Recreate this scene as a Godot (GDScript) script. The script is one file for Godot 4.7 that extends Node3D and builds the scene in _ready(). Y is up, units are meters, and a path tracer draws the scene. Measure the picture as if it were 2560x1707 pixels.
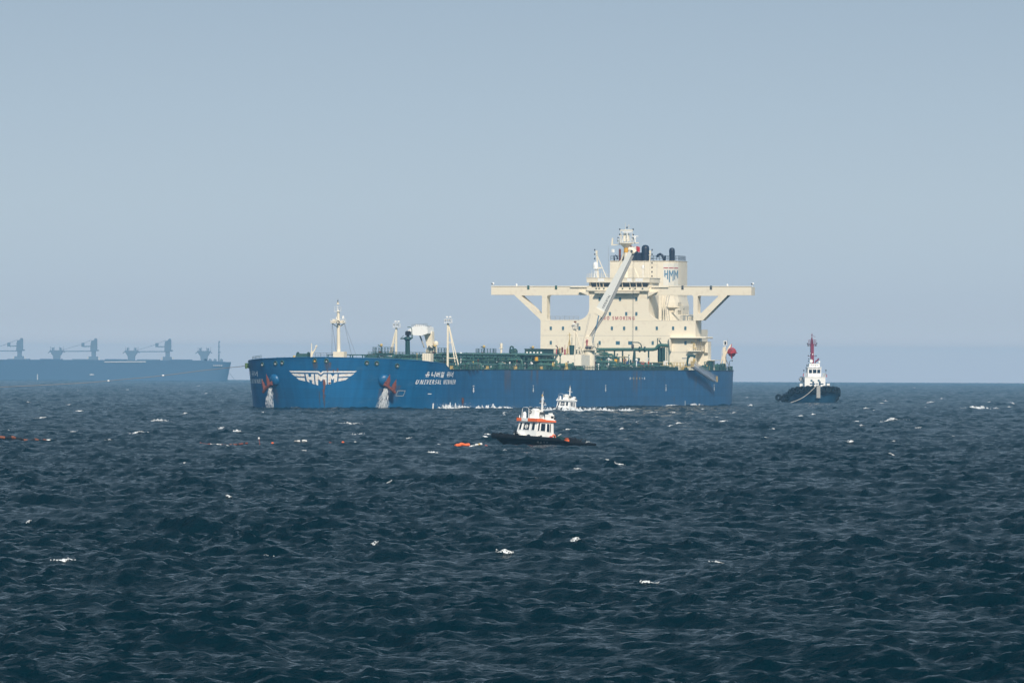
extends Node3D
# A laden crude tanker lying at a mooring, with work boats, a tug and a far bulk carrier, seen through a long lens over a choppy sea.
# y up, metres; the camera stands over the origin and looks down -z. Everything follows the curve of the earth.

const EARTH := 6371000.0
var taken := {}
var mats := {}
var rng := RandomNumberGenerator.new()


func _ready() -> void:
	rng.seed = 7
	camera_and_light()
	make_materials()
	make_sea()
	build_tanker()
	build_far_ship()
	build_tug()
	build_boats()
	build_floats()
	build_foam()


func camera_and_light() -> void:
	var cam := Camera3D.new()
	cam.name = "camera"
	cam.fov = rad_to_deg(2.0 * atan(853.5 / 18300.0))
	cam.near = 1.0
	cam.far = 40000.0
	cam.transform = Transform3D(Basis(Vector3.RIGHT, atan(66.7 / 18300.0)) * Basis(Vector3.BACK, atan(6.0 / 1400.0)), Vector3(0, 10.2, 0))
	add_child(cam)
	var sun := DirectionalLight3D.new()
	sun.name = "sun"
	sun.light_energy = 1.3
	sun.light_color = Color(1.0, 0.95, 0.88)
	sun.light_angular_distance = 6.0
	sun.shadow_enabled = true
	var towards := Vector3(sin(deg_to_rad(12.0)) * cos(deg_to_rad(38.0)), sin(deg_to_rad(38.0)), cos(deg_to_rad(12.0)) * cos(deg_to_rad(38.0)))
	sun.look_at_from_position(towards * 100.0, Vector3.ZERO, Vector3.UP)
	add_child(sun)
	var e := Environment.new()
	e.background_mode = Environment.BG_SKY
	e.tonemap_mode = Environment.TONE_MAPPER_LINEAR
	e.tonemap_exposure = 1.12
	e.sdfgi_enabled = true
	e.ssao_enabled = true
	e.ssil_enabled = true
	e.fog_enabled = true
	e.fog_density = 0.000085
	e.fog_light_color = Color(0.58, 0.82, 0.98)
	var sky := Sky.new()
	var pan := PanoramaSkyMaterial.new()
	pan.panorama = ImageTexture.create_from_image(sky_picture())
	sky.sky_material = pan
	e.sky = sky
	var w := WorldEnvironment.new()
	w.name = "environment"
	w.environment = e
	add_child(w)


func sky_picture() -> Image:
	# a hazy sky: pale and a little milky low down, bluer and deeper towards the zenith; faint broad veils
	var stops := [[-90.0, Color(0.834, 0.763, 0.749)], [0.00, Color(0.834, 0.763, 0.749)], [0.06, Color(0.834, 0.763, 0.749)], [0.12, Color(0.834, 0.763, 0.749)], [0.17, Color(0.850, 0.781, 0.749)], [0.22, Color(0.742, 0.710, 0.721)], [0.30, Color(0.607, 0.626, 0.658)], [0.40, Color(0.535, 0.572, 0.623)], [0.55, Color(0.486, 0.543, 0.608)], [0.80, Color(0.463, 0.537, 0.606)], [1.30, Color(0.441, 0.527, 0.598)], [2.00, Color(0.396, 0.490, 0.576)], [2.90, Color(0.342, 0.437, 0.533)], [4.00, Color(0.315, 0.413, 0.513)], [10.0, Color(0.30, 0.41, 0.52)], [30.0, Color(0.225, 0.345, 0.475)], [90.0, Color(0.145, 0.255, 0.41)]]
	var n := FastNoiseLite.new()
	n.seed = 3
	n.frequency = 1.6
	n.fractal_octaves = 3
	var h := 3000
	var wide := 512
	var im := Image.create_empty(wide, h, false, Image.FORMAT_RGBF)
	for r in h:
		var el := 90.0 - (r + 0.5) / h * 180.0
		var c := Color.BLACK
		for k in stops.size() - 1:
			if el >= stops[k][0] and el <= stops[k + 1][0]:
				var t: float = (el - stops[k][0]) / (stops[k + 1][0] - stops[k][0])
				c = stops[k][1].lerp(stops[k + 1][1], t)
		for x in wide:
			var a := (x + 0.5) / wide * TAU
			var v := 1.0
			if el > -1.0:
				v += 0.035 * n.get_noise_3d(sin(a) * cos(deg_to_rad(el)), sin(deg_to_rad(el)) * 3.0, cos(a) * cos(deg_to_rad(el)))
			im.set_pixel(x, r, Color(c.r * v, c.g * v, c.b * v))
	return im


# ---------------------------------------------------------------- names, tags, meshes

func numbered(called: String) -> String:
	var n: int = taken.get(called, 0)
	taken[called] = n + 1
	return called if n == 0 else "%s_%03d" % [called, n]


func tag(o: Node3D, label: String, category := "", group := "", kind := "") -> Node3D:
	if label: o.set_meta("label", label)
	if category: o.set_meta("category", category)
	if group: o.set_meta("group", group)
	if kind: o.set_meta("kind", kind)
	return o


func thing(called: String, label: String, category: String, at: Vector3, turn := 0.0, group := "") -> Node3D:
	var o := Node3D.new()
	o.name = numbered(called)
	o.position = at
	o.rotation.y = turn
	add_child(o)
	tag(o, label, category, group)
	return o


class Shape:
	# collects triangles; every face is turned to agree with the normal it is given
	var v := PackedVector3Array()
	var n := PackedVector3Array()
	var uv := PackedVector2Array()
	var c := PackedColorArray()

	func tri(a: Vector3, b: Vector3, d: Vector3, na: Vector3, nb: Vector3, nd: Vector3) -> void:
		if (b - a).cross(d - a).dot(na + nb + nd) > 0.0:
			v.append(a); v.append(d); v.append(b)
			n.append(na); n.append(nd); n.append(nb)
		else:
			v.append(a); v.append(b); v.append(d)
			n.append(na); n.append(nb); n.append(nd)

	func quad(a: Vector3, b: Vector3, d: Vector3, e: Vector3, out: Vector3) -> Shape:
		var m := (b - a).cross(d - a)
		if m.length_squared() < 1e-12:
			m = (d - a).cross(e - a)
		m = m.normalized()
		if m.dot(out) < 0.0: m = -m
		tri(a, b, d, m, m, m)
		tri(a, d, e, m, m, m)
		return self

	func box(at: Vector3, size: Vector3, turn := Basis.IDENTITY) -> Shape:
		var h := size / 2.0
		for k in 3:
			for s in [-1.0, 1.0]:
				var o := Vector3.ZERO; o[k] = s
				var p := Vector3.ZERO; p[(k + 1) % 3] = h[(k + 1) % 3]
				var q := Vector3.ZERO; q[(k + 2) % 3] = h[(k + 2) % 3]
				var m := o * h[k]
				quad(at + turn * (m - p - q), at + turn * (m + p - q), at + turn * (m + p + q), at + turn * (m - p + q), turn * o)
		return self

	# a box from corner to corner
	func block(a: Vector3, b: Vector3) -> Shape:
		return box((a + b) / 2.0, (b - a).abs())

	# a bar of rectangular section between two points
	func bar(a: Vector3, b: Vector3, w: float, d: float, up := Vector3.UP) -> Shape:
		var z := (b - a).normalized()
		if absf(z.dot(up)) > 0.99: up = Vector3.RIGHT
		var x := up.cross(z).normalized()
		return box((a + b) / 2.0, Vector3(w, d, (b - a).length()), Basis(x, z.cross(x), z))

	func cyl(a: Vector3, b: Vector3, r0: float, r1: float, sides := 8, caps := true) -> Shape:
		var z := (b - a).normalized()
		var x := z.cross(Vector3.UP if absf(z.y) < 0.9 else Vector3.RIGHT).normalized()
		var y := z.cross(x)
		for i in sides:
			var d0 := x * cos(TAU * i / sides) + y * sin(TAU * i / sides)
			var d1 := x * cos(TAU * (i + 1) / sides) + y * sin(TAU * (i + 1) / sides)
			tri(a + d0 * r0, a + d1 * r0, b + d1 * r1, d0, d1, d1)
			if r1 > 0.0:
				tri(a + d0 * r0, b + d1 * r1, b + d0 * r1, d0, d1, d0)
			if caps:
				if r0 > 0.0: tri(a, a + d0 * r0, a + d1 * r0, -z, -z, -z)
				if r1 > 0.0: tri(b, b + d0 * r1, b + d1 * r1, z, z, z)
		return self

	# a round tube along a path
	func tube(path: Array, r: float, sides := 6, caps := true, squash := 1.0) -> Shape:
		var rings := []
		for i in path.size():
			var p: Vector3 = path[i]
			var z: Vector3 = (path[mini(i + 1, path.size() - 1)] - path[maxi(i - 1, 0)]).normalized()
			var x := z.cross(Vector3.UP if absf(z.y) < 0.95 else Vector3.RIGHT).normalized()
			var y := z.cross(x) * squash
			var ring := []
			for k in sides:
				ring.append([p + (x * cos(TAU * k / sides) + y * sin(TAU * k / sides)) * r, x * cos(TAU * k / sides) + y * sin(TAU * k / sides)])
			rings.append(ring)
		for i in rings.size() - 1:
			for k in sides:
				var a: Array = rings[i][k]
				var b: Array = rings[i][(k + 1) % sides]
				var d: Array = rings[i + 1][(k + 1) % sides]
				var e: Array = rings[i + 1][k]
				tri(a[0], b[0], d[0], a[1], b[1], d[1])
				tri(a[0], d[0], e[0], a[1], d[1], e[1])
		if caps:
			for end in [0, path.size() - 1]:
				var z: Vector3 = (path[1] - path[0]) * -1.0 if end == 0 else path[end] - path[end - 1]
				z = z.normalized()
				for k in range(1, sides - 1):
					tri(rings[end][0][0], rings[end][k][0], rings[end][k + 1][0], z, z, z)
		return self

	# profile of (radius, height) turned about an axis
	func lathe(at: Vector3, profile: Array, sides := 12, turn := Basis.IDENTITY, stretch := Vector3.ONE) -> Shape:
		for i in profile.size() - 1:
			var p: Vector2 = profile[i]
			var q: Vector2 = profile[i + 1]
			var t := (q - p).normalized()
			for k in sides:
				var c0 := cos(TAU * k / sides); var s0 := sin(TAU * k / sides)
				var c1 := cos(TAU * (k + 1) / sides); var s1 := sin(TAU * (k + 1) / sides)
				var n0 := (turn * Vector3(c0 * t.y, -t.x, s0 * t.y)).normalized()
				var n1 := (turn * Vector3(c1 * t.y, -t.x, s1 * t.y)).normalized()
				var a := at + turn * (Vector3(c0 * p.x, p.y, s0 * p.x) * stretch)
				var b := at + turn * (Vector3(c1 * p.x, p.y, s1 * p.x) * stretch)
				var d := at + turn * (Vector3(c1 * q.x, q.y, s1 * q.x) * stretch)
				var e := at + turn * (Vector3(c0 * q.x, q.y, s0 * q.x) * stretch)
				if p.x > 0.0: tri(a, b, d, n0, n1, n1)
				if q.x > 0.0: tri(a, d, e, n0, n1, n0)
		return self

	func ball(at: Vector3, r: float, sides := 8, stretch := Vector3.ONE) -> Shape:
		var prof := []
		var m := maxi(4, sides / 2 + 1)
		for i in m + 1:
			prof.append(Vector2(maxf(0.0, sin(PI * i / m)) * r if i > 0 and i < m else 0.0, -cos(PI * i / m) * r))
		return lathe(at, prof, sides, Basis.IDENTITY, stretch)

	# a ring
	func torus(at: Vector3, big: float, small: float, turn := Basis.IDENTITY, sides := 16, round := 6) -> Shape:
		for i in sides:
			for k in round:
				var q := []
				for s in [[i, k], [i + 1, k], [i + 1, k + 1], [i, k + 1]]:
					var u: float = TAU * s[0] / sides
					var w: float = TAU * s[1] / round
					var o := Vector3(cos(u), 0, sin(u))
					var m := o * cos(w) + Vector3.UP * sin(w)
					q.append([at + turn * (o * big + m * small), turn * m])
				tri(q[0][0], q[1][0], q[2][0], q[0][1], q[1][1], q[2][1])
				tri(q[0][0], q[2][0], q[3][0], q[0][1], q[2][1], q[3][1])
		return self

	# a flat polygon given in the plane of x and y of TURN, thickened along z of TURN
	func prism(poly: PackedVector2Array, at: Vector3, depth: float, turn := Basis.IDENTITY) -> Shape:
		var t := Geometry2D.triangulate_polygon(poly)
		var z := turn.z
		for i in range(0, t.size(), 3):
			var p := []
			for k in 3:
				p.append(at + turn * Vector3(poly[t[i + k]].x, poly[t[i + k]].y, 0))
			tri(p[0], p[1], p[2], z, z, z)
			tri(p[0] - z * depth, p[1] - z * depth, p[2] - z * depth, -z, -z, -z)
		var way := 0.0
		for i in poly.size():
			way += poly[i].cross(poly[(i + 1) % poly.size()])
		for i in poly.size():
			var a := poly[i]; var b := poly[(i + 1) % poly.size()]
			var o := Vector2(b.y - a.y, a.x - b.x) * signf(way)
			var p := at + turn * Vector3(a.x, a.y, 0); var q := at + turn * Vector3(b.x, b.y, 0)
			quad(p, q, q - z * depth, p - z * depth, turn * Vector3(o.x, o.y, 0))
		return self

	# rows of points joined into a smooth skin
	func skin(rows: Array, closed := false, uvs := false) -> Shape:
		var nr := rows.size(); var nc: int = rows[0].size()
		var nn := []
		for i in nr:
			var line := []
			for k in nc:
				var up: Vector3 = rows[mini(i + 1, nr - 1)][k] - rows[maxi(i - 1, 0)][k]
				var k0 := (k - 1 + nc) % nc if closed else maxi(k - 1, 0)
				var k1 := (k + 1) % nc if closed else mini(k + 1, nc - 1)
				var across: Vector3 = rows[i][k1] - rows[i][k0]
				line.append(across.cross(up).normalized())
			nn.append(line)
		for i in nr - 1:
			for k in (nc if closed else nc - 1):
				var k1 := (k + 1) % nc
				for t in [[[i, k], [i, k1], [i + 1, k1]], [[i, k], [i + 1, k1], [i + 1, k]]]:
					var a: Vector3 = rows[t[0][0]][t[0][1]]; var b: Vector3 = rows[t[1][0]][t[1][1]]; var d: Vector3 = rows[t[2][0]][t[2][1]]
					if (b - a).cross(d - a).length_squared() > 1e-14:
						tri(a, b, d, nn[t[0][0]][t[0][1]], nn[t[1][0]][t[1][1]], nn[t[2][0]][t[2][1]])
		return self

	func mesh() -> ArrayMesh:
		var a := []
		a.resize(Mesh.ARRAY_MAX)
		a[Mesh.ARRAY_VERTEX] = v
		a[Mesh.ARRAY_NORMAL] = n
		if uv.size() == v.size(): a[Mesh.ARRAY_TEX_UV] = uv
		if c.size() == v.size(): a[Mesh.ARRAY_COLOR] = c
		var m := ArrayMesh.new()
		m.add_surface_from_arrays(Mesh.PRIMITIVE_TRIANGLES, a)
		return m


func obj(called: String, s: Shape, m: String, parent: Node = self, label := "") -> MeshInstance3D:
	return put(called, s.mesh(), m, parent, label)


func put(called: String, mesh: Mesh, m: String, parent: Node = self, label := "") -> MeshInstance3D:
	var o := MeshInstance3D.new()
	o.name = numbered(called) if parent == self else numbered_in(parent, called)
	o.mesh = mesh
	o.material_override = mats[m]
	if label: o.set_meta("label", label)
	parent.add_child(o, true)
	return o


func numbered_in(parent: Node, called: String) -> String:
	var key := "%d/%s" % [parent.get_instance_id(), called]
	var n: int = taken.get(key, 0)
	taken[key] = n + 1
	return called if n == 0 else "%s_%03d" % [called, n]


func dup(o: Node3D, label := "") -> Node3D:
	var base := o.name.get_slice("_0", 0)
	var c: Node3D = o.duplicate()
	c.name = numbered(base)
	add_child(c)
	if label: c.set_meta("label", label)
	return c


func paint(called: String, c: Color, rough := 0.55, metal := 0.0, spec := 0.5) -> StandardMaterial3D:
	# colours are real base colours, linear
	var m := StandardMaterial3D.new()
	m.resource_name = called
	m.albedo_color = c.linear_to_srgb()
	m.roughness = rough
	m.metallic = metal
	m.metallic_specular = spec
	mats[called] = m
	return m


func mottled(called: String, c: Color, other: Color, size: float, share: float, rough := 0.6, seed_ := 1) -> StandardMaterial3D:
	# paint with patches of a second tone (fading, salt, rust blooms), laid out in metres on the thing
	var m := paint(called, Color.WHITE, rough)
	var nt := NoiseTexture2D.new()
	var n := FastNoiseLite.new()
	n.seed = seed_
	n.frequency = 0.02
	n.fractal_octaves = 5
	nt.noise = n
	nt.width = 256
	nt.height = 256
	nt.seamless = true
	var g := Gradient.new()
	g.set_color(0, other.linear_to_srgb())
	g.set_color(1, c.linear_to_srgb())
	g.set_offset(0, maxf(share - 0.12, 0.0))
	g.set_offset(1, minf(share + 0.12, 1.0))
	nt.color_ramp = g
	m.albedo_texture = nt
	m.uv1_triplanar = true
	m.uv1_scale = Vector3.ONE / size
	return m


# ---------------------------------------------------------------- sea

const TILE := 512
const TILE_M := 64.0
const WIND := Vector2(-0.45, 0.893)
var tile := PackedVector2Array()


func fft_lines(a: PackedVector2Array, stride: int, step: int, tw: PackedVector2Array, rev: PackedInt32Array) -> void:
	var buf := PackedVector2Array()
	buf.resize(TILE)
	for line in TILE:
		var o := line * step
		for i in TILE:
			buf[rev[i]] = a[o + i * stride]
		var half := 1
		while half < TILE:
			var jump := TILE / (2 * half)
			for s in range(0, TILE, 2 * half):
				for k in half:
					var w := tw[k * jump]
					var q := buf[s + k + half]
					q = Vector2(q.x * w.x - q.y * w.y, q.x * w.y + q.y * w.x)
					var p := buf[s + k]
					buf[s + k] = p + q
					buf[s + k + half] = p - q
			half *= 2
		for i in TILE:
			a[o + i * stride] = buf[i]


func make_tile() -> void:
	# a wind sea: random waves of every length with a short fetch's spectrum, and the push of each crest along the wind
	var r := RandomNumberGenerator.new()
	r.seed = 11
	var h := PackedVector2Array()
	h.resize(TILE * TILE)
	var kp := TAU / 5.8
	for j in TILE:
		for i in TILE:
			var kx := (i if i < TILE / 2 else i - TILE) * TAU / TILE_M
			var kz := (j if j < TILE / 2 else j - TILE) * TAU / TILE_M
			var g := Vector2(r.randfn(), r.randfn())
			var k := sqrt(kx * kx + kz * kz)
			if k < 1e-6: continue
			var along := (kx * WIND.x + kz * WIND.y) / k
			if along < 0.0: continue  # the other half follows below
			var amp := exp(-0.625 * pow(kp / k, 2.0)) / pow(k, 1.8) * (0.25 + 0.75 * along * along)
			h[j * TILE + i] = g * amp
	var full := PackedVector2Array()
	full.resize(TILE * TILE)
	for j in TILE:
		for i in TILE:
			var a := h[j * TILE + i]
			var b := h[((TILE - j) % TILE) * TILE + (TILE - i) % TILE]
			var c := Vector2(a.x + b.x, a.y - b.y)
			var kx := (i if i < TILE / 2 else i - TILE)
			var kz := (j if j < TILE / 2 else j - TILE)
			var k := sqrt(kx * kx + kz * kz)
			if k < 0.5: continue
			# height in the real part; i times the displacement, which is i (k.w / |k|) height, in the imaginary part
			var f := (kx * WIND.x + kz * WIND.y) / k
			full[j * TILE + i] = c * (1.0 - f)
	var tw := PackedVector2Array()
	for i in TILE / 2:
		tw.append(Vector2(cos(TAU * i / TILE), sin(TAU * i / TILE)))
	var rev := PackedInt32Array()
	for i in TILE:
		var q := 0
		for b in 9:
			if i & (1 << b): q |= 1 << (8 - b)
		rev.append(q)
	fft_lines(full, 1, TILE, tw, rev)
	fft_lines(full, TILE, 1, tw, rev)
	var sum := 0.0
	for p in full: sum += p.x * p.x
	var scale := 1.0 / sqrt(sum / full.size())
	tile.resize(TILE * TILE)
	for i in full.size(): tile[i] = full[i] * scale


func tap(x: float, z: float) -> Vector2:
	x = x * (TILE / TILE_M) + 1048576.0
	z = z * (TILE / TILE_M) + 1048576.0
	var ix := int(x); var iz := int(z)
	var fx := x - ix; var fz := z - iz
	var i0 := ix & 511; var i1 := (ix + 1) & 511
	var j0 := (iz & 511) << 9; var j1 := ((iz + 1) & 511) << 9
	return tile[j0 + i0].lerp(tile[j0 + i1], fx).lerp(tile[j1 + i0].lerp(tile[j1 + i1], fx), fz)


const SEA_STD := 0.145
const CHOP := 0.45

func sea_point(x: float, z: float) -> Vector3:
	var a := tap(x, z)
	var b := tap((x * 0.86 + z * 0.51) * 0.73 + 41.0, (z * 0.86 - x * 0.51) * 0.73 + 7.0)
	var c := tap(x * 0.17 + z * 0.05 + 13.0, z * 0.17 - x * 0.05 + 29.0)
	var gust := 1.0 + 0.38 * sin(x * 0.083 + 1.7 * sin(z * 0.021)) * sin(z * 0.033 + 1.4 * sin(x * 0.047 + 1.0))
	var h := (a.x * 0.72 + b.x * 0.70) * SEA_STD * gust + c.x * 0.16
	var d := (a.y * 0.72 + b.y * 0.70) * SEA_STD * CHOP
	return Vector3(x + WIND.x * d, h - (x * x + z * z) / (2.0 * EARTH), z + WIND.y * d)


func sea_y(x: float, z: float) -> float:
	return sea_point(x, z).y


func make_sea() -> void:
	make_tile()
	var cols := 461
	var half := deg_to_rad(5.8)
	var rows := PackedFloat32Array()
	var d := 190.0
	while d < 13500.0:
		rows.append(d)
		d += 0.30 * d / 200.0
	var nr := rows.size()
	var v := PackedVector3Array()
	v.resize(nr * cols)
	var sn := PackedFloat32Array(); var cs := PackedFloat32Array()
	for k in cols:
		var a := -half + 2.0 * half * k / (cols - 1)
		sn.append(sin(a)); cs.append(cos(a))
	var at := 0
	for i in nr:
		d = rows[i]
		for k in cols:
			v[at] = sea_point(d * sn[k], -d * cs[k])
			at += 1
	var n := PackedVector3Array()
	n.resize(nr * cols)
	for i in nr:
		var up := mini(i + 1, nr - 1) * cols; var dn := maxi(i - 1, 0) * cols
		var o := i * cols
		for k in cols:
			n[o + k] = (v[o + mini(k + 1, cols - 1)] - v[o + maxi(k - 1, 0)]).cross(v[up + k] - v[dn + k]).normalized()
	var uv := PackedVector2Array()
	uv.resize(v.size())
	for i in v.size(): uv[i] = Vector2(v[i].x, v[i].z)
	var idx := PackedInt32Array()
	idx.resize((nr - 1) * (cols - 1) * 6)
	at = 0
	for i in nr - 1:
		for k in cols - 1:
			var a := i * cols + k
			idx[at] = a; idx[at + 1] = a + cols; idx[at + 2] = a + cols + 1
			idx[at + 3] = a; idx[at + 4] = a + cols + 1; idx[at + 5] = a + 1
			at += 6
	var arr := []
	arr.resize(Mesh.ARRAY_MAX)
	arr[Mesh.ARRAY_VERTEX] = v
	arr[Mesh.ARRAY_NORMAL] = n
	arr[Mesh.ARRAY_TEX_UV] = uv
	arr[Mesh.ARRAY_INDEX] = idx
	var m := ArrayMesh.new()
	m.add_surface_from_arrays(Mesh.PRIMITIVE_TRIANGLES, arr)
	m = wide_sea(m, half, rows[0])
	var o := put("sea", m, "water")
	tag(o, "dark blue green sea with short wind waves reaching the horizon", "sea", "", "structure")
	print("sea rows ", nr, " triangles ", idx.size() / 3)


func wide_sea(m: ArrayMesh, half: float, near: float) -> ArrayMesh:
	# the rest of the sea all round, coarser, where the camera does not look
	var s := Shape.new()
	var d := [0.0, 60.0, 120.0, near, 300.0, 500.0, 800.0, 1300.0, 2100.0, 3400.0, 5500.0, 9000.0, 13490.0]
	for i in d.size() - 1:
		for k in 72:
			var a0 := half + (TAU - 2.0 * half) * k / 72.0
			var a1 := half + (TAU - 2.0 * half) * (k + 1) / 72.0
			if d[i + 1] <= near:
				a0 = half + TAU * k / 72.0
				a1 = half + TAU * (k + 1) / 72.0
			var q := []
			for p in [[d[i], a0], [d[i], a1], [d[i + 1], a1], [d[i + 1], a0]]:
				q.append(Vector3(p[0] * sin(p[1]), -p[0] * p[0] / (2.0 * EARTH) - 0.05, -p[0] * cos(p[1])))
			s.tri(q[0], q[1], q[2], Vector3.UP, Vector3.UP, Vector3.UP)
			s.tri(q[0], q[2], q[3], Vector3.UP, Vector3.UP, Vector3.UP)
	var arr := []
	arr.resize(Mesh.ARRAY_MAX)
	arr[Mesh.ARRAY_VERTEX] = s.v
	arr[Mesh.ARRAY_NORMAL] = s.n
	var uv := PackedVector2Array()
	for p in s.v: uv.append(Vector2(p.x, p.z))
	arr[Mesh.ARRAY_TEX_UV] = uv
	m.add_surface_from_arrays(Mesh.PRIMITIVE_TRIANGLES, arr)
	return m


func make_materials() -> void:
	var w := paint("water", Color(0.0005, 0.0125, 0.0200), 0.1, 0.0, 0.036)
	var nt := NoiseTexture2D.new()
	var n := FastNoiseLite.new()
	n.seed = 5
	n.frequency = 0.018
	n.fractal_octaves = 5
	nt.noise = n
	nt.width = 512
	nt.height = 512
	nt.seamless = true
	nt.as_normal_map = true
	nt.bump_strength = 9.0
	w.normal_enabled = true
	w.normal_texture = nt
	w.normal_scale = 0.8
	w.uv1_scale = Vector3(1.0 / 5.0, 1.0 / 5.0, 1)


# ---------------------------------------------------------------- the tanker
# its own axes: x to port, y up from the waterline, z towards the bow; the stem stands at z = 0

const DECK_LINE := [[0.0, 0.0], [0.6, 5.0], [2.0, 10.5], [5.0, 17.2], [10.0, 22.4], [15.0, 24.7], [20.0, 25.9], [30.0, 27.3], [45.0, 28.4], [65.0, 29.6], [90.0, 30.0], [150.0, 30.0], [210.0, 30.0], [265.0, 30.0], [290.0, 29.4], [305.0, 27.7], [320.0, 24.6], [333.0, 20.0]]
const WATER_LINE := [[0.8, 0.0], [1.2, 3.2], [3.0, 8.2], [6.5, 14.5], [11.5, 20.3], [16.0, 23.4], [21.0, 25.1], [31.0, 26.4], [46.0, 28.3], [65.0, 29.6], [90.0, 30.0], [150.0, 30.0], [210.0, 30.0], [265.0, 29.8], [290.0, 29.0], [305.0, 27.2], [320.0, 24.0], [333.0, 19.4]]
var deck_curve := PackedVector2Array()
var water_curve := PackedVector2Array()
var girth := PackedFloat32Array()
var tanker: Node3D


func smooth_line(points: Array) -> PackedVector2Array:
	var p := PackedVector2Array([Vector2(points[1][0], -points[1][1])])
	for q in points: p.append(Vector2(q[0], q[1]))
	p.append(p[p.size() - 1] * 2.0 - p[p.size() - 2])
	var out := PackedVector2Array()
	for i in range(1, p.size() - 2):
		for k in 8:
			out.append(p[i].cubic_interpolate(p[i + 1], p[i - 1], p[i + 2], k / 8.0))
	out.append(p[p.size() - 2])
	return out


func hull_row(y: float) -> PackedVector2Array:
	var t: float = clampf(y / 12.0, -0.1, 1.1)
	var out := PackedVector2Array()
	for i in deck_curve.size(): out.append(water_curve[i].lerp(deck_curve[i], t))
	return out


func hull_at(s: float, y: float) -> Vector3:
	# a point of the shell, S metres round from the stem (port positive), Y above the water
	var a := absf(s)
	var i := clampi(girth.bsearch(a) - 1, 0, girth.size() - 2)
	var f := (a - girth[i]) / (girth[i + 1] - girth[i])
	var t: float = clampf(y / 12.0, -0.1, 1.1)
	var p := water_curve[i].lerp(deck_curve[i], t).lerp(water_curve[i + 1].lerp(deck_curve[i + 1], t), f)
	return Vector3(p.y * (1.0 if s >= 0.0 else -1.0), y, -p.x)


func hull_out(s: float, y: float) -> Vector3:
	var a := hull_at(s + 0.4, y) - hull_at(s - 0.4, y)
	var b := hull_at(s, y + 0.4) - hull_at(s, y - 0.4)
	return b.cross(a).normalized() * -1.0


func top_of_side(u: float) -> float:
	if u < 21.0: return 13.0 - 0.073 * u
	return lerpf(11.47, 10.1, clampf((u - 21.0) / 2.6, 0.0, 1.0))


func on_hull(called: String, polys: Array, m: String, proud := 0.04, step := 0.7, label := "") -> MeshInstance3D:
	# flat print laid round the shell: polygons in metres round from the stem and above the water
	var s := Shape.new()
	for poly in polys:
		var t := Geometry2D.triangulate_polygon(poly)
		var todo := []
		for i in range(0, t.size(), 3): todo.append([poly[t[i]], poly[t[i + 1]], poly[t[i + 2]]])
		while todo:
			var q: Array = todo.pop_back()
			var far := 0
			for k in 3:
				if q[k].distance_to(q[(k + 1) % 3]) > q[far].distance_to(q[(far + 1) % 3]): far = k
			var a: Vector2 = q[far]; var b: Vector2 = q[(far + 1) % 3]; var d: Vector2 = q[(far + 2) % 3]
			if a.distance_to(b) > step:
				var c := (a + b) / 2.0
				todo.append([a, c, d]); todo.append([c, b, d])
				continue
			var o := hull_out(a.x, a.y)
			var e := hull_out(b.x, b.y); var f := hull_out(d.x, d.y)
			s.tri(hull_at(a.x, a.y) + o * proud, hull_at(b.x, b.y) + e * proud, hull_at(d.x, d.y) + f * proud, o, e, f)
	return obj(called, s, m, tanker, label)


func bars(list: Array, w: float, at: Vector2, size: Vector2, slant := 0.0) -> Array:
	# strokes of a letter in a unit box -> polygons
	var out := []
	for b in list:
		if b.size() == 3:
			var ring := []
			for k in 12:
				var q := []
				for p in [[1.0, k], [1.0, k + 1], [0.5, k + 1], [0.5, k]]:
					q.append(Vector2(b[0] + b[2] * p[0] * cos(TAU * p[1] / 12.0), b[1] + b[2] * p[0] * sin(TAU * p[1] / 12.0)))
				ring.append(q)
			for q in ring: out.append(q)
			continue
		var p := Vector2(b[0], b[1]); var q := Vector2(b[2], b[3])
		var n := (q - p).normalized().orthogonal() * w / 2.0
		if absf(q.x - p.x) < absf(q.y - p.y): n = n.normalized() * w * 0.5
		out.append([p + n, q + n, q - n, p - n])
	var polys := []
	for q in out:
		var poly := PackedVector2Array()
		for v in q: poly.append(at + Vector2(v.x * size.x + slant * v.y * size.y, v.y * size.y))
		polys.append(poly)
	return polys


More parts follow.
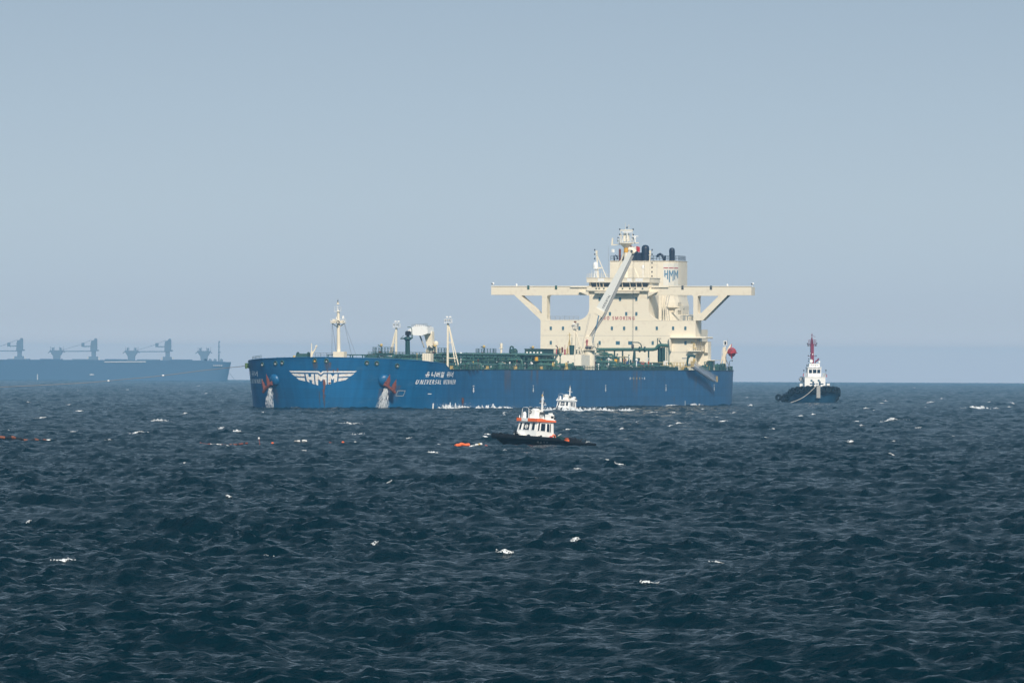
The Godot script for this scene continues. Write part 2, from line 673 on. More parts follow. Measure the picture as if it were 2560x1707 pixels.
const HANGUL := {
	"yu": [[0.5, 0.76, 0.24], [0.0, 0.42, 1.0, 0.42], [0.32, 0.42, 0.3, 0.0], [0.68, 0.42, 0.68, 0.0]],
	"ni": [[0.12, 0.92, 0.12, 0.3], [0.06, 0.32, 0.62, 0.36], [0.88, 1.0, 0.88, 0.0]],
	"beo": [[0.1, 0.9, 0.1, 0.22], [0.52, 0.9, 0.52, 0.22], [0.1, 0.58, 0.52, 0.58], [0.05, 0.24, 0.57, 0.24], [0.9, 1.0, 0.9, 0.0], [0.58, 0.6, 0.9, 0.6]],
	"seol": [[0.32, 0.98, 0.04, 0.56], [0.32, 0.98, 0.6, 0.56], [0.9, 1.0, 0.9, 0.5], [0.6, 0.78, 0.9, 0.78], [0.1, 0.42, 0.94, 0.42], [0.1, 0.22, 0.94, 0.22], [0.1, 0.03, 0.94, 0.03], [0.9, 0.42, 0.9, 0.22], [0.14, 0.22, 0.14, 0.03]],
	"wi": [[0.36, 0.78, 0.22], [0.0, 0.44, 0.74, 0.44], [0.36, 0.44, 0.36, 0.04], [0.9, 1.0, 0.9, 0.0]],
	"neo": [[0.1, 0.92, 0.1, 0.3], [0.05, 0.32, 0.55, 0.34], [0.9, 1.0, 0.9, 0.0], [0.5, 0.64, 0.9, 0.64]],
	"bo": [[0.2, 0.95, 0.2, 0.5], [0.8, 0.95, 0.8, 0.5], [0.2, 0.72, 0.8, 0.72], [0.2, 0.5, 0.8, 0.5], [0.5, 0.5, 0.5, 0.12], [0.0, 0.1, 1.0, 0.1]],
	"ho": [[0.4, 0.98, 0.6, 0.98], [0.15, 0.84, 0.85, 0.84], [0.5, 0.62, 0.2], [0.5, 0.4, 0.5, 0.12], [0.0, 0.1, 1.0, 0.1]],
	"dong": [[0.2, 0.95, 0.8, 0.95], [0.2, 0.95, 0.2, 0.66], [0.2, 0.66, 0.8, 0.66], [0.5, 0.66, 0.5, 0.5], [0.0, 0.48, 1.0, 0.48], [0.5, 0.2, 0.22]],
}


func glyph(ch: String) -> ArrayMesh:
	var t := TextMesh.new()
	t.font = print_font()
	t.text = ch
	t.font_size = 64
	t.pixel_size = 1.0 / 64.0
	t.depth = 0.0
	t.horizontal_alignment = HORIZONTAL_ALIGNMENT_LEFT
	t.vertical_alignment = VERTICAL_ALIGNMENT_BOTTOM
	var m := ArrayMesh.new()
	m.add_surface_from_arrays(Mesh.PRIMITIVE_TRIANGLES, t.get_mesh_arrays())
	return m


var font_: SystemFont
func print_font() -> SystemFont:
	if font_ == null:
		font_ = SystemFont.new()
		font_.font_names = ["Droid Sans"]
		font_.font_weight = 700
	return font_


func letters(text: String, place: Callable, width: float, cap: float, slant: float, m: String, parent: Node) -> void:
	# one mesh per letter; PLACE turns (along, up) into a point and its outward side
	var total := 0.0
	var runs := []
	for ch in text:
		var w: float = print_font().get_string_size(ch, HORIZONTAL_ALIGNMENT_LEFT, -1, 64).x / 64.0
		if ch == " ": w *= 1.5
		runs.append([ch, total, w])
		total += w
	for r in runs:
		if r[0] == " ": continue
		var a := glyph(r[0]).surface_get_arrays(0)
		var vs: PackedVector3Array = a[Mesh.ARRAY_VERTEX]
		var ix = a[Mesh.ARRAY_INDEX]
		var low := INF; var high := -INF; var left := INF; var right := -INF
		for p in vs:
			low = minf(low, p.y); high = maxf(high, p.y)
			left = minf(left, p.x); right = maxf(right, p.x)
		var s := Shape.new()
		var mid: float = r[1] + r[2] / 2.0
		var k := 0
		var count: int = ix.size() if ix != null and ix.size() else vs.size()
		while k < count:
			var q := []
			for e in 3:
				var p: Vector3 = vs[ix[k + e]] if ix != null and ix.size() else vs[k + e]
				var up := (p.y - low) / (high - low) * cap
				q.append(place.call((mid + (p.x - (left + right) / 2.0) * 0.8) / total * width + slant * up, up))
			s.tri(q[0][0], q[1][0], q[2][0], q[0][1], q[1][1], q[2][1])
			k += 3
		obj("letter", s, m, parent)


func flat(at: Vector3, x: Vector3, y: Vector3) -> Callable:
	var out := x.cross(y).normalized()
	return func(a: float, u: float) -> Array: return [at + x * a + y * u, out]


func round_rect(a: Vector2, b: Vector2, r: float) -> PackedVector2Array:
	return rounded(PackedVector2Array([a, Vector2(b.x, a.y), b, Vector2(a.x, b.y)]), r)


func rounded(p: PackedVector2Array, r: float) -> PackedVector2Array:
	var out := PackedVector2Array()
	for i in p.size():
		var q := p[i]
		var a := (p[(i - 1 + p.size()) % p.size()] - q).normalized() * r
		var b := (p[(i + 1) % p.size()] - q).normalized() * r
		for k in 6:
			var t := k / 5.0
			out.append((q + a) * (1 - t) * (1 - t) + q * 2.0 * t * (1 - t) + (q + b) * t * t)
	return out


func rail(s: Shape, path: Array, high := 1.05, gap := 1.6, r := 0.035, bars_ := 3) -> Shape:
	for i in path.size() - 1:
		var a: Vector3 = path[i]; var b: Vector3 = path[i + 1]
		for k in range(1, bars_ + 1):
			s.cyl(a + Vector3.UP * high * k / bars_, b + Vector3.UP * high * k / bars_, r, r, 4, false)
		var n := maxi(1, int(a.distance_to(b) / gap))
		for k in n + 1:
			var p := a.lerp(b, float(k) / n)
			s.cyl(p, p + Vector3.UP * high, r * 1.3, r * 1.3, 4, false)
	return s


func lamp(at: Vector3, parent: Node, m := "white", size := 0.3) -> void:
	obj("floodlight", Shape.new().box(at, Vector3(size * 1.5, size, size)).box(at + Vector3(0, 0, size * 0.55), Vector3(size * 1.2, size * 0.75, size * 0.1)).cyl(at - Vector3(0, size, 0), at, size * 0.14, size * 0.14, 5), m, parent)


func ship_paints() -> void:
	mottled("cream", Color(0.82, 0.74, 0.585), Color(0.75, 0.67, 0.53), 14.0, 0.24, 0.6, 4)
	paint("cream_trim", Color(0.84, 0.76, 0.60), 0.5)
	mottled("white", Color(0.88, 0.88, 0.86), Color(0.80, 0.79, 0.75), 5.0, 0.22, 0.5, 6)
	mottled("deck_green", Color(0.014, 0.064, 0.060), Color(0.05, 0.07, 0.05), 6.0, 0.3, 0.6, 8)
	mottled("pipe_green", Color(0.042, 0.125, 0.10), Color(0.06, 0.10, 0.07), 5.0, 0.3, 0.5, 9)
	paint("dark_green", Color(0.008, 0.05, 0.05), 0.5)
	paint("navy", Color(0.007, 0.013, 0.032), 0.5)
	paint("black", Color(0.008, 0.008, 0.010), 0.55)
	mottled("rust", Color(0.20, 0.045, 0.022), Color(0.10, 0.028, 0.02), 1.5, 0.42, 0.85, 12)
	paint("rust_stain", Color(0.17, 0.055, 0.03), 0.9)
	paint("faint_stain", Color(0.035, 0.062, 0.11), 0.9)
	paint("yellow", Color(0.72, 0.38, 0.03), 0.5)
	paint("ochre", Color(0.55, 0.40, 0.14), 0.6)
	paint("red", Color(0.50, 0.025, 0.03), 0.45)
	paint("boat_red", Color(0.46, 0.035, 0.04), 0.5)
	paint("orange", Color(0.86, 0.16, 0.04), 0.6)
	paint("notice_red", Color(0.42, 0.10, 0.11), 0.7)
	paint("dark_grey", Color(0.07, 0.08, 0.085), 0.6)
	paint("grey", Color(0.32, 0.33, 0.33), 0.6)
	paint("alloy", Color(0.30, 0.34, 0.40), 0.5)
	paint("logo_blue", Color(0.10, 0.22, 0.34), 0.6)
	paint("print_black", Color(0.03, 0.03, 0.035), 0.7)
	paint("glass", Color(0.006, 0.014, 0.028), 0.08, 0.0, 0.5)
	paint("cabin_glass", Color(0.055, 0.14, 0.19), 0.12, 0.0, 0.5)
	paint("skin", Color(0.50, 0.28, 0.19), 0.7)
	mottled("shelter_paint", Color(0.88, 0.83, 0.69), Color(0.82, 0.76, 0.61), 6.0, 0.25, 0.6, 15)
	paint("panel_grey", Color(0.72, 0.70, 0.62), 0.6)
	paint("jib_paint", Color(0.74, 0.75, 0.71), 0.5)
	paint("faded_orange", Color(0.22, 0.07, 0.035), 0.85)
	paint("ochre_green", Color(0.10, 0.17, 0.04), 0.6)
	paint("wire", Color(0.20, 0.20, 0.20), 0.8)
	paint("rope", Color(0.52, 0.50, 0.44), 0.9)
	mottled("emblem_white", Color(0.80, 0.80, 0.77), Color(0.50, 0.27, 0.15), 3.1, 0.27, 0.7, 21)
	paint("foam", Color(0.74, 0.77, 0.78), 1.0)
	var p := paint("person", Color.WHITE, 0.8)
	p.vertex_color_use_as_albedo = true
	hull_paint()


func hull_paint() -> void:
	# blue paint in plates: each strake and block a slightly different tone, salt and dirt runs, rust below the scuppers
	var w := 2048; var h := 160
	var im := Image.create_empty(w, h, false, Image.FORMAT_RGB8)
	var n := FastNoiseLite.new(); n.seed = 31; n.frequency = 1.0; n.fractal_octaves = 4
	var runs := [[80.7, 5.0, 10.0, 3.0, 0.55], [101.8, 1.6, 10.0, 5.5, 0.5], [107.5, 2.4, 10.0, 5.0, 0.6], [204.0, 1.4, 10.0, 0.5, 0.5], [207.0, 2.2, 10.0, 0.5, 0.6], [211.5, 1.0, 10.0, 1.0, 0.4], [271.3, 2.6, 8.4, 3.5, 0.5], [247.4, 1.5, 2.6, 0.0, 0.5], [48.3, 1.5, 2.8, 0.6, 0.9], [-1.8, 1.2, 12.0, 8.8, 0.5], [1.2, 1.6, 11.8, 9.2, 0.7], [150.0, 1.0, 10.0, 7.0, 0.3], [132.0, 1.4, 10.0, 6.0, 0.3], [62.0, 1.0, 10.1, 8.0, 0.4], [225.0, 1.2, 10.0, 6.5, 0.3], [285.0, 1.0, 10.0, 5.0, 0.3], [16.5, 3.0, 5.2, 0.0, 0.5], [19.5, 2.0, 6.0, 1.0, 0.4], [-16.0, 2.0, 5.0, 0.0, 0.4]]
	for y in h:
		var up := 14.0 - (y + 0.5) / h * 16.0
		for x in w:
			var s := (x + 0.5) / w * 800.0 - 400.0
			var strake := floorf((up + 2.0) / 2.35)
			var block := floorf(s / 17.0 + 0.37 * fmod(strake, 2.0))
			var tone := 1.0 + 0.20 * n.get_noise_2d(block * 7.3, strake * 5.1)
			tone += 0.22 * n.get_noise_2d(s * 0.30, up * 0.05 + 50.0) + 0.16 * n.get_noise_2d(s * 1.3, up * 0.09 + 9.0) + 0.08 * n.get_noise_2d(s * 0.05, up * 0.5)
			if fposmod(up + 2.0, 2.35) < 0.16: tone *= 0.84
			var c := Color(0.0008, 0.096, 0.240) * tone
			var pale := smoothstep(0.28, 0.6, n.get_noise_2d(s * 0.22 + 90.0, up * 0.55)) * 0.3
			c = c.lerp(Color(0.05, 0.15, 0.27), pale)
			for r in runs:
				var off := absf(s - r[0] + 0.25 * n.get_noise_2d(up * 0.8, r[0]))
				if off < r[1] * 0.5 and up < r[2] and up > r[3]:
					var line := n.get_noise_2d(s * 2.3, up * 0.12 + r[0])
					c = c.lerp(Color(0.11, 0.06, 0.05), clampf(r[4] * (0.95 + 1.6 * line), 0.0, 0.95) * smoothstep(r[3], r[3] + 1.2 + (r[2] - r[3]) * 0.5, up))
			im.set_pixel(x, y, c.linear_to_srgb())
	var m := paint("hull_blue", Color.WHITE, 0.42, 0.0, 0.5)
	m.albedo_texture = ImageTexture.create_from_image(im)
	mats["hull_blue"] = m
	paint("blue", Color(0.0008, 0.096, 0.240), 0.42)


func build_tanker() -> void:
	ship_paints()
	deck_curve = smooth_line(DECK_LINE)
	water_curve = smooth_line(WATER_LINE)
	var ref := hull_row(8.0)
	girth.append(0.0)
	for i in range(1, ref.size()): girth.append(girth[i - 1] + ref[i].distance_to(ref[i - 1]))
	tanker = thing("oil_tanker", "huge blue oil tanker with cream bridge and green deck pipes", "tanker", Vector3(-47.8, -0.3, -1846.0), deg_to_rad(-16.2))
	tanker_hull()
	tanker_marks()
	tanker_bow()
	tanker_deck()
	tanker_manifold()
	tanker_cranes()
	tanker_house()
	tanker_funnel_and_masts()
	tanker_stern()
	tanker_company()


func tanker_hull() -> void:
	var s := Shape.new()
	var n := deck_curve.size()
	for side in [-1.0, 1.0]:
		var rows := []
		for lv in 9:
			var row := []
			for i in n:
				var top := top_of_side(deck_curve[i].x)
				var y: float = [-2.0, 0.0, 2.0, 4.0, 6.0, 8.0, 9.2, 10.1, top][lv]
				if lv == 8 and deck_curve[i].x > 23.6: y = 10.1
				row.append(hull_at(girth[i] * side, y))
			rows.append(row)
		s.skin(rows)
	# transom
	var e := n - 1
	for lv in 6:
		var y0: float = [-2.0, 0.0, 2.0, 4.0, 6.0, 8.0][lv]
		var y1: float = [0.0, 2.0, 4.0, 6.0, 8.0, 10.1][lv]
		s.quad(hull_at(-girth[e], y0), hull_at(girth[e], y0), hull_at(girth[e], y1), hull_at(-girth[e], y1), Vector3(0, 0, -1))
	for p in s.v:
		# metres round from the stem, as the paint is laid out
		var best := 0; var far := INF
		var t: float = clampf(p.y / 12.0, -0.1, 1.1)
		for i in n:
			var q := water_curve[i].lerp(deck_curve[i], t)
			var dd := absf(q.x + p.z) + absf(q.y - absf(p.x))
			if dd < far: far = dd; best = i
		s.uv.append(Vector2((girth[best] * signf(p.x) + 400.0) / 800.0, (14.0 - p.y) / 16.0))
	obj("hull", s, "hull_blue", tanker)
	var d := Shape.new()
	for i in n - 1:
		var a := deck_curve[i]; var b := deck_curve[i + 1]
		a = water_curve[i].lerp(a, 0.83); b = water_curve[i + 1].lerp(b, 0.83)
		d.quad(Vector3(-a.y + 0.03, 10.04, -a.x - 0.05), Vector3(a.y - 0.03, 10.04, -a.x - 0.05), Vector3(b.y - 0.03, 10.04, -b.x), Vector3(-b.y + 0.03, 10.04, -b.x), Vector3.UP)
	obj("deck", d, "deck_green", tanker)
	var cap := []
	for i in range(n - 1, -1, -1):
		if deck_curve[i].x <= 23.5: cap.append(hull_at(-girth[i], top_of_side(deck_curve[i].x)))
	for i in n:
		if deck_curve[i].x <= 23.5 and i > 0: cap.append(hull_at(girth[i], top_of_side(deck_curve[i].x)))
	obj("bulwark_cap", Shape.new().tube(cap, 0.12, 5), "blue", tanker)
	# gunwale bar and open rail down both sides
	for side in [-1.0, 1.0]:
		var path := []
		var lip := []
		for i in n:
			var u := deck_curve[i].x
			if u > 24.0:
				lip.append(Vector3(deck_curve[i].y * side, 10.1, -u))
				if u < 240.0 or u > 276.0 or side < 0: path.append(Vector3((deck_curve[i].y - 0.35) * side, 10.05, -u))
		obj("gunwale", Shape.new().tube(lip, 0.11, 5), "dark_green", tanker)
		obj("deck_rail", rail(Shape.new(), path, 1.1, 2.4, 0.035), "pipe_green", tanker)


func tanker_marks() -> void:
	var c := -0.5
	var half := {
		"feather": [[[4.55, 8.8], [8.4, 8.95], [7.55, 8.3], [4.55, 8.1]], [[4.6, 7.8], [7.1, 7.92], [6.45, 7.35], [4.6, 6.95]]],
	}
	var bar_ := [[-8.95, 9.6], [-0.45, 9.54], [0.0, 9.1], [0.45, 9.54], [8.95, 9.6], [8.4, 9.22], [0.7, 9.17], [0.0, 8.56], [-0.7, 9.17], [-8.4, 9.22]]
	var letters_ := [
		[[-4.19, 8.8], [-3.41, 8.8], [-3.37, 8.09], [-2.67, 8.09], [-2.64, 8.8], [-1.85, 8.8], [-1.95, 6.18], [-2.59, 6.41], [-2.62, 7.32], [-3.42, 7.37], [-3.36, 6.64], [-4.05, 6.99]],
		[[-1.55, 8.81], [-0.85, 8.81], [0.0, 8.12], [0.8, 8.82], [1.5, 8.82], [1.52, 6.16], [0.65, 5.95], [0.65, 7.62], [0.0, 6.96], [-0.78, 7.66], [-0.9, 5.88], [-1.56, 6.22]],
		[[1.8, 8.83], [2.48, 8.83], [3.03, 8.18], [3.55, 8.83], [4.2, 8.84], [4.3, 6.95], [3.48, 6.63], [3.42, 7.79], [3.07, 7.33], [2.66, 7.79], [2.7, 6.32], [1.86, 6.28]]]
	var to := func(list: Array, flip: float) -> PackedVector2Array:
		var p := PackedVector2Array()
		for q in list: p.append(Vector2(c + q[0] * flip, q[1]))
		return p
	on_hull("emblem_wing", [to.call(bar_, 1.0)], "emblem_white")
	for f in half.feather:
		on_hull("emblem_feather", [to.call(f, 1.0)], "emblem_white")
		on_hull("emblem_feather", [to.call(f, -1.0)], "emblem_white")
	for l in letters_: on_hull("emblem_letter", [to.call(l, 1.0)], "emblem_white")
	# rust that ran down from the chain stopper over the emblem and the stem
	var stain := func(called: String, s0: float, y0: float, y1: float, w: float, m: String, seed_: int) -> void:
		var r := RandomNumberGenerator.new(); r.seed = seed_
		var left := []; var right := []
		for k in 9:
			var y: float = lerpf(y0, y1, k / 8.0)
			var wide: float = w * (0.35 + 0.65 * sin(PI * minf(1.0, 0.25 + k / 9.0))) * r.randf_range(0.6, 1.2)
			var mid: float = s0 + r.randf_range(-0.15, 0.15) * w
			left.append(Vector2(mid - wide / 2.0, y)); right.append(Vector2(mid + wide / 2.0, y + r.randf_range(-0.1, 0.1)))
		right.reverse()
		on_hull(called, [PackedVector2Array(left + right)], m, 0.055, 0.6)
	stain.call("rust_stain", 0.35, 7.4, 4.2, 0.75, "rust_stain", 1)
	stain.call("rust_stain", 0.2, 5.0, 1.8, 0.5, "rust_stain", 2)
	stain.call("rust_stain", 1.9, 6.75, 6.2, 0.7, "rust_stain", 3)
	stain.call("rust_stain", 1.25, 9.9, 9.15, 0.28, "rust_stain", 4)
	stain.call("rust_stain", 2.6, 9.95, 9.2, 0.3, "rust_stain", 5)
	stain.call("rust_stain", 3.6, 10.2, 9.3, 0.26, "rust_stain", 6)
	stain.call("faint_stain", 0.4, 3.6, 0.2, 0.9, "faint_stain", 7)
	stain.call("faint_stain", -1.2, 4.5, 0.2, 0.35, "faint_stain", 8)
	stain.call("faint_stain", 1.1, 11.4, 9.9, 0.9, "faint_stain", 9)
	stain.call("faint_stain", -1.7, 11.5, 10.2, 0.7, "faint_stain", 10)
	stain.call("rust_stain", 48.3, 2.9, 0.9, 1.3, "rust_stain", 11)
	# the name, Korean over Latin, on both bows
	for side in [1.0, -1.0]:
		var start: float = 24.1 if side > 0 else -38.9
		letters("UNIVERSAL WINNER", func(a: float, up: float) -> Array:
			return [hull_at(start + a, 6.35 + up) + hull_out(start + a, 6.35 + up) * 0.04, hull_out(start + a, 6.35 + up)], 19.0, 1.12, 0.25 * 1.4, "white", tanker)
		var at: float = 27.2 if side > 0 else -36.0
		for k in 6:
			var nm: String = ["yu", "ni", "beo", "seol", "wi", "neo"][k]
			var x := at + [0.0, 2.3, 4.4, 6.7, 10.0, 12.2][k] as float
			on_hull("letter", bars(HANGUL[nm], 0.17, Vector2(x, 8.12), Vector2(1.75, 1.4), 0.3), "white", 0.04, 0.6)
	# tug push marks, load line, draught post, plate outline
	for s in [55.1, 103.5, 174.8, 238.3, 293.1]:
		var polys := [PackedVector2Array([Vector2(s - 0.32, 5.5), Vector2(s + 0.32, 5.5), Vector2(s + 0.32, 4.75), Vector2(s + 0.62, 4.75), Vector2(s, 4.05), Vector2(s - 0.62, 4.75), Vector2(s - 0.32, 4.75)])]
		on_hull("push_mark", polys, "white")
		for ch in 3: on_hull("push_mark", [PackedVector2Array([Vector2(s - 0.55 + ch * 0.4, 5.72), Vector2(s - 0.3 + ch * 0.4, 5.72), Vector2(s - 0.25 + ch * 0.4, 6.05), Vector2(s - 0.5 + ch * 0.4, 6.05)])], "white")
	for s in [200.0, 203.9, 207.0, 210.1, 215.2]:
		on_hull("load_mark", [PackedVector2Array([Vector2(s - 0.4, 7.5), Vector2(s + 0.4, 7.5), Vector2(s + 0.4, 8.15), Vector2(s - 0.4, 8.15)])], "ochre" if s > 202 and s < 212 else "white")
	on_hull("load_mark", [PackedVector2Array([Vector2(201.2, 7.78), Vector2(202.6, 7.78), Vector2(202.6, 7.88), Vector2(201.2, 7.88)])], "white")
	on_hull("load_mark", [PackedVector2Array([Vector2(212.0, 7.78), Vector2(213.6, 7.78), Vector2(213.6, 7.88), Vector2(212.0, 7.88)])], "white")
	var q := Vector2(20.7, 4.05)
	for b in [[-1.0, -0.65, 1.0, -0.65], [1.0, -0.65, 1.0, 0.65], [1.0, 0.65, -1.0, 0.65], [-1.0, 0.65, -1.0, -0.65]]:
		on_hull("plate_outline", bars([b], 0.16, q, Vector2(1, 1), 0.25), "grey")
	on_hull("fitting_mark", [PackedVector2Array([Vector2(29.0, 3.8), Vector2(30.4, 3.8), Vector2(30.4, 3.98), Vector2(29.0, 3.98)])], "white")
	for s in [31.4, 259.5]:
		on_hull("draught_marks", [PackedVector2Array([Vector2(s - 0.25, 0.0), Vector2(s + 0.25, 0.0), Vector2(s + 0.25, 1.5), Vector2(s - 0.25, 1.5)])], "white")


func tanker_bow() -> void:
	# mooring pipes through the bulwark
	for f in [[-1.8, 12.2, true], [0.9, 12.15, false], [10.6, 11.7, false], [13.1, 11.6, false], [18.5, 11.05, false], [-11.1, 11.65, false], [-13.3, 11.5, false], [-18.3, 11.2, false]]:
		var p := hull_at(f[0], f[1]); var o := hull_out(f[0], f[1])
		var b := Basis(o.cross(Vector3.UP).normalized(), o, Vector3.UP)
		var hole := obj("fairlead", Shape.new().torus(p + o * 0.05, 0.52, 0.13, b, 14, 6), "pipe_green", tanker)
		obj("opening", Shape.new().cyl(p + o * 0.01, p + o * 0.06, 0.47, 0.47, 12), "black", hole)
		obj("roller", Shape.new().ball(p + o * 0.14 - Vector3(0, 0.2, 0), 0.26, 8), "yellow" if f[2] else "grey", hole)
	# the big roller at the starboard bow that the tow line leaves
	var chock := hull_at(-28.5, 10.9)
	var chock_out := hull_out(-28.5, 10.9)
	obj("bow_chock", Shape.new().box(chock + chock_out * 0.3, Vector3(0.8, 1.3, 1.0)).cyl(chock + chock_out * 0.8 - Vector3(0, 0.7, 0), chock + chock_out * 0.8 + Vector3(0, 0.7, 0), 0.25, 0.25, 10), "ochre_green", tanker)
	for side in [1.0, -1.0]:
		var s: float = 15.8 * side if side > 0 else -15.0
		var p := hull_at(s, 7.2); var n := hull_out(s, 7.2)
		var t = Vector3.UP.cross(n).normalized() * side
		if t.z > 0.0: t = -t
		var f := Basis(t, Vector3.UP, n)
		var bols := Shape.new().lathe(p, [Vector2(1.62, -0.35), Vector2(1.55, 0.15), Vector2(1.36, 0.5), Vector2(1.0, 0.75), Vector2(0.5, 0.9), Vector2(0.0, 0.94)], 16, Basis(t, n, t.cross(n)))
		obj("anchor_bolster", bols, "blue", tanker)
		var a := Shape.new()
		var at := func(x: float, y: float, z: float) -> Vector3: return p + f * Vector3(x, y, z)
		# shank, crown and two flukes
		a.tube([at.call(0.1, -0.2, 0.8), at.call(0.6, -0.9, 1.5), at.call(1.1, -1.5, 1.75)], 0.32, 6)
		a.tube([at.call(-0.5, -0.6, 1.55), at.call(0.4, -1.0, 1.75), at.call(1.6, -1.9, 1.75), at.call(2.5, -2.75, 1.6)], 0.42, 7)
		for w in [[0.35, -0.8, 1.0, 2.1], [1.75, -1.9, 2.7, 0.9]]:
			var base_a: Vector3 = at.call(w[0] - 0.42, w[1], 1.7); var base_b: Vector3 = at.call(w[0] + 0.5, w[1] - 0.35, 1.9)
			var tip: Vector3 = at.call(w[2], w[3], 2.1)
			var mid: Vector3 = (base_a + base_b) / 2.0 + n * 0.45
			var mid_in: Vector3 = (base_a + base_b) / 2.0 - n * 0.25
			var bulge_a: Vector3 = base_a.lerp(tip, 0.45) - t * 0.28; var bulge_b: Vector3 = base_b.lerp(tip, 0.45) + t * 0.22
			for q in [[base_a, mid, tip], [mid, base_b, tip], [base_a, bulge_a, mid], [bulge_a, tip, mid], [base_b, mid, bulge_b], [bulge_b, mid, tip], [base_a, tip, mid_in], [base_b, tip, mid_in], [bulge_a, base_a, tip], [bulge_b, base_b, tip]]:
				var m: Vector3 = (q[1] - q[0]).cross(q[2] - q[0]).normalized()
				if m.dot(n) < 0: m = -m
				a.tri(q[0], q[1], q[2], m, m, m)
		obj("anchor", a, "rust", tanker)
		# wash water running from the hawse pipe
		var r := RandomNumberGenerator.new(); r.seed = 5 if side > 0 else 6
		var j := Shape.new()
		var from: Vector3 = at.call(0.35, -1.5, 1.0)
		var drift := Vector3(-1.15, 0, 0.3) if side > 0 else Vector3(0.3, 0, 0.5)
		var spread := 1.05 if side > 0 else 0.75
		for k in (380 if side > 0 else 150):
			var g := Vector3(clampf(r.randfn(), -1.9, 1.9), 0, clampf(r.randfn(), -1.9, 1.9)) * 0.6
			var start := from + Vector3(g.x * 0.28, r.randf_range(-0.2, 0.3), g.z * 0.2)
			var t0 := pow(r.randf(), 0.8) * 0.9; var t1 := minf(1.03, t0 + r.randf_range(0.05, 0.16))
			var path := []
			for i in 4:
				var q := lerpf(t0, t1, i / 3.0)
				path.append(start + Vector3(g.x, 0, g.z) * spread * pow(q, 1.2) + drift * q + n * 0.7 * sqrt(q) - Vector3(0, (start.y + 0.2) * (0.25 * q + 0.75 * q * q), 0))
			j.tube(path, r.randf_range(0.018, 0.045), 4)
		for k in 260:
			var q := r.randf_range(0.15, 1.0)
			var g := Vector3(r.randfn(), 0, r.randfn()) * 0.7
			j.ball(from + g * spread * q + drift * q + n * 0.7 - Vector3(0, (from.y + 0.2) * (0.25 * q + 0.75 * q * q), 0), r.randf_range(0.02, 0.06), 4)
		var jet := obj("water_jet", j, "foam")
		jet.transform = tanker.transform
		tag(jet, "white wash water pouring from the port anchor pipe of the blue tanker" if side > 0 else "thinner wash water falling below the starboard anchor of the blue tanker", "water jet", "", "stuff")
	# foremast: a round post on a square locker, crow platform, lamps and stays
	var z := -14.0
	obj("mast_locker", Shape.new().block(Vector3(-1.25, 10.05, z - 1.3), Vector3(1.6, 14.5, z + 1.3)), "cream", tanker)
	var m := obj("foremast", Shape.new().cyl(Vector3(-0.2, 14.4, z), Vector3(-0.35, 25.0, z), 0.5, 0.36, 12), "cream", tanker)
	obj("platform", Shape.new().box(Vector3(-0.35, 21.8, z), Vector3(3.6, 0.16, 1.8)).bar(Vector3(-2.3, 22.2, z + 0.6), Vector3(1.6, 22.2, z + 0.6), 0.12, 0.35).cyl(Vector3(-0.1, 21.4, z + 1.2), Vector3(-0.1, 22.4, z + 1.2), 0.3, 0.3, 8), "cream_trim", m)
	obj("platform_rail", rail(Shape.new(), [Vector3(-2.1, 21.9, z + 0.9), Vector3(1.4, 21.9, z + 0.9), Vector3(1.4, 21.9, z - 0.9)], 0.9, 0.7, 0.03, 2), "white", m)
	obj("horn", Shape.new().lathe(Vector3(0.15, 22.0, z + 1.3), [Vector2(0.12, -0.6), Vector2(0.2, 0.0), Vector2(0.42, 0.35), Vector2(0.36, 0.3)], 12, Basis(Vector3.RIGHT, PI / 2)), "dark_grey", m)
	obj("searchlight", Shape.new().cyl(Vector3(0.95, 22.9, z), Vector3(0.95, 23.6, z), 0.3, 0.3, 10).cyl(Vector3(0.95, 21.9, z), Vector3(0.95, 22.9, z), 0.08, 0.08, 6), "white", m)
	obj("searchlight", Shape.new().cyl(Vector3(-0.75, 22.6, z), Vector3(-0.75, 23.4, z), 0.2, 0.2, 8).cyl(Vector3(-0.75, 21.9, z), Vector3(-0.75, 22.6, z), 0.06, 0.06, 6), "white", m)
	obj("lamp_cage", rail(Shape.new().box(Vector3(-0.5, 24.7, z), Vector3(1.5, 0.12, 1.2)), [Vector3(-1.2, 24.7, z + 0.5), Vector3(0.2, 24.7, z + 0.5), Vector3(0.2, 24.7, z - 0.5)], 1.2, 0.7, 0.03, 2).cyl(Vector3(-0.45, 24.7, z), Vector3(-0.45, 26.6, z), 0.1, 0.08, 6), "white", m)
	obj("mast_light", Shape.new().cyl(Vector3(-0.45, 26.5, z), Vector3(-0.45, 26.62, z), 0.45, 0.45, 10).cyl(Vector3(-0.45, 26.6, z), Vector3(-0.45, 27.0, z), 0.22, 0.22, 8).cyl(Vector3(-0.45, 27.0, z), Vector3(-0.45, 27.1, z), 0.34, 0.34, 8), "cream_trim", m)
	obj("mast_light", Shape.new().cyl(Vector3(-0.45, 27.1, z), Vector3(-0.45, 27.6, z), 0.15, 0.12, 8).cyl(Vector3(-0.45, 27.6, z), Vector3(-0.45, 28.0, z), 0.03, 0.02, 5), "dark_grey", m)
	obj("mast_locker", Shape.new().box(Vector3(-1.4, 22.3, z), Vector3(0.7, 0.8, 0.9)).box(Vector3(0.7, 22.2, z + 0.4), Vector3(0.5, 0.6, 0.6)).bar(Vector3(-0.35, 20.6, z), Vector3(-2.0, 21.7, z), 0.2, 0.2).bar(Vector3(-0.35, 20.6, z), Vector3(1.3, 21.7, z), 0.2, 0.2), "cream_trim", m)
	for e in [-3.9, -2.3, 2.0, 3.6]:
		obj("stay", Shape.new().cyl(Vector3(signf(e) * 1.6 - 0.35, 21.8, z), Vector3(e, 11.0, z - 6.0), 0.03, 0.03, 4), "dark_grey", m)
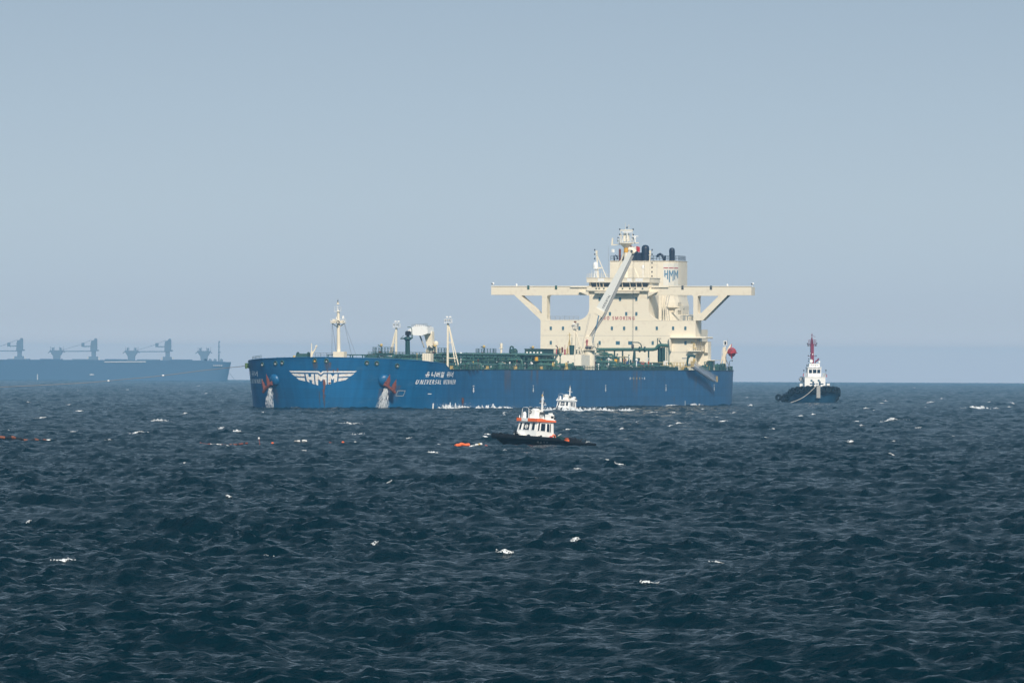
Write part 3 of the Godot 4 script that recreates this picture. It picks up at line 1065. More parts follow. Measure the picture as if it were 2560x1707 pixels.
	# windlasses, bow crane, stores, rails
	for w in [[-10.2, -16.0, 1.5], [-14.2, -17.0, 0.8], [8.0, -17.0, 1.25], [12.0, -19.0, 1.1]]:
		var g := Shape.new()
		var c := Vector3(w[0], 11.55 + w[2] * 0.75, w[1])
		g.cyl(c - Vector3(1.4, 0, 0), c + Vector3(1.2, 0, 0), w[2] * 0.9, w[2] * 0.9, 14)
		g.cyl(c + Vector3(1.2, 0, 0), c + Vector3(1.45, 0, 0), w[2] * 1.15, w[2] * 1.15, 16)
		g.cyl(c - Vector3(1.6, 0, 0), c - Vector3(1.4, 0, 0), w[2] * 1.15, w[2] * 1.15, 16)
		g.box(c + Vector3(2.2, -0.6, 0), Vector3(1.4, 1.4, 1.5)).box(Vector3(w[0], 10.7, w[1]), Vector3(4.0, 1.3, 2.0))
		obj("windlass", g, "deck_green", tanker)
	var k := Shape.new()
	k.cyl(Vector3(-7.9, 10.05, -15), Vector3(-7.7, 14.6, -15), 0.42, 0.3, 8)
	k.bar(Vector3(-7.7, 14.2, -15), Vector3(-7.75, 16.6, -15), 0.18, 0.18).bar(Vector3(-7.7, 13.4, -15), Vector3(-6.3, 16.0, -15), 0.22, 0.22).bar(Vector3(-7.5, 14.2, -15), Vector3(-6.5, 15.7, -15), 0.14, 0.14).cyl(Vector3(-6.45, 15.9, -15.2), Vector3(-6.45, 15.9, -14.8), 0.26, 0.26, 8)
	obj("stores_crane", k, "cream_trim", tanker)
	obj("bow_rail", rail(Shape.new(), [Vector3(-6.8, 12.8, -15), Vector3(-2.2, 12.8, -15)], 1.35, 1.2, 0.035), "dark_grey", tanker)
	obj("bow_rail", rail(Shape.new(), [hull_at(-23.4, 12.0), hull_at(-20.6, 12.15), hull_at(-18.4, 12.35)], 1.15, 0.8, 0.04), "dark_green", tanker)
	for b in [[-15.6, -18, 0.5], [-13.2, -14, 0.4], [-16.6, -16, 0.35], [4.5, -13, 0.4], [6.0, -14, 0.4]]:
		obj("bollard", Shape.new().cyl(Vector3(b[0] - 0.5, 10.05, b[1]), Vector3(b[0] - 0.5, 13.0, b[1]), b[2], b[2], 8).cyl(Vector3(b[0] + 0.6, 10.05, b[1]), Vector3(b[0] + 0.6, 13.0, b[1]), b[2], b[2], 8).box(Vector3(b[0], 10.6, b[1]), Vector3(2.2, 1.0, 1.0)), "deck_green", tanker)
	obj("yellow_reel", Shape.new().ball(Vector3(-12.4, 13.1, -15), 0.42, 8), "ochre", tanker)


func tanker_deck() -> void:
	var r := RandomNumberGenerator.new(); r.seed = 77
	# fore and aft cargo lines on saddles, and the catwalk over them
	for l in [[-9.0, 12.3, 0.42], [-7.4, 12.3, 0.42], [-5.4, 12.1, 0.35], [3.0, 12.2, 0.38], [4.6, 12.9, 0.30], [6.4, 12.3, 0.42], [8.2, 13.55, 0.36], [10.4, 11.8, 0.30], [14.5, 11.4, 0.26], [20.5, 11.2, 0.22]]:
		var path := []
		for k in 9: path.append(Vector3(l[0] + 0.1 * sin(k * 2.1), l[1], -34.0 - k * 26.5))
		obj("cargo_pipe", Shape.new().tube(path, l[2], 8), "pipe_green", tanker)
		var fl := Shape.new()
		for k in 17:
			var at := Vector3(l[0], l[1], -38.0 - k * 13.0 - r.randf() * 4.0)
			fl.cyl(at, at + Vector3(0, 0, 0.3), l[2] * 1.45, l[2] * 1.45, 10)
		tag(obj("pipe_flanges", fl, "dark_green", tanker), "", "", "", "stuff")
	for k in 22:
		var z := -36.0 - k * 10.6
		var g := Shape.new()
		for x in [-10.0, -4.0, 1.5, 5.5, 9.5]: g.bar(Vector3(x, 10.05, z), Vector3(x, 13.8, z), 0.24, 0.24)
		g.bar(Vector3(-10.2, 11.6, z), Vector3(11.2, 11.6, z), 0.28, 0.24).bar(Vector3(-10.2, 13.75, z), Vector3(9.7, 13.75, z), 0.24, 0.22)
		obj("pipe_rack", g, "deck_green", tanker)
	obj("catwalk", Shape.new().block(Vector3(0.2, 13.9, -38), Vector3(2.2, 14.06, -272)), "deck_green", tanker)
	obj("catwalk_rail", rail(rail(Shape.new(), [Vector3(0.2, 14.0, -38), Vector3(0.2, 14.0, -272)], 0.55, 3.0, 0.04, 2), [Vector3(2.2, 14.0, -38), Vector3(2.2, 14.0, -272)], 0.55, 3.0, 0.04, 2), "pipe_green", tanker)
	# foam monitor platforms along the middle, one per row of tanks
	for u in [48.0, 96.0, 142.0, 190.0, 240.0]:
		var p := Node3D.new()
		p.name = numbered_in(tanker, "monitor_platform")
		p.position = Vector3(1.2, 0, -u)
		tanker.add_child(p, true)
		obj("floor", Shape.new().block(Vector3(-2.4, 13.9, -1.6), Vector3(2.4, 14.25, 1.6)), "dark_green", p)
		obj("railing", rail(Shape.new(), [Vector3(-2.4, 14.25, 1.6), Vector3(2.4, 14.25, 1.6), Vector3(2.4, 14.25, -1.6), Vector3(-2.4, 14.25, -1.6), Vector3(-2.4, 14.25, 1.6)], 1.5, 0.8, 0.04), "dark_green", p)
		obj("foam_monitor", Shape.new().cyl(Vector3(-0.6, 14.25, 0), Vector3(-0.6, 15.5, 0), 0.22, 0.16, 8).tube([Vector3(-0.6, 15.5, 0), Vector3(-0.5, 15.9, 0.1), Vector3(-1.3, 16.3, 0.6)], 0.13, 6), "deck_green", p)
		obj("monitor_head", Shape.new().ball(Vector3(-0.55, 16.3, 0.1), 0.42, 8), "ochre", p)
		obj("monitor_base", Shape.new().cyl(Vector3(-0.9, 14.25, 0.2), Vector3(-0.9, 14.75, 0.2), 0.5, 0.42, 8), "rust", p)
		for q in 5:
			obj("hydrant", Shape.new().ball(Vector3(-2.2 + q * 1.05, 13.5, 1.7), r.randf_range(0.22, 0.36), 6), "white" if q % 2 else "grey", p)
	# tank hatches, vent posts, valves, boxes: every piece by itself
	for k in 64:
		var u := 30.0 + r.randf() * 225.0
		var x := r.randf_range(9.0, 26.0) if r.randf() < 0.72 else r.randf_range(-20.0, -10.0)
		var g := Shape.new()
		match k % 4:
			0:
				obj("tank_hatch", g.cyl(Vector3(x, 10.05, -u), Vector3(x, 11.5, -u), 0.95, 0.95, 12).lathe(Vector3(x, 11.5, -u), [Vector2(1.1, 0), Vector2(1.05, 0.2), Vector2(0.5, 0.42), Vector2(0, 0.5)], 12), "pipe_green", tanker)
			1:
				var h := r.randf_range(12.4, 14.2)
				obj("vent_post", g.cyl(Vector3(x, 10.05, -u), Vector3(x, h, -u), 0.16, 0.16, 6).ball(Vector3(x, h + 0.1, -u), 0.4, 8), "pipe_green" if k % 3 else "white", tanker)
			2:
				obj("valve", g.cyl(Vector3(x, 10.05, -u), Vector3(x, 12.0, -u), 0.22, 0.22, 6).torus(Vector3(x, 12.1, -u), 0.45, 0.07, Basis(Vector3.RIGHT, 1.2), 12, 5).box(Vector3(x, 10.9, -u), Vector3(0.9, 0.7, 0.9)), "deck_green" if k % 3 else "red", tanker)
			3:
				obj("deck_locker", g.box(Vector3(x, 11.1, -u), Vector3(r.randf_range(1.4, 2.8), 2.1, r.randf_range(1.4, 3.0))).box(Vector3(x, 12.2, -u), Vector3(1.0, 0.16, 1.2)), "deck_green", tanker)
	# cross lines and risers
	for k in 18:
		var u := 40.0 + k * 12.4 + r.randf() * 3.0
		var y := r.randf_range(11.0, 13.6)
		var x0 := r.randf_range(4.0, 10.0); var x1 := r.randf_range(17.0, 25.0)
		obj("branch_pipe", Shape.new().tube([Vector3(x0, y, -u), Vector3(x1 - 0.6, y, -u), Vector3(x1 - 0.15, y - 0.15, -u), Vector3(x1, y - 0.6, -u), Vector3(x1, 10.1, -u)], r.randf_range(0.2, 0.36), 7), "pipe_green", tanker)
	# side gangway racks: posts and beams at the port side, dark gaps between
	for k in 30:
		var u := 42.0 + k * 3.6
		obj("rack_post", Shape.new().bar(Vector3(19.0, 10.05, -u), Vector3(19.0, 14.0, -u), 0.2, 0.2).bar(Vector3(19.0, 13.9, -u), Vector3(12.0, 13.9, -u), 0.2, 0.2), "pipe_green" if k % 2 else "deck_green", tanker)
	for e in [[19.0, 14.05, 0.3], [17.6, 13.9, 0.22], [19.1, 12.4, 0.14], [15.5, 13.3, 0.34], [21.2, 11.3, 0.28]]:
		obj("service_pipe", Shape.new().cyl(Vector3(e[0], e[1], -40), Vector3(e[0], e[1], -150), e[2], e[2], 8), "pipe_green", tanker)
	# dark web frames and cofferdam lockers that close the view across the deck
	for k in 11:
		var u := 46.0 + k * 20.0
		obj("tank_casing", Shape.new().block(Vector3(-14, 10.05, -u - 7.0), Vector3(13, 12.0, -u + 5.0)), "dark_green", tanker)
	# roller fairleads in threes, and fittings along the port edge
	for u in [36.0, 39.0, 42.0, 67.0, 70.2, 73.4, 92.5, 95.6, 98.8]:
		obj("roller_fairlead", Shape.new().cyl(Vector3(28.2, 10.05, -u), Vector3(28.2, 10.5, -u), 0.75, 0.75, 10).cyl(Vector3(28.2, 10.5, -u), Vector3(28.2, 11.35, -u), 0.5, 0.5, 10).lathe(Vector3(28.2, 11.35, -u), [Vector2(0.62, 0), Vector2(0.55, 0.14), Vector2(0, 0.22)], 10), "deck_green", tanker)
	for k in 56:
		var u := 27.0 + k * 4.05 + r.randf() * 1.4
		if u > 146 and u < 160: continue
		var x := 28.6 if u > 60 else 24.8 + (u - 22.0) * 0.1
		match k % 3:
			0: obj("edge_bollard", Shape.new().cyl(Vector3(x, 10.05, -u), Vector3(x, 11.0, -u), 0.3, 0.34, 8).cyl(Vector3(x, 10.05, -u - 1.1), Vector3(x, 11.0, -u - 1.1), 0.3, 0.34, 8).box(Vector3(x, 10.2, -u - 0.55), Vector3(0.8, 0.25, 2.2)), "pipe_green" if k % 2 else "ochre", tanker)
			1: obj("edge_bracket", Shape.new().box(Vector3(x, 10.6, -u), Vector3(0.4, 1.1, 0.25)).box(Vector3(x - 0.2, 10.35, -u - 0.5), Vector3(0.9, 0.6, 1.6)), "pipe_green", tanker)
			2: obj("fire_box", Shape.new().box(Vector3(x - 0.8, 10.9, -u), Vector3(0.5, 1.0, 0.9)).box(Vector3(x - 0.8, 10.3, -u), Vector3(0.2, 0.5, 0.2)), "grey" if k % 2 else "deck_green", tanker)
	# small fittings everywhere over the pipes: gauges, lamps, caps, signs
	for k in 120:
		var u := 28.0 + r.randf() * 215.0
		var x := r.randf_range(12.0, 27.5)
		if u > 140 and u < 175 and x > 16: continue
		var y := r.randf_range(10.7, 14.6) if x < 19.5 else r.randf_range(10.6, 12.6)
		var c: String = ["white", "grey", "pipe_green", "dark_grey", "black", "grey", "dark_green", "white", "ochre", "black", "pipe_green", "rust"][k % 12]
		match k % 3:
			0: obj("gauge_post", Shape.new().cyl(Vector3(x, 10.05, -u), Vector3(x, y, -u), 0.06, 0.06, 5).box(Vector3(x, y, -u), Vector3(0.34, 0.4, 0.24)), c, tanker)
			1: obj("pipe_cap", Shape.new().cyl(Vector3(x, 10.05, -u), Vector3(x, y - 0.3, -u), 0.12, 0.12, 6).cyl(Vector3(x, y - 0.3, -u), Vector3(x, y, -u), 0.3, 0.22, 8), c, tanker)
			2: obj("stanchion_lamp", Shape.new().cyl(Vector3(x, 10.05, -u), Vector3(x, y, -u), 0.07, 0.05, 5).ball(Vector3(x, y, -u), 0.2, 6), c, tanker)
	# green vent mast and light masts
	var z := -60.0
	var vm := obj("vent_mast", Shape.new().cyl(Vector3(4.15, 10.05, z), Vector3(4.05, 17.6, z), 0.72, 0.6, 12).lathe(Vector3(4.05, 17.6, z), [Vector2(0.6, 0), Vector2(1.1, 0.3), Vector2(0.75, 0.9)], 12), "dark_green", tanker)
	obj("vent_head", Shape.new().box(Vector3(4.2, 19.4, z), Vector3(1.25, 0.95, 1.25)).box(Vector3(4.2, 19.95, z), Vector3(0.9, 0.2, 0.9)).cyl(Vector3(4.1, 18.3, z), Vector3(4.15, 19.0, z), 0.45, 0.4, 8), "black", vm)
	obj("gooseneck", Shape.new().tube([Vector3(5.2, 18.2, z), Vector3(5.2, 20.4, z), Vector3(5.0, 20.9, z), Vector3(4.6, 21.1, z), Vector3(4.0, 21.05, z)], 0.1, 6), "pipe_green", vm)
	obj("side_arms", Shape.new().bar(Vector3(2.1, 18.0, z), Vector3(3.6, 18.2, z), 0.15, 0.3).bar(Vector3(2.1, 18.0, z), Vector3(3.0, 18.9, z), 0.1, 0.1).bar(Vector3(4.6, 18.1, z), Vector3(5.4, 18.2, z), 0.15, 0.3).bar(Vector3(5.4, 18.1, z), Vector3(5.4, 19.2, z), 0.1, 0.1), "deck_green", vm)
	for mst in [[21.6, 1.0, -38.0, 22.0], [-6.1, -1.0, -83.0, 21.1]]:
		var x: float = mst[0]; var d: float = mst[1]; var zz: float = mst[2]; var h: float = mst[3]
		var lm := obj("light_mast", Shape.new().bar(Vector3(x, 10.05, zz), Vector3(x, h, zz), 0.45, 0.45), "cream_trim", tanker)
		for e in [2.1, 3.0]:
			obj("leg", Shape.new().bar(Vector3(x + d * e, 10.05, zz - 0.6), Vector3(x + d * 0.2, h - 0.6, zz - 0.2), 0.24, 0.24), "cream_trim", lm)
		obj("brace", Shape.new().bar(Vector3(x, 13.0, zz), Vector3(x + d * 2.2, 13.0, zz - 0.6), 0.2, 0.2).bar(Vector3(x, 17.0, zz), Vector3(x + d * 1.3, 17.0, zz - 0.4), 0.16, 0.16), "cream_trim", lm)
		obj("lamp_platform", rail(Shape.new().box(Vector3(x + 0.1, h, zz), Vector3(1.7, 0.12, 1.5)), [Vector3(x - 0.7, h, zz + 0.7), Vector3(x + 0.9, h, zz + 0.7), Vector3(x + 0.9, h, zz - 0.7)], 1.1, 0.5, 0.035), "white", lm)
		for q in 4: lamp(Vector3(x - 0.5 + q * 0.42, h + 0.75 + (q % 2) * 0.8, zz + 0.4), lm, "white" if q % 2 else "grey", 0.36)
	# mid-deck fittings seen against the sky
	obj("vent_cowl", Shape.new().cyl(Vector3(9, 10.05, -130), Vector3(9, 16.4, -130), 0.34, 0.3, 8).cyl(Vector3(9, 16.4, -130), Vector3(9, 17.2, -130), 0.4, 0.4, 8).box(Vector3(9, 15.9, -130), Vector3(0.9, 0.2, 0.9)), "cream_trim", tanker)
	obj("ventilator", Shape.new().cyl(Vector3(10.2, 13.5, -136), Vector3(10.2, 15.7, -136), 0.8, 0.7, 12).torus(Vector3(10.2, 15.9, -136), 0.45, 0.2, Basis(Vector3.RIGHT, PI / 2), 12, 6), "deck_green", tanker)
	obj("ventilator", Shape.new().cyl(Vector3(9.3, 14.2, -142), Vector3(9.3, 15.0, -142), 0.8, 0.8, 12).ball(Vector3(9.3, 15.0, -142), 0.85, 12), "deck_green", tanker)
	obj("pump_house", Shape.new().block(Vector3(5.2, 14.2, -176), Vector3(10.6, 15.7, -166)).block(Vector3(5.0, 15.7, -176.2), Vector3(10.8, 15.85, -165.8)), "deck_green", tanker)
	for q in 5: obj("porthole", Shape.new().cyl(Vector3(5.9 + q, 14.75, -165.9), Vector3(5.9 + q, 14.75, -165.8), 0.28, 0.28, 10), "white", tanker)
	for q in 6: obj("spool_valve", Shape.new().box(Vector3(9.0 + q * 0.75, 15.0 + (q * 7 % 3) * 0.3, -185), Vector3(0.4, 1.5, 0.5)).cyl(Vector3(9.0 + q * 0.75, 15.6, -185), Vector3(9.0 + q * 0.75, 17.0 - (q % 3) * 0.5, -185), 0.06, 0.06, 5), ["red", "ochre", "rust", "notice_red", "ochre", "red"][q], tanker)
	obj("deck_house", Shape.new().block(Vector3(12.8, 14.0, -200), Vector3(17.0, 14.5, -190)).block(Vector3(13.4, 10.05, -199), Vector3(16.4, 14.0, -191)), "cream", tanker)


func tanker_manifold() -> void:
	# the loading manifold amidships: tall pale pipe loops, drip trays, valves
	for k in 5:
		var z := -128.0 - k * 6.5
		obj("manifold_pipe", Shape.new().tube([Vector3(2.0, 14.1, z), Vector3(16.2, 14.1, z), Vector3(16.9, 13.9, z), Vector3(17.1, 13.3, z), Vector3(17.1, 12.0, z), Vector3(17.4, 11.5, z), Vector3(18.0, 11.4, z), Vector3(24.0, 11.4, z)], 0.46, 9), "pipe_green", tanker)
		obj("blank_flange", Shape.new().cyl(Vector3(24.0, 11.4, z), Vector3(24.3, 11.4, z), 0.75, 0.75, 12), "pipe_green" if k % 2 else "ochre", tanker)
	for k in 3:
		obj("crossover_pipe", Shape.new().tube([Vector3(15.0 + k, 12.0 + k * 0.7, -120), Vector3(15.0 + k, 12.0 + k * 0.7, -170)], 0.4, 8), "pipe_green", tanker)
	obj("drip_tray", Shape.new().block(Vector3(21, 10.6, -165), Vector3(27, 10.9, -122)), "deck_green", tanker)
	obj("reducer_cap", Shape.new().cyl(Vector3(20.0, 12.5, -126), Vector3(20.0, 13.5, -126), 0.55, 0.45, 10), "yellow", tanker)
	# between the port crane and the house
	var z := -255.0
	var big := obj("transverse_pipe", Shape.new().tube([Vector3(0.9, 15.9, z), Vector3(17.6, 16.0, z), Vector3(18.5, 16.2, z), Vector3(19.0, 16.9, z), Vector3(19.4, 17.15, z), Vector3(20.2, 17.2, z), Vector3(22.1, 17.1, z)], 0.5, 10), "pipe_green", tanker)
	for x in [3.2, 6.2, 8.6, 16.3]:
		obj("support", Shape.new().bar(Vector3(x, 10.05, z), Vector3(x, 15.8, z), 0.36, 0.36), "dark_green", big)
	obj("support", Shape.new().cyl(Vector3(12.2, 10.05, z + 1), Vector3(12.25, 15.8, z + 0.5), 0.75, 0.3, 8), "dark_green", big)
	for x in [13.5, 15.0]:
		obj("flange", Shape.new().cyl(Vector3(x, 16.0, z), Vector3(x + 0.3, 16.0, z), 0.85, 0.85, 10), "dark_green", big)
	for x in [19.6, 20.5, 21.1, 21.7, 22.3]:
		obj("riser", Shape.new().cyl(Vector3(x, 10.05, z), Vector3(x, 17.0, z), 0.14, 0.14, 6), "pipe_green", big)
	obj("separator_tank", Shape.new().block(Vector3(18.7, 10.05, z - 3), Vector3(20.4, 16.6, z - 1)), "dark_green", tanker)
	obj("pipe_frame", Shape.new().bar(Vector3(18.9, 17.0, z), Vector3(18.9, 19.2, z), 0.2, 0.2).bar(Vector3(18.9, 19.1, z), Vector3(19.9, 19.1, z), 0.16, 0.16).bar(Vector3(19.3, 18.7, z), Vector3(20.1, 17.4, z), 0.35, 0.3), "dark_green", tanker)
	obj("gooseneck_pipe", Shape.new().tube([Vector3(11.4, 18.0, z), Vector3(13.2, 18.0, z), Vector3(13.9, 17.6, z), Vector3(14.2, 16.9, z), Vector3(14.2, 16.0, z)], 0.16, 6), "dark_green", tanker)
	for p in [[[-0.6, 13.6], [4.4, 13.75], 0.42], [[-0.6, 12.7], [3.4, 12.7], 0.5], [[1.0, 15.2], [4.6, 15.0], 0.25], [[1.6, 14.5], [6.0, 14.5], 0.3]]:
		obj("suction_pipe", Shape.new().tube([Vector3(p[0][0], p[0][1] - 1.6, z + 2), Vector3(p[0][0], p[0][1] - 0.5, z + 2), Vector3(p[0][0] + 0.5, p[0][1], z + 2), Vector3(p[1][0], p[1][1], z + 2), Vector3(p[1][0] + 0.4, p[1][1] - 0.4, z + 2), Vector3(p[1][0] + 0.5, 10.1, z + 2)], p[2], 8), "pipe_green", tanker)
	var r := RandomNumberGenerator.new(); r.seed = 19
	for k in 26:
		var x := r.randf_range(0.5, 17.5); var y := r.randf_range(10.6, 13.2)
		match k % 3:
			0: obj("pump", Shape.new().cyl(Vector3(x - 0.4, y, z + 6), Vector3(x + 0.5, y, z + 6), 0.45, 0.45, 8).box(Vector3(x, y - 0.8, z + 6), Vector3(0.7, 1.2, 0.8)), ["deck_green", "dark_grey", "pipe_green"][k % 3], tanker)
			1: obj("valve_wheel", Shape.new().torus(Vector3(x, y + 0.6, z + 5), 0.4, 0.07, Basis(Vector3.RIGHT, 1.1), 10, 4).cyl(Vector3(x, 10.05, z + 5), Vector3(x, y + 0.6, z + 5), 0.1, 0.1, 5), ["white", "red", "deck_green", "ochre"][k % 4], tanker)
			2: obj("small_riser", Shape.new().cyl(Vector3(x, 10.05, z + 4), Vector3(x, y + 1.4, z + 4), 0.16, 0.16, 6), "pipe_green", tanker)
	for p in [[4.0, 12.6, 0.75], [9.0, 12.7, 0.5], [10.5, 11.4, 0.55], [-9.5, 12.6, 0.5]]:
		obj("yellow_valve", Shape.new().cyl(Vector3(p[0] - 0.5, p[1], z + 8), Vector3(p[0] + 0.5, p[1], z + 8), p[2], p[2], 10).box(Vector3(p[0], p[1] - 0.7, z + 8), Vector3(0.5, 0.8, 0.5)), "yellow", tanker)
	obj("tray_lip", Shape.new().tube([Vector3(18.2, 11.2, -216), Vector3(18.8, 11.5, -214), Vector3(28.6, 11.5, -213), Vector3(29.2, 11.2, -215), Vector3(29.2, 11.1, -228)], 0.25, 6), "pipe_green", tanker)
	obj("drip_tray", Shape.new().block(Vector3(18, 10.4, -228), Vector3(29, 11.0, -214)), "deck_green", tanker)
	for k in 6: obj("bulwark_plate", Shape.new().block(Vector3(29.2, 10.05, -165.0 - k * 12.5), Vector3(29.35, 10.95, -176.5 - k * 12.5)).block(Vector3(28.9, 10.05, -170.0 - k * 12.5), Vector3(29.2, 10.8, -170.3 - k * 12.5)), "dark_green", tanker)
	obj("notice_board", Shape.new().block(Vector3(24.7, 11.6, -240), Vector3(26.0, 12.7, -240.15)).bar(Vector3(25.3, 10.05, -240.1), Vector3(25.3, 11.6, -240.1), 0.12, 0.12), "white", tanker)
	obj("yellow_rail", rail(Shape.new(), [Vector3(22.2, 10.6, -238), Vector3(30.0, 10.6, -242)], 1.7, 0.9, 0.06, 2), "ochre", tanker)
	obj("yellow_rail", rail(Shape.new(), [Vector3(25.5, 10.1, -246), Vector3(29.8, 10.1, -246)], 2.2, 0.8, 0.06, 2), "ochre", tanker)


func tanker_cranes() -> void:
	# drip shelter at the port rail, on legs
	var sh := obj("valve_shelter", Shape.new().block(Vector3(17.9, 11.25, -150), Vector3(25.8, 14.15, -158.5)), "shelter_paint", tanker)
	for k in 15: obj("post", Shape.new().bar(Vector3(18.1 + k * 0.54, 10.05, -150.4), Vector3(18.1 + k * 0.54, 11.25, -150.4), 0.16, 0.16), "cream_trim", sh)
	obj("seam", Shape.new().block(Vector3(23.9, 11.3, -149.97), Vector3(23.96, 14.1, -150.02)), "grey", sh)
	obj("deck_crate", Shape.new().block(Vector3(22.6, 10.05, -148), Vector3(24.0, 11.1, -149.2)), "dark_green", tanker)
	obj("deck_crate", Shape.new().block(Vector3(24.9, 10.05, -147.5), Vector3(26.4, 11.0, -149)), "dark_green", tanker)
	var loc := obj("locker", Shape.new().block(Vector3(17.2, 12.0, -30), Vector3(19.4, 14.2, -32.5)), "cream", tanker)
	for x in [17.75, 18.3, 18.85]: obj("door_seam", Shape.new().block(Vector3(x, 12.05, -29.98), Vector3(x + 0.05, 14.15, -30.02)), "grey", loc)
	obj("legs", Shape.new().block(Vector3(17.8, 10.05, -30.2), Vector3(18.1, 12.0, -30.6)).block(Vector3(19.5, 10.05, -30.2), Vector3(19.8, 12.0, -30.6)), "cream", loc)
	# port hose crane with its jib raised
	var z := -168.0
	var pc := obj("hose_crane", Shape.new().cyl(Vector3(22.9, 10.05, z), Vector3(22.9, 15.6, z), 1.7, 1.6, 16), "cream", tanker)
	obj("crane_house", Shape.new().prism(PackedVector2Array([Vector2(21.7, 15.4), Vector2(24.4, 15.4), Vector2(23.9, 19.3), Vector2(22.0, 19.3)]), Vector3(0, 0, z + 1.1), 2.2), "cream", pc)
	obj("walkway", rail(Shape.new().box(Vector3(22.9, 15.5, z), Vector3(4.4, 0.14, 4.0)), [Vector3(20.7, 15.5, z + 2), Vector3(25.1, 15.5, z + 2)], 1.0, 0.8, 0.04), "cream_trim", pc)
	obj("winch", Shape.new().cyl(Vector3(22.4, 16.2, z + 1.6), Vector3(24.2, 16.2, z + 1.6), 0.5, 0.5, 10), "navy", pc)
	obj("hydraulic_pack", Shape.new().box(Vector3(22.7, 17.3, z + 1.3), Vector3(0.3, 2.2, 0.3)).box(Vector3(22.7, 18.0, z + 1.3), Vector3(0.6, 0.3, 0.3)), "notice_red", pc)
	obj("hose", Shape.new().tube([Vector3(24.2, 16.2, z + 1.5), Vector3(24.9, 16.5, z + 1.5), Vector3(25.5, 15.9, z + 1.5), Vector3(25.9, 16.4, z + 1.5), Vector3(25.8, 17.4, z + 1.5)], 0.13, 6), "dark_grey", pc)
	obj("hydraulic_tank", Shape.new().cyl(Vector3(20.3, 14.15, z + 8), Vector3(20.3, 16.8, z + 8), 0.55, 0.75, 10).cyl(Vector3(20.3, 16.8, z + 8), Vector3(20.3, 19.0, z + 8), 0.08, 0.06, 6), "dark_green", tanker)
	var foot := Vector3(22.2, 19.0, z); var tip := Vector3(34.9, 42.6, z)
	var along := (tip - foot).normalized()
	var across := Vector3(along.y, -along.x, 0)
	var jib := Shape.new()
	var length := foot.distance_to(tip)
	jib.prism(PackedVector2Array([Vector2(0, -0.5), Vector2(7.5, -1.25), Vector2(9.0, -1.25), Vector2(26.2, -0.62), Vector2(26.6, 0.5), Vector2(9.0, 1.25), Vector2(7.0, 1.05), Vector2(0, 0.5)]), foot + Vector3(0, 0, 0.75), 1.5, Basis(along, -across, along.cross(-across)))
	var jb := obj("jib", jib, "jib_paint", pc)
	obj("jib_web", Shape.new().bar(foot + along * 0.2 + across * 0.75, foot + along * 8.5 + across * 1.5, 0.3, 0.9).bar(foot + along * 8.5 + across * 1.5, foot + along * 26.0 + across * 0.8, 0.2, 0.8), "grey", jb)
	obj("jib_collar", Shape.new().prism(PackedVector2Array([Vector2(7.0, -1.4), Vector2(8.6, -1.45), Vector2(8.6, 1.45), Vector2(7.0, 1.4)]), foot + Vector3(0, 0, 0.95), 1.9, Basis(along, -across, along.cross(-across))), "cream_trim", jb)
	obj("jib_foot", Shape.new().prism(PackedVector2Array([Vector2(-0.3, -0.6), Vector2(7.0, -1.22), Vector2(7.0, 1.15), Vector2(-0.3, 0.6)]), foot + Vector3(0, 0, 0.85), 1.7, Basis(along, -across, along.cross(-across))), "cream", jb)
	obj("jib_head", Shape.new().tube([tip - across * 0.9, tip - across * 0.2 + along * 0.3, tip + across * 1.1], 0.75, 8), "cream_trim", jb)
	obj("head_sheave", Shape.new().cyl(tip + Vector3(0.25, 0, 0.7), tip + Vector3(0.25, 0, 0.95), 0.3, 0.3, 10), "dark_grey", jb)
	letters("ORIENTAL", flat(foot + along * 9.2 + across * 0.75 + Vector3(0, 0, 0.78), along, -across), 4.3, 0.6, 0.0, "print_black", jb)
	for x in [0.45, 0.75]:
		obj("hoist_wire", Shape.new().cyl(tip + Vector3(x, 0, 0.2), Vector3(tip.x + x * 0.75, 16.8, z + 0.2), 0.035, 0.035, 4), "dark_grey", pc)
	obj("hook_block", Shape.new().ball(Vector3(tip.x + 0.45, 16.6, z + 0.2), 0.42, 8, Vector3(1, 1.8, 0.8)).torus(Vector3(tip.x + 0.45, 15.7, z + 0.2), 0.25, 0.08, Basis(Vector3.RIGHT, PI / 2), 10, 5), "dark_grey", pc)
	obj("luffing_ram", Shape.new().cyl(Vector3(24.2, 17.5, z + 0.9), Vector3(25.2, 21.6, z + 0.9), 0.07, 0.07, 5).cyl(Vector3(25.2, 21.6, z + 0.9), Vector3(25.9, 25.0, z + 0.9), 0.17, 0.17, 6), "logo_blue", pc)
	obj("ladder", Shape.new().bar(Vector3(21.3, 15.5, z + 1), Vector3(23.6, 25.4, z + 1), 0.06, 0.06).bar(Vector3(21.0, 15.5, z + 1), Vector3(23.3, 25.4, z + 1), 0.06, 0.06), "grey", pc)
	# light mast beside it
	var lm := obj("light_mast", Shape.new().bar(Vector3(19.5, 14.1, -165), Vector3(19.7, 21.2, -165), 0.65, 0.65), "cream_trim", tanker)
	for e in [1.9, 2.5]: obj("leg", Shape.new().bar(Vector3(19.6 + e, 14.1, -166), Vector3(20.0, 20.6, -165.2), 0.22, 0.22), "cream_trim", lm)
	obj("lamp_platform", rail(Shape.new().box(Vector3(19.9, 21.3, -165), Vector3(1.6, 0.12, 1.4)), [Vector3(19.2, 21.3, -164.3), Vector3(20.6, 21.3, -164.3), Vector3(20.6, 21.3, -165.7)], 1.2, 0.5, 0.035), "grey", lm)
	for q in 5: lamp(Vector3(19.2 + q * 0.36, 22.1 + (q % 3) * 0.55, -164.6), lm, ["grey", "white", "rust", "white", "grey"][q], 0.4)
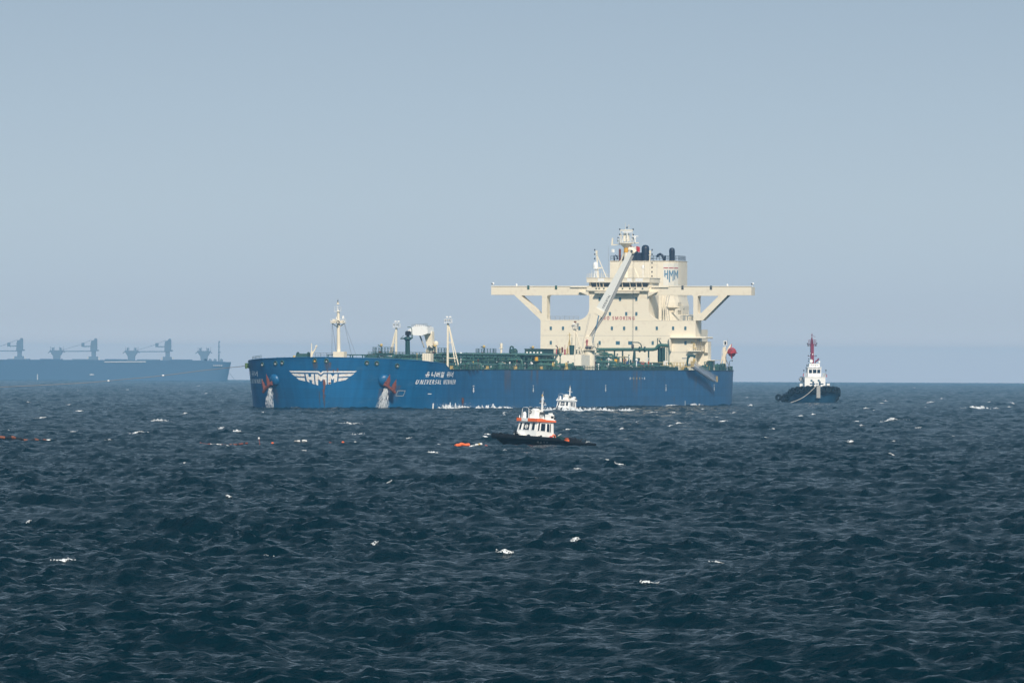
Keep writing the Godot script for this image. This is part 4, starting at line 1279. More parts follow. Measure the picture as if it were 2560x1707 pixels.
	obj("tripod", Shape.new().bar(Vector3(17.6, 14.1, -164), Vector3(18.5, 18.6, -164), 0.14, 0.14).bar(Vector3(19.2, 14.1, -164), Vector3(18.5, 18.6, -164), 0.14, 0.14).bar(Vector3(18.4, 14.1, -164.5), Vector3(18.5, 20.2, -164), 0.16, 0.16).bar(Vector3(17.9, 19.6, -164), Vector3(19.0, 19.6, -164), 0.1, 0.1), "ochre", tanker)
	obj("monitor_rail", rail(Shape.new(), [Vector3(14.3, 13.8, -160), Vector3(17.4, 13.8, -160)], 1.9, 0.6, 0.05, 2), "dark_green", tanker)
	obj("foam_monitor", Shape.new().cyl(Vector3(16.4, 12, -160), Vector3(16.4, 15.6, -160), 0.3, 0.22, 8).tube([Vector3(16.4, 15.6, -160), Vector3(16.3, 16.2, -160), Vector3(15.8, 16.7, -159.6)], 0.13, 6), "dark_green", tanker)
	# starboard hose crane, jib stowed forward
	z = -155.0
	var sc := obj("hose_crane", Shape.new().cyl(Vector3(-18.4, 10.05, z), Vector3(-18.4, 16.0, z), 0.95, 0.9, 14).block(Vector3(-19.5, 14.6, z - 1), Vector3(-17.3, 15.6, z + 1)), "cream", tanker)
	obj("crane_house", Shape.new().prism(PackedVector2Array([Vector2(-20.0, 19.6), Vector2(-19.0, 15.6), Vector2(-17.6, 15.6), Vector2(-17.7, 20.4)]), Vector3(0, 0, z + 1), 2.0), "cream", sc)
	obj("jib", Shape.new().prism(PackedVector2Array([Vector2(-24.0, 19.5), Vector2(-19.9, 19.25), Vector2(-18.0, 19.9), Vector2(-18.2, 21.6), Vector2(-21.35, 22.3), Vector2(-23.7, 20.75)]), Vector3(0, 0, z + 4.0), 6.0), "white", sc)
	obj("walkway", rail(Shape.new().box(Vector3(-20.0, 21.9, z + 1), Vector3(3.6, 0.12, 2)), [Vector3(-22.6, 21.6, z + 4), Vector3(-18.2, 21.9, z + 4)], 0.7, 0.5, 0.04, 2), "grey", sc)
	obj("luffing_ram", Shape.new().cyl(Vector3(-20.9, 19.3, z + 2), Vector3(-19.6, 16.0, z + 2), 0.22, 0.22, 8), "grey", sc)
	obj("hose", Shape.new().tube([Vector3(-18.6, 16.4, z + 1.5), Vector3(-17.9, 15.8, z + 1.5), Vector3(-17.3, 15.8, z + 1.5), Vector3(-16.9, 16.6, z + 1.5)], 0.26, 7), "dark_grey", sc)
	obj("ventilator", Shape.new().cyl(Vector3(-16.9, 10.05, z), Vector3(-16.9, 17.0, z), 0.35, 0.35, 8).lathe(Vector3(-16.9, 17.0, z), [Vector2(0.7, -0.3), Vector2(0.7, 0.4), Vector2(0.3, 0.8), Vector2(0, 0.85)], 12), "cream_trim", tanker)


func brace(called: String, outer: PackedVector2Array, hole: PackedVector2Array, z: float, depth: float) -> void:
	var c := CSGPolygon3D.new()
	c.name = numbered_in(tanker, called)
	c.polygon = outer
	c.depth = depth
	c.position = Vector3(0, 0, z)
	var h := CSGPolygon3D.new()
	h.name = "opening"
	h.operation = CSGShape3D.OPERATION_SUBTRACTION
	h.polygon = hole
	h.depth = depth + 1.0
	h.position = Vector3(0, 0, 0.5)
	c.add_child(h)
	c.material_override = mats["cream"]
	tanker.add_child(c, true)


func curve_corner(corner: Vector2, a: Vector2, b: Vector2, n := 8) -> Array:
	var out := []
	for k in n + 1:
		var t := float(k) / n
		out.append(a * (1 - t) * (1 - t) + corner * 2.0 * t * (1 - t) + b * t * t)
	return out


func tanker_house() -> void:
	var z := -285.0
	# lower accommodation block
	var low := obj("accommodation_block", Shape.new().block(Vector3(-24.4, 10.05, z), Vector3(22.2, 24.5, z - 6.7)).block(Vector3(-20, 10.05, z - 6.7), Vector3(18, 22.0, z - 30)), "cream", tanker)
	for w in [[-21.29, 22.13], [-17.6, 22.13], [-12.67, 22.14], [-2.87, 22.16], [0.8, 22.17], [4.48, 22.18], [10.62, 22.2], [15.5, 22.21], [19.16, 22.22], [-21.27, 17.93], [-6.54, 17.94], [9.41, 17.95], [19.23, 17.98]]:
		var f := obj("window", Shape.new().prism(round_rect(Vector2(w[0] - 0.34, w[1] - 0.54), Vector2(w[0] + 0.34, w[1] + 0.54), 0.16), Vector3(0, 0, z + 0.02), 0.05), "cabin_glass", low)
		obj("frame", Shape.new().block(Vector3(w[0] - 0.42, w[1] - 0.66, z - 0.1), Vector3(w[0] + 0.42, w[1] - 0.58, z + 0.07)), "cream_trim", f)
	for x in [-1.07, 2.66]:
		obj("window", Shape.new().prism(round_rect(Vector2(x - 0.62, 17.4), Vector2(x + 0.62, 18.44), 0.14), Vector3(0, 0, z + 0.02), 0.05), "cabin_glass", low)
	obj("rain_gutter", Shape.new().block(Vector3(-24.5, 24.42, z + 0.06), Vector3(22.3, 24.56, z - 6.8)), "cream_trim", low)
	obj("panel_seam", Shape.new().block(Vector3(-24.35, 20.0, z + 0.02), Vector3(14.8, 20.06, z)).block(Vector3(15.2, 15.22, z + 0.03), Vector3(20.2, 15.32, z)), "grey", low)
	obj("roof_rail", rail(Shape.new(), [Vector3(-24.2, 24.55, z - 0.2), Vector3(-13.0, 24.55, z - 0.2)], 1.1, 1.3, 0.035), "grey", low)
	obj("roof_rail", rail(Shape.new(), [Vector3(11.4, 24.55, z - 0.3), Vector3(22.0, 24.55, z - 0.3)], 1.0, 1.2, 0.035), "cream_trim", low)
	# sunshade deck, side landing and stair tower at the port end
	obj("sunshade_deck", Shape.new().block(Vector3(15.1, 19.3, z - 6.0), Vector3(25.3, 19.75, z + 1.6)).tube([Vector3(15.1, 19.52, z + 1.6), Vector3(25.3, 19.52, z + 1.6), Vector3(25.6, 19.52, z + 1.2), Vector3(25.6, 19.52, z - 6)], 0.26, 7), "cream_trim", tanker)
	obj("fin_plate", Shape.new().prism(PackedVector2Array([Vector2(14.6, 19.8), Vector2(15.15, 19.8), Vector2(15.15, 15.6), Vector2(14.95, 16.0)]), Vector3(0, 0, z + 1.5), 1.5), "cream", tanker)
	obj("side_landing", Shape.new().block(Vector3(20.2, 15.55, z - 3), Vector3(24.3, 15.85, z + 1.5)).prism(PackedVector2Array([Vector2(20.6, 15.55), Vector2(23.8, 15.55), Vector2(22.2, 14.6)]), Vector3(0, 0, z + 0.8), 1.0), "cream_trim", tanker)
	obj("landing_rail", rail(Shape.new(), [Vector3(20.2, 15.85, z + 1.4), Vector3(24.3, 15.85, z + 1.4), Vector3(24.3, 15.85, z - 3)], 1.2, 0.6, 0.035), "cream_trim", tanker)
	obj("stair_tower", Shape.new().block(Vector3(22.25, 10.05, z - 2.5), Vector3(25.2, 18.4, z - 6.4)).block(Vector3(24.6, 15.2, z - 1.5), Vector3(25.6, 18.2, z - 2.45)), "cream", tanker)
	for x in [22.0, 22.9, 23.4, 24.1]: obj("drain_pipe", Shape.new().cyl(Vector3(x, 15.8, z + 0.18), Vector3(x, 19.3, z + 0.18), 0.07, 0.07, 5), "grey" if x > 22.5 else "cream_trim", tanker)
	obj("louvre_door", Shape.new().block(Vector3(21.5, 12.0, z + 0.02), Vector3(22.18, 13.5, z)).block(Vector3(21.6, 12.5, z + 0.05), Vector3(22.1, 12.55, z)).block(Vector3(21.6, 12.9, z + 0.05), Vector3(22.1, 12.95, z)), "ochre", tanker)
	obj("name_plate", Shape.new().block(Vector3(18.2, 13.4, z + 0.03), Vector3(20.0, 13.75, z)), "grey", tanker)
	obj("valve_station", Shape.new().box(Vector3(21.9, 17.2, z + 0.4), Vector3(0.3, 1.6, 0.5)).box(Vector3(22.2, 16.5, z + 0.4), Vector3(1.0, 0.3, 0.4)).box(Vector3(21.2, 18.2, z + 0.2), Vector3(0.4, 0.4, 0.3)), "ochre", tanker)
	obj("side_shelter", Shape.new().block(Vector3(25.2, 12.9, z - 6), Vector3(28.2, 13.1, z + 0.5)).block(Vector3(25.8, 10.05, z - 4), Vector3(27.0, 12.9, z - 2)), "cream_trim", tanker)
	obj("store_cabinet", Shape.new().block(Vector3(26.2, 10.05, z + 0.2), Vector3(27.3, 12.8, z - 1)), "dark_green", tanker)
	obj("provision_crane", Shape.new().bar(Vector3(20.2, 10.05, z + 3), Vector3(20.9, 14.4, z + 3), 0.5, 0.5).bar(Vector3(20.7, 14.2, z + 3), Vector3(22.8, 14.2, z + 3), 0.4, 0.5).box(Vector3(22.7, 14.0, z + 3), Vector3(0.5, 0.8, 0.5)).bar(Vector3(20.6, 13.2, z + 3), Vector3(21.4, 14.0, z + 3), 0.2, 0.2), "dark_green", tanker)
	# tower with its flared foot
	var flare := [Vector2(-9.72, 34.0), Vector2(-9.72, 28.2)]
	flare += curve_corner(Vector2(-9.75, 25.2), Vector2(-9.72, 28.2), Vector2(-13.0, 24.5))
	flare += [Vector2(-8.0, 24.5), Vector2(-8.0, 34.0)]
	obj("tower_flare", Shape.new().prism(PackedVector2Array(flare), Vector3(0, 0, z), 2.5), "cream", tanker)
	flare = [Vector2(8.2, 34.0), Vector2(8.2, 27.4)]
	flare += curve_corner(Vector2(8.2, 25.3), Vector2(8.2, 27.4), Vector2(11.3, 24.5))
	flare += [Vector2(7.0, 24.5), Vector2(7.0, 34.0)]
	obj("tower_flare", Shape.new().prism(PackedVector2Array(flare), Vector3(0, 0, z), 2.5), "cream", tanker)
	var tower := obj("bridge_tower", Shape.new().block(Vector3(-8.0, 24.5, z), Vector3(7.0, 34.0, z - 11)).block(Vector3(-9.7, 24.5, z - 2.5), Vector3(8.2, 34.0, z - 11)), "cream", tanker)
	for w in [[-6.59, 30.6], [-0.46, 30.61], [4.44, 30.62], [-3.48, 26.35], [1.42, 26.36], [4.46, 26.36]]:
		var f := obj("window", Shape.new().prism(round_rect(Vector2(w[0] - 0.34, w[1] - 0.54), Vector2(w[0] + 0.34, w[1] + 0.54), 0.16), Vector3(0, 0, z + 0.02), 0.05), "cabin_glass", tower)
		obj("frame", Shape.new().block(Vector3(w[0] - 0.42, w[1] - 0.66, z - 0.1), Vector3(w[0] + 0.42, w[1] - 0.58, z + 0.07)), "cream_trim", f)
	letters("NO SMOKING", flat(Vector3(-5.75, 24.62, z + 0.05), Vector3.RIGHT, Vector3.UP), 9.9, 1.0, 0.0, "notice_red", tower)
	# wheelhouse
	var wh := obj("wheelhouse", Shape.new().block(Vector3(-10.3, 35.42, z + 0.9), Vector3(8.6, 36.75, z - 11)).block(Vector3(-9.9, 33.9, z - 0.3), Vector3(8.2, 35.42, z - 11)), "cream", tanker)
	obj("roof_edge", Shape.new().block(Vector3(-10.45, 36.7, z + 1.05), Vector3(8.75, 36.85, z - 11.1)), "cream_trim", wh)
	var edges := [[-9.2, -7.6], [-7.3, -6.7], [-6.4, -5.6], [-5.35, -3.3], [-3.0, -1.55], [-1.3, 0.15], [0.4, 2.45], [2.7, 4.35], [4.6, 6.05], [6.3, 7.95]]
	for k in edges.size():
		var e: Array = edges[k]
		var lean := 0.2 if k == 0 else (-0.2 if k == edges.size() - 1 else 0.0)
		obj("window", Shape.new().quad(Vector3(e[0] + maxf(lean, 0), 34.15, z - 0.22), Vector3(e[1] + minf(lean, 0), 34.15, z - 0.22), Vector3(e[1], 35.42, z + 0.55), Vector3(e[0], 35.42, z + 0.55), Vector3(0, 0, 1)), "glass", wh)
	for k in edges.size() - 1:
		var x: float = (edges[k][1] + edges[k + 1][0]) / 2.0
		obj("mullion", Shape.new().bar(Vector3(x, 34.12, z - 0.2), Vector3(x, 35.44, z + 0.6), 0.2, 0.1, Vector3.BACK), "cream_trim", wh)
	obj("window_ledge", Shape.new().block(Vector3(-10.2, 33.0, z + 1.1), Vector3(8.4, 34.1, z)), "cream", wh)
	obj("wiper_platform", Shape.new().block(Vector3(-7.6, 32.35, z + 2.0), Vector3(5.6, 32.75, z)).block(Vector3(-6.6, 31.95, z + 1.4), Vector3(3.4, 32.35, z)), "cream", wh)
	for x in [-7.3, -6.4, -5.0, 0.6, 2.8, 4.4, 6.6]: obj("wiper_motor", Shape.new().box(Vector3(x, 33.7, z + 1.18), Vector3(0.4, 0.35, 0.2)), "dark_green", wh)
	for p in [[-6.9, -5.0], [1.9, 3.2], [4.4, 6.6]]: obj("fascia_panel", Shape.new().block(Vector3(p[0], 35.7, z + 0.95), Vector3(p[1], 36.65, z + 0.9)), "white", wh)
	# wings with their struts
	for side in [-1.0, 1.0]:
		var x0 := -39.4 if side < 0 else 8.2
		var x1 := -9.7 if side < 0 else 38.8
		var wg := obj("bridge_wing", Shape.new().block(Vector3(x0, 31.8, z), Vector3(x1, 34.2, z - 4.2)), "cream", tanker)
		obj("wing_rail", Shape.new().tube([Vector3(x0, 34.3, z + 0.02), Vector3(x1, 34.3, z + 0.02)], 0.13, 6), "cream_trim", wg)
		var tipx := -39.2 if side < 0 else 38.9
		obj("searchlight", Shape.new().cyl(Vector3(tipx, 34.2, z - 1), Vector3(tipx, 34.8, z - 1), 0.07, 0.07, 6).ball(Vector3(tipx + 0.1, 35.1, z - 1), 0.36, 10), "white", wg)
		obj("lens", Shape.new().ball(Vector3(tipx - 0.12, 35.05, z - 0.72), 0.24, 8), "black", wg)
		for x in ([-32.0] if side < 0 else [31.4]): obj("dome", Shape.new().ball(Vector3(x, 34.75, z - 1), 0.3, 10, Vector3(1, 1.2, 1)).cyl(Vector3(x, 34.2, z - 1), Vector3(x, 34.6, z - 1), 0.2, 0.2, 8), "white", wg)
		for x in ([-28.1, -19.7] if side < 0 else [18.3, 26.8]):
			obj("side_lamp", Shape.new().block(Vector3(x - 0.28, 33.95, z + 0.25), Vector3(x + 0.28, 34.55, z - 0.1)).block(Vector3(x - 0.32, 33.5, z + 0.2), Vector3(x + 0.32, 33.9, z)), "dark_grey" if side > 0 else "pipe_green", wg)
		obj("awning_spar", Shape.new().cyl(Vector3(-15.4 if side < 0 else 9.2, 34.1, z + 0.35), Vector3(-10.4 if side < 0 else 14.2, 34.1, z + 0.35), 0.14, 0.14, 6), "cream_trim", wg)
		obj("haunch", Shape.new().prism(PackedVector2Array([Vector2(-12.6, 32.75), Vector2(-9.72, 32.75), Vector2(-9.72, 31.6)] if side < 0 else [Vector2(8.2, 32.75), Vector2(11.0, 32.75), Vector2(8.2, 31.4)]), Vector3(0, 0, z + 0.9), 0.9), "cream", wg)
	var outer := PackedVector2Array([Vector2(-32.4, 31.8)])
	for q in curve_corner(Vector2(-22.5, 31.8), Vector2(-21.6, 31.8), Vector2(-22.5, 31.0)): outer.append(q)
	for q in curve_corner(Vector2(-22.5, 24.5), Vector2(-22.5, 25.1), Vector2(-21.9, 24.5)): outer.append(q)
	outer.append(Vector2(-24.35, 24.5))
	brace("wing_strut", outer, rounded(PackedVector2Array([Vector2(-30.35, 31.62), Vector2(-24.0, 31.62), Vector2(-24.0, 26.5), Vector2(-24.75, 26.5)]), 0.3), z, 3.4)
	outer = PackedVector2Array([Vector2(31.75, 31.8), Vector2(24.3, 24.5), Vector2(21.5, 24.5)])
	for q in curve_corner(Vector2(21.5, 31.8), Vector2(21.5, 31.0), Vector2(20.7, 31.8)): outer.append(q)
	brace("wing_strut", outer, rounded(PackedVector2Array([Vector2(29.1, 31.62), Vector2(22.8, 31.62), Vector2(22.8, 26.45), Vector2(23.7, 26.45)]), 0.4), z, 3.4)
	# what shows through the port opening: landings, ladders, louvres against the funnel casing
	obj("landing", Shape.new().block(Vector3(9.0, 28.35, z - 12), Vector3(14.2, 28.6, z - 16)).prism(PackedVector2Array([Vector2(10.0, 28.35), Vector2(14.0, 28.35), Vector2(12.4, 27.9), Vector2(11.9, 26.4), Vector2(10.6, 27.4)]), Vector3(0, 0, z - 13), 1.0), "cream", tanker)
	obj("landing_rail", rail(Shape.new(), [Vector3(9.0, 28.6, z - 12), Vector3(14.2, 28.6, z - 12), Vector3(14.2, 28.6, z - 16)], 1.0, 0.8, 0.035), "cream_trim", tanker)
	obj("landing", Shape.new().block(Vector3(13.2, 26.1, z - 14), Vector3(16.4, 26.35, z - 20)), "cream_trim", tanker)
	obj("landing_rail", rail(Shape.new(), [Vector3(13.2, 26.35, z - 14), Vector3(16.4, 26.35, z - 14)], 1.0, 0.8, 0.035), "cream_trim", tanker)
	for l in [[10.3, 28.6, 10.9, 31.8], [11.0, 24.5, 10.6, 28.4]]:
		var g := Shape.new()
		for e in [-0.35, 0.35]: g.bar(Vector3(l[0] + e, l[1], z - 11.6), Vector3(l[2] + e, l[3], z - 11.6), 0.09, 0.12)
		for k in 9: g.box(Vector3(lerpf(l[0], l[2], k / 8.0), lerpf(l[1], l[3], k / 8.0), z - 11.6), Vector3(0.7, 0.06, 0.25))
		obj("ladder", g, "grey", tanker)
	obj("stair_stringer", Shape.new().bar(Vector3(12.1, 26.9, z - 11), Vector3(14.4, 24.5, z - 11), 0.16, 0.4), "cream_trim", tanker)
	for x in [9.2, 9.9]: obj("uptake_pipe", Shape.new().cyl(Vector3(x, 24.5, z - 11.4), Vector3(x, 31.8, z - 11.4), 0.22, 0.22, 8), "cream", tanker)
	for v in [[12.9, 29.3], [12.9, 27.0]]:
		var g := Shape.new()
		for k in 6: g.box(Vector3(v[0], v[1] + k * 0.2 - 0.5, z - 16.9), Vector3(1.0, 0.12, 0.2))
		obj("louvre", g, "dark_grey", tanker)
	obj("vent_trunk", Shape.new().block(Vector3(15.2, 24.5, z - 12), Vector3(18.2, 26.0, z - 14)), "white", tanker)
	obj("light_post", Shape.new().bar(Vector3(16.2, 24.5, z - 8), Vector3(16.6, 27.6, z - 8), 0.08, 0.08).bar(Vector3(17.8, 24.5, z - 8), Vector3(16.9, 27.2, z - 8), 0.06, 0.06).ball(Vector3(16.6, 27.9, z - 8), 0.25, 8), "cream_trim", tanker)
	for x in [18.6, 19.4, 20.0, 20.7]: obj("roof_vent", Shape.new().cyl(Vector3(x, 24.5, z - 3), Vector3(x, 25.5, z - 3), 0.16, 0.16, 6).ball(Vector3(x, 25.5, z - 3), 0.24, 6), "dark_grey" if x > 20 else "cream_trim", tanker)


func tanker_funnel_and_masts() -> void:
	var z := -312.0
	# casing: a rounded box
	var plan := [Vector2(-11.0, z), Vector2(5.2, z), Vector2(6.6, z - 0.9), Vector2(7.8, z - 2.4), Vector2(8.6, z - 4.4), Vector2(8.8, z - 7.0), Vector2(8.8, z - 14.0), Vector2(-11.0, z - 14.0)]
	var rows := []
	for y in [10.05, 29.0, 31.6, 42.2]:
		var row := []
		for p in plan:
			row.append(Vector3(p.x + (0.6 if p.x > 5.0 and y < 30.0 else 0.0), y, p.y))
		rows.append(row)
	var s := Shape.new()
	for i in 3:
		for k in plan.size():
			var a: Vector3 = rows[i][k]; var b: Vector3 = rows[i][(k + 1) % plan.size()]
			s.quad(a, b, rows[i + 1][(k + 1) % plan.size()], rows[i + 1][k], (a + b) / 2.0 - Vector3(-1.5, (a.y), z - 7.0))
	var top := PackedVector2Array()
	for p in plan: top.append(Vector2(p.x, -p.y))
	s.prism(top, Vector3(0, 42.2, 0), 0.4, Basis(Vector3.RIGHT, -PI / 2))
	var fu := obj("funnel", s, "cream", tanker)
	# the emblem on the rounded port corner: a panel, a red wing and three blue letters
	var pts := [Vector2(5.2, z), Vector2(6.6, z - 0.9), Vector2(7.8, z - 2.4), Vector2(8.6, z - 4.4)]
	var face := func(t: float, y: float, proud: float) -> Array:
		var k := clampi(int(t), 0, 2)
		var p: Vector2 = pts[k].lerp(pts[k + 1], t - k)
		var d: Vector2 = (pts[k + 1] - pts[k]).normalized()
		var o := Vector3(-d.y, 0, d.x)
		return [Vector3(p.x, y, p.y) + o * proud, o]
	var strip := func(called: String, polys: Array, m: String, proud: float) -> void:
		var sh := Shape.new()
		for poly in polys:
			var t: PackedInt32Array = Geometry2D.triangulate_polygon(poly)
			for i in range(0, t.size(), 3):
				var q := []
				for e in 3: q.append(face.call(poly[t[i + e]].x, poly[t[i + e]].y, proud))
				sh.tri(q[0][0], q[1][0], q[2][0], q[0][1], q[1][1], q[2][1])
		obj(called, sh, m, fu)
	for k in 3:
		strip.call("emblem_panel", [PackedVector2Array([Vector2(k + 0.001, 34.9), Vector2(k + 0.999, 34.9), Vector2(k + 0.999, 41.4), Vector2(k + 0.001, 41.4)])], "panel_grey", 0.03)
		var a := k + 0.06; var b := k + 0.94
		strip.call("emblem_wing", [PackedVector2Array([Vector2(a, 39.9), Vector2(b, 39.9), Vector2(b, 40.2), Vector2(a, 40.2)])], "notice_red", 0.07)
		var low: float = [37.0, 36.0, 36.8][k]
		if k == 0:
			strip.call("emblem_letter", [PackedVector2Array([Vector2(0.2, low + 0.6), Vector2(0.42, low + 0.2), Vector2(0.42, 39.4), Vector2(0.2, 39.4)]), PackedVector2Array([Vector2(0.7, low - 0.1), Vector2(0.92, low - 0.5), Vector2(0.92, 39.4), Vector2(0.7, 39.4)]), PackedVector2Array([Vector2(0.42, 38.0), Vector2(0.7, 38.0), Vector2(0.7, 38.5), Vector2(0.42, 38.5)])], "logo_blue", 0.06)
		else:
			strip.call("emblem_letter", [PackedVector2Array([Vector2(k + 0.06, low), Vector2(k + 0.26, low - 0.3), Vector2(k + 0.26, 39.4), Vector2(k + 0.06, 39.4)]), PackedVector2Array([Vector2(k + 0.74, low + 0.1), Vector2(k + 0.94, low + 0.4), Vector2(k + 0.94, 39.4), Vector2(k + 0.74, 39.4)]), PackedVector2Array([Vector2(k + 0.26, 39.4), Vector2(k + 0.26, 38.5), Vector2(k + 0.5, 37.4), Vector2(k + 0.74, 38.5), Vector2(k + 0.74, 39.4), Vector2(k + 0.5, 38.3)])], "logo_blue", 0.06)
	obj("top_rail", rail(Shape.new(), [Vector3(-10.8, 42.3, z - 0.2), Vector3(5.0, 42.3, z - 0.2), Vector3(8.5, 42.3, z - 5.0), Vector3(8.5, 42.3, z - 13.0)], 1.35, 0.9, 0.05), "navy", fu)
	# exhaust uptakes
	for e in [[-1.25, 46.9, 1.15, 4], [6.3, 46.1, 0.85, 6]]:
		obj("exhaust_pipe", Shape.new().cyl(Vector3(e[0], 42.2, z - e[3]), Vector3(e[0] - 0.05, e[1] - e[2] * 0.9, z - e[3]), e[2] * 0.98, e[2], 16, false).lathe(Vector3(e[0] - 0.05, e[1] - e[2] * 0.9, z - e[3]), [Vector2(e[2], 0), Vector2(e[2] * 0.88, e[2] * 0.45), Vector2(e[2] * 0.55, e[2] * 0.78), Vector2(0.0, e[2] * 0.9)], 16), "navy", fu)
	obj("exhaust_pipe", Shape.new().block(Vector3(-5.2, 42.2, z - 6), Vector3(-2.3, 44.6, z - 3)).cyl(Vector3(-3.2, 42.2, z - 2), Vector3(-3.2, 45.5, z - 2), 0.25, 0.25, 8), "navy", fu)
	obj("exhaust_pipe", Shape.new().cyl(Vector3(-8.8, 42.2, z - 3), Vector3(-8.8, 45.4, z - 3), 0.34, 0.34, 10).ball(Vector3(-8.8, 45.4, z - 3), 0.34, 10), "rust", fu)
	obj("exhaust_pipe", Shape.new().tube([Vector3(-8.0, 42.2, z - 4), Vector3(-7.8, 43.6, z - 4), Vector3(-7.4, 44.2, z - 4), Vector3(-7.4, 45.3, z - 4)], 0.45, 8), "navy", fu)
	obj("goose_vent", Shape.new().tube([Vector3(-10.2, 42.2, z - 2), Vector3(-10.3, 43.5, z - 2), Vector3(-9.9, 43.8, z - 2), Vector3(-9.4, 43.4, z - 2), Vector3(-9.2, 42.6, z - 2)], 0.2, 7), "navy", fu)
	obj("goose_vent", Shape.new().tube([Vector3(2.3, 43.3, z - 4), Vector3(2.6, 43.9, z - 4), Vector3(3.2, 44.15, z - 4), Vector3(3.8, 43.8, z - 4), Vector3(4.2, 43.0, z - 4), Vector3(4.6, 42.2, z - 4)], 0.38, 8), "navy", fu)
	for x in [0.3, 5.0, 7.6]: obj("cap_vent", Shape.new().cyl(Vector3(x, 42.2, z - 3), Vector3(x, 43.3, z - 3), 0.2, 0.25, 8).ball(Vector3(x, 43.4, z - 3), 0.3, 8), "navy", fu)
	for x in [-6.0, -0.5, 3.3]: obj("casing_seam", Shape.new().block(Vector3(x, 36.8, z + 0.02), Vector3(x + 0.06, 42.1, z)), "grey", fu)
	# main mast
	z = -288.0
	var mm := obj("radar_mast", Shape.new().cyl(Vector3(0.5, 36.8, z), Vector3(0.45, 46.7, z), 0.85, 0.5, 12), "cream_trim", tanker)
	obj("band", Shape.new().cyl(Vector3(0.45, 44.2, z), Vector3(0.45, 45.5, z), 0.68, 0.68, 12), "yellow", mm)
	for e in [-1.0, 1.0]:
		obj("leg", Shape.new().bar(Vector3(0.45 + e * 3.6, 36.8, z - 1), Vector3(0.45 + e * 0.5, 44.4, z), 0.28, 0.28), "cream_trim", mm)
		obj("brace", Shape.new().bar(Vector3(0.45, 40.0, z), Vector3(0.45 + e * 2.3, 40.0, z - 0.6), 0.16, 0.16), "cream_trim", mm)
	obj("crows_nest", Shape.new().lathe(Vector3(0.45, 46.0, z), [Vector2(0.5, -0.6), Vector2(2.0, 0.75), Vector2(2.2, 0.8), Vector2(2.2, 1.0), Vector2(0, 1.0)], 12), "cream_trim", mm)
	obj("nest_rail", rail(Shape.new(), [Vector3(-1.75, 47.0, z + 1), Vector3(2.65, 47.0, z + 1), Vector3(2.65, 47.0, z - 1), Vector3(-1.75, 47.0, z - 1), Vector3(-1.75, 47.0, z + 1)], 1.2, 0.7, 0.04), "white", mm)
	for x in [-0.9, -0.1, 0.7, 1.6]: obj("aerial_post", Shape.new().cyl(Vector3(x, 47.0, z), Vector3(x, 51.0 - absf(x - 0.4), z), 0.09, 0.07, 6), "cream_trim", mm)
	obj("top_frame", Shape.new().bar(Vector3(-1.3, 50.6, z), Vector3(2.5, 50.6, z), 0.14, 0.3).bar(Vector3(-1.8, 49.0, z), Vector3(-0.4, 49.0, z), 0.1, 0.14).bar(Vector3(-1.2, 47, z), Vector3(-1.2, 50.6, z), 0.1, 0.1).bar(Vector3(2.3, 47, z), Vector3(2.3, 50.6, z), 0.1, 0.1).box(Vector3(0.5, 48.6, z), Vector3(1.6, 2.4, 0.3)), "cream_trim", mm)
	obj("radar_scanner", Shape.new().box(Vector3(1.0, 50.1, z + 0.9), Vector3(2.7, 0.3, 0.3)).cyl(Vector3(1.0, 48.0, z + 0.9), Vector3(1.0, 50.0, z + 0.9), 0.2, 0.16, 8), "white", mm)
	obj("radar_scanner", Shape.new().box(Vector3(3.3, 48.9, z + 0.5), Vector3(2.0, 0.24, 0.3)).box(Vector3(3.3, 48.5, z + 0.5), Vector3(0.6, 0.5, 0.5)).cyl(Vector3(3.3, 47.0, z + 0.5), Vector3(3.3, 48.4, z + 0.5), 0.24, 0.2, 8), "white", mm)
	obj("yard", Shape.new().bar(Vector3(-4.0, 46.3, z), Vector3(0.0, 46.7, z), 0.16, 0.24).bar(Vector3(0.9, 46.7, z), Vector3(4.3, 47.0, z), 0.16, 0.24).bar(Vector3(-3.8, 46.3, z), Vector3(-3.6, 48.4, z), 0.16, 0.4).bar(Vector3(-3.4, 46.5, z), Vector3(-3.7, 48.0, z), 0.08, 0.08), "cream_trim", mm)
	for p in [[-1.45, 50.9], [-1.45, 49.4], [-1.95, 48.4], [2.6, 50.9], [2.6, 49.3], [2.6, 48.3], [0.75, 51.4]]:
		obj("signal_lamp", Shape.new().cyl(Vector3(p[0], p[1] - 0.24, z), Vector3(p[0], p[1] + 0.24, z), 0.17, 0.17, 7).bar(Vector3(p[0], p[1], z), Vector3(p[0] + (0.4 if p[0] < 0.5 else -0.4), p[1], z), 0.06, 0.06), "black", mm)
	obj("signal_lamp", Shape.new().cyl(Vector3(-1.95, 47.3, z), Vector3(-1.95, 47.8, z), 0.22, 0.22, 7), "pipe_green", mm)
	obj("whip_aerial", Shape.new().cyl(Vector3(0.25, 50.6, z), Vector3(0.25, 52.8, z), 0.06, 0.03, 5).cyl(Vector3(1.3, 50.6, z), Vector3(1.3, 52.0, z), 0.08, 0.05, 5).ball(Vector3(1.3, 52.0, z), 0.18, 6), "cream_trim", mm)
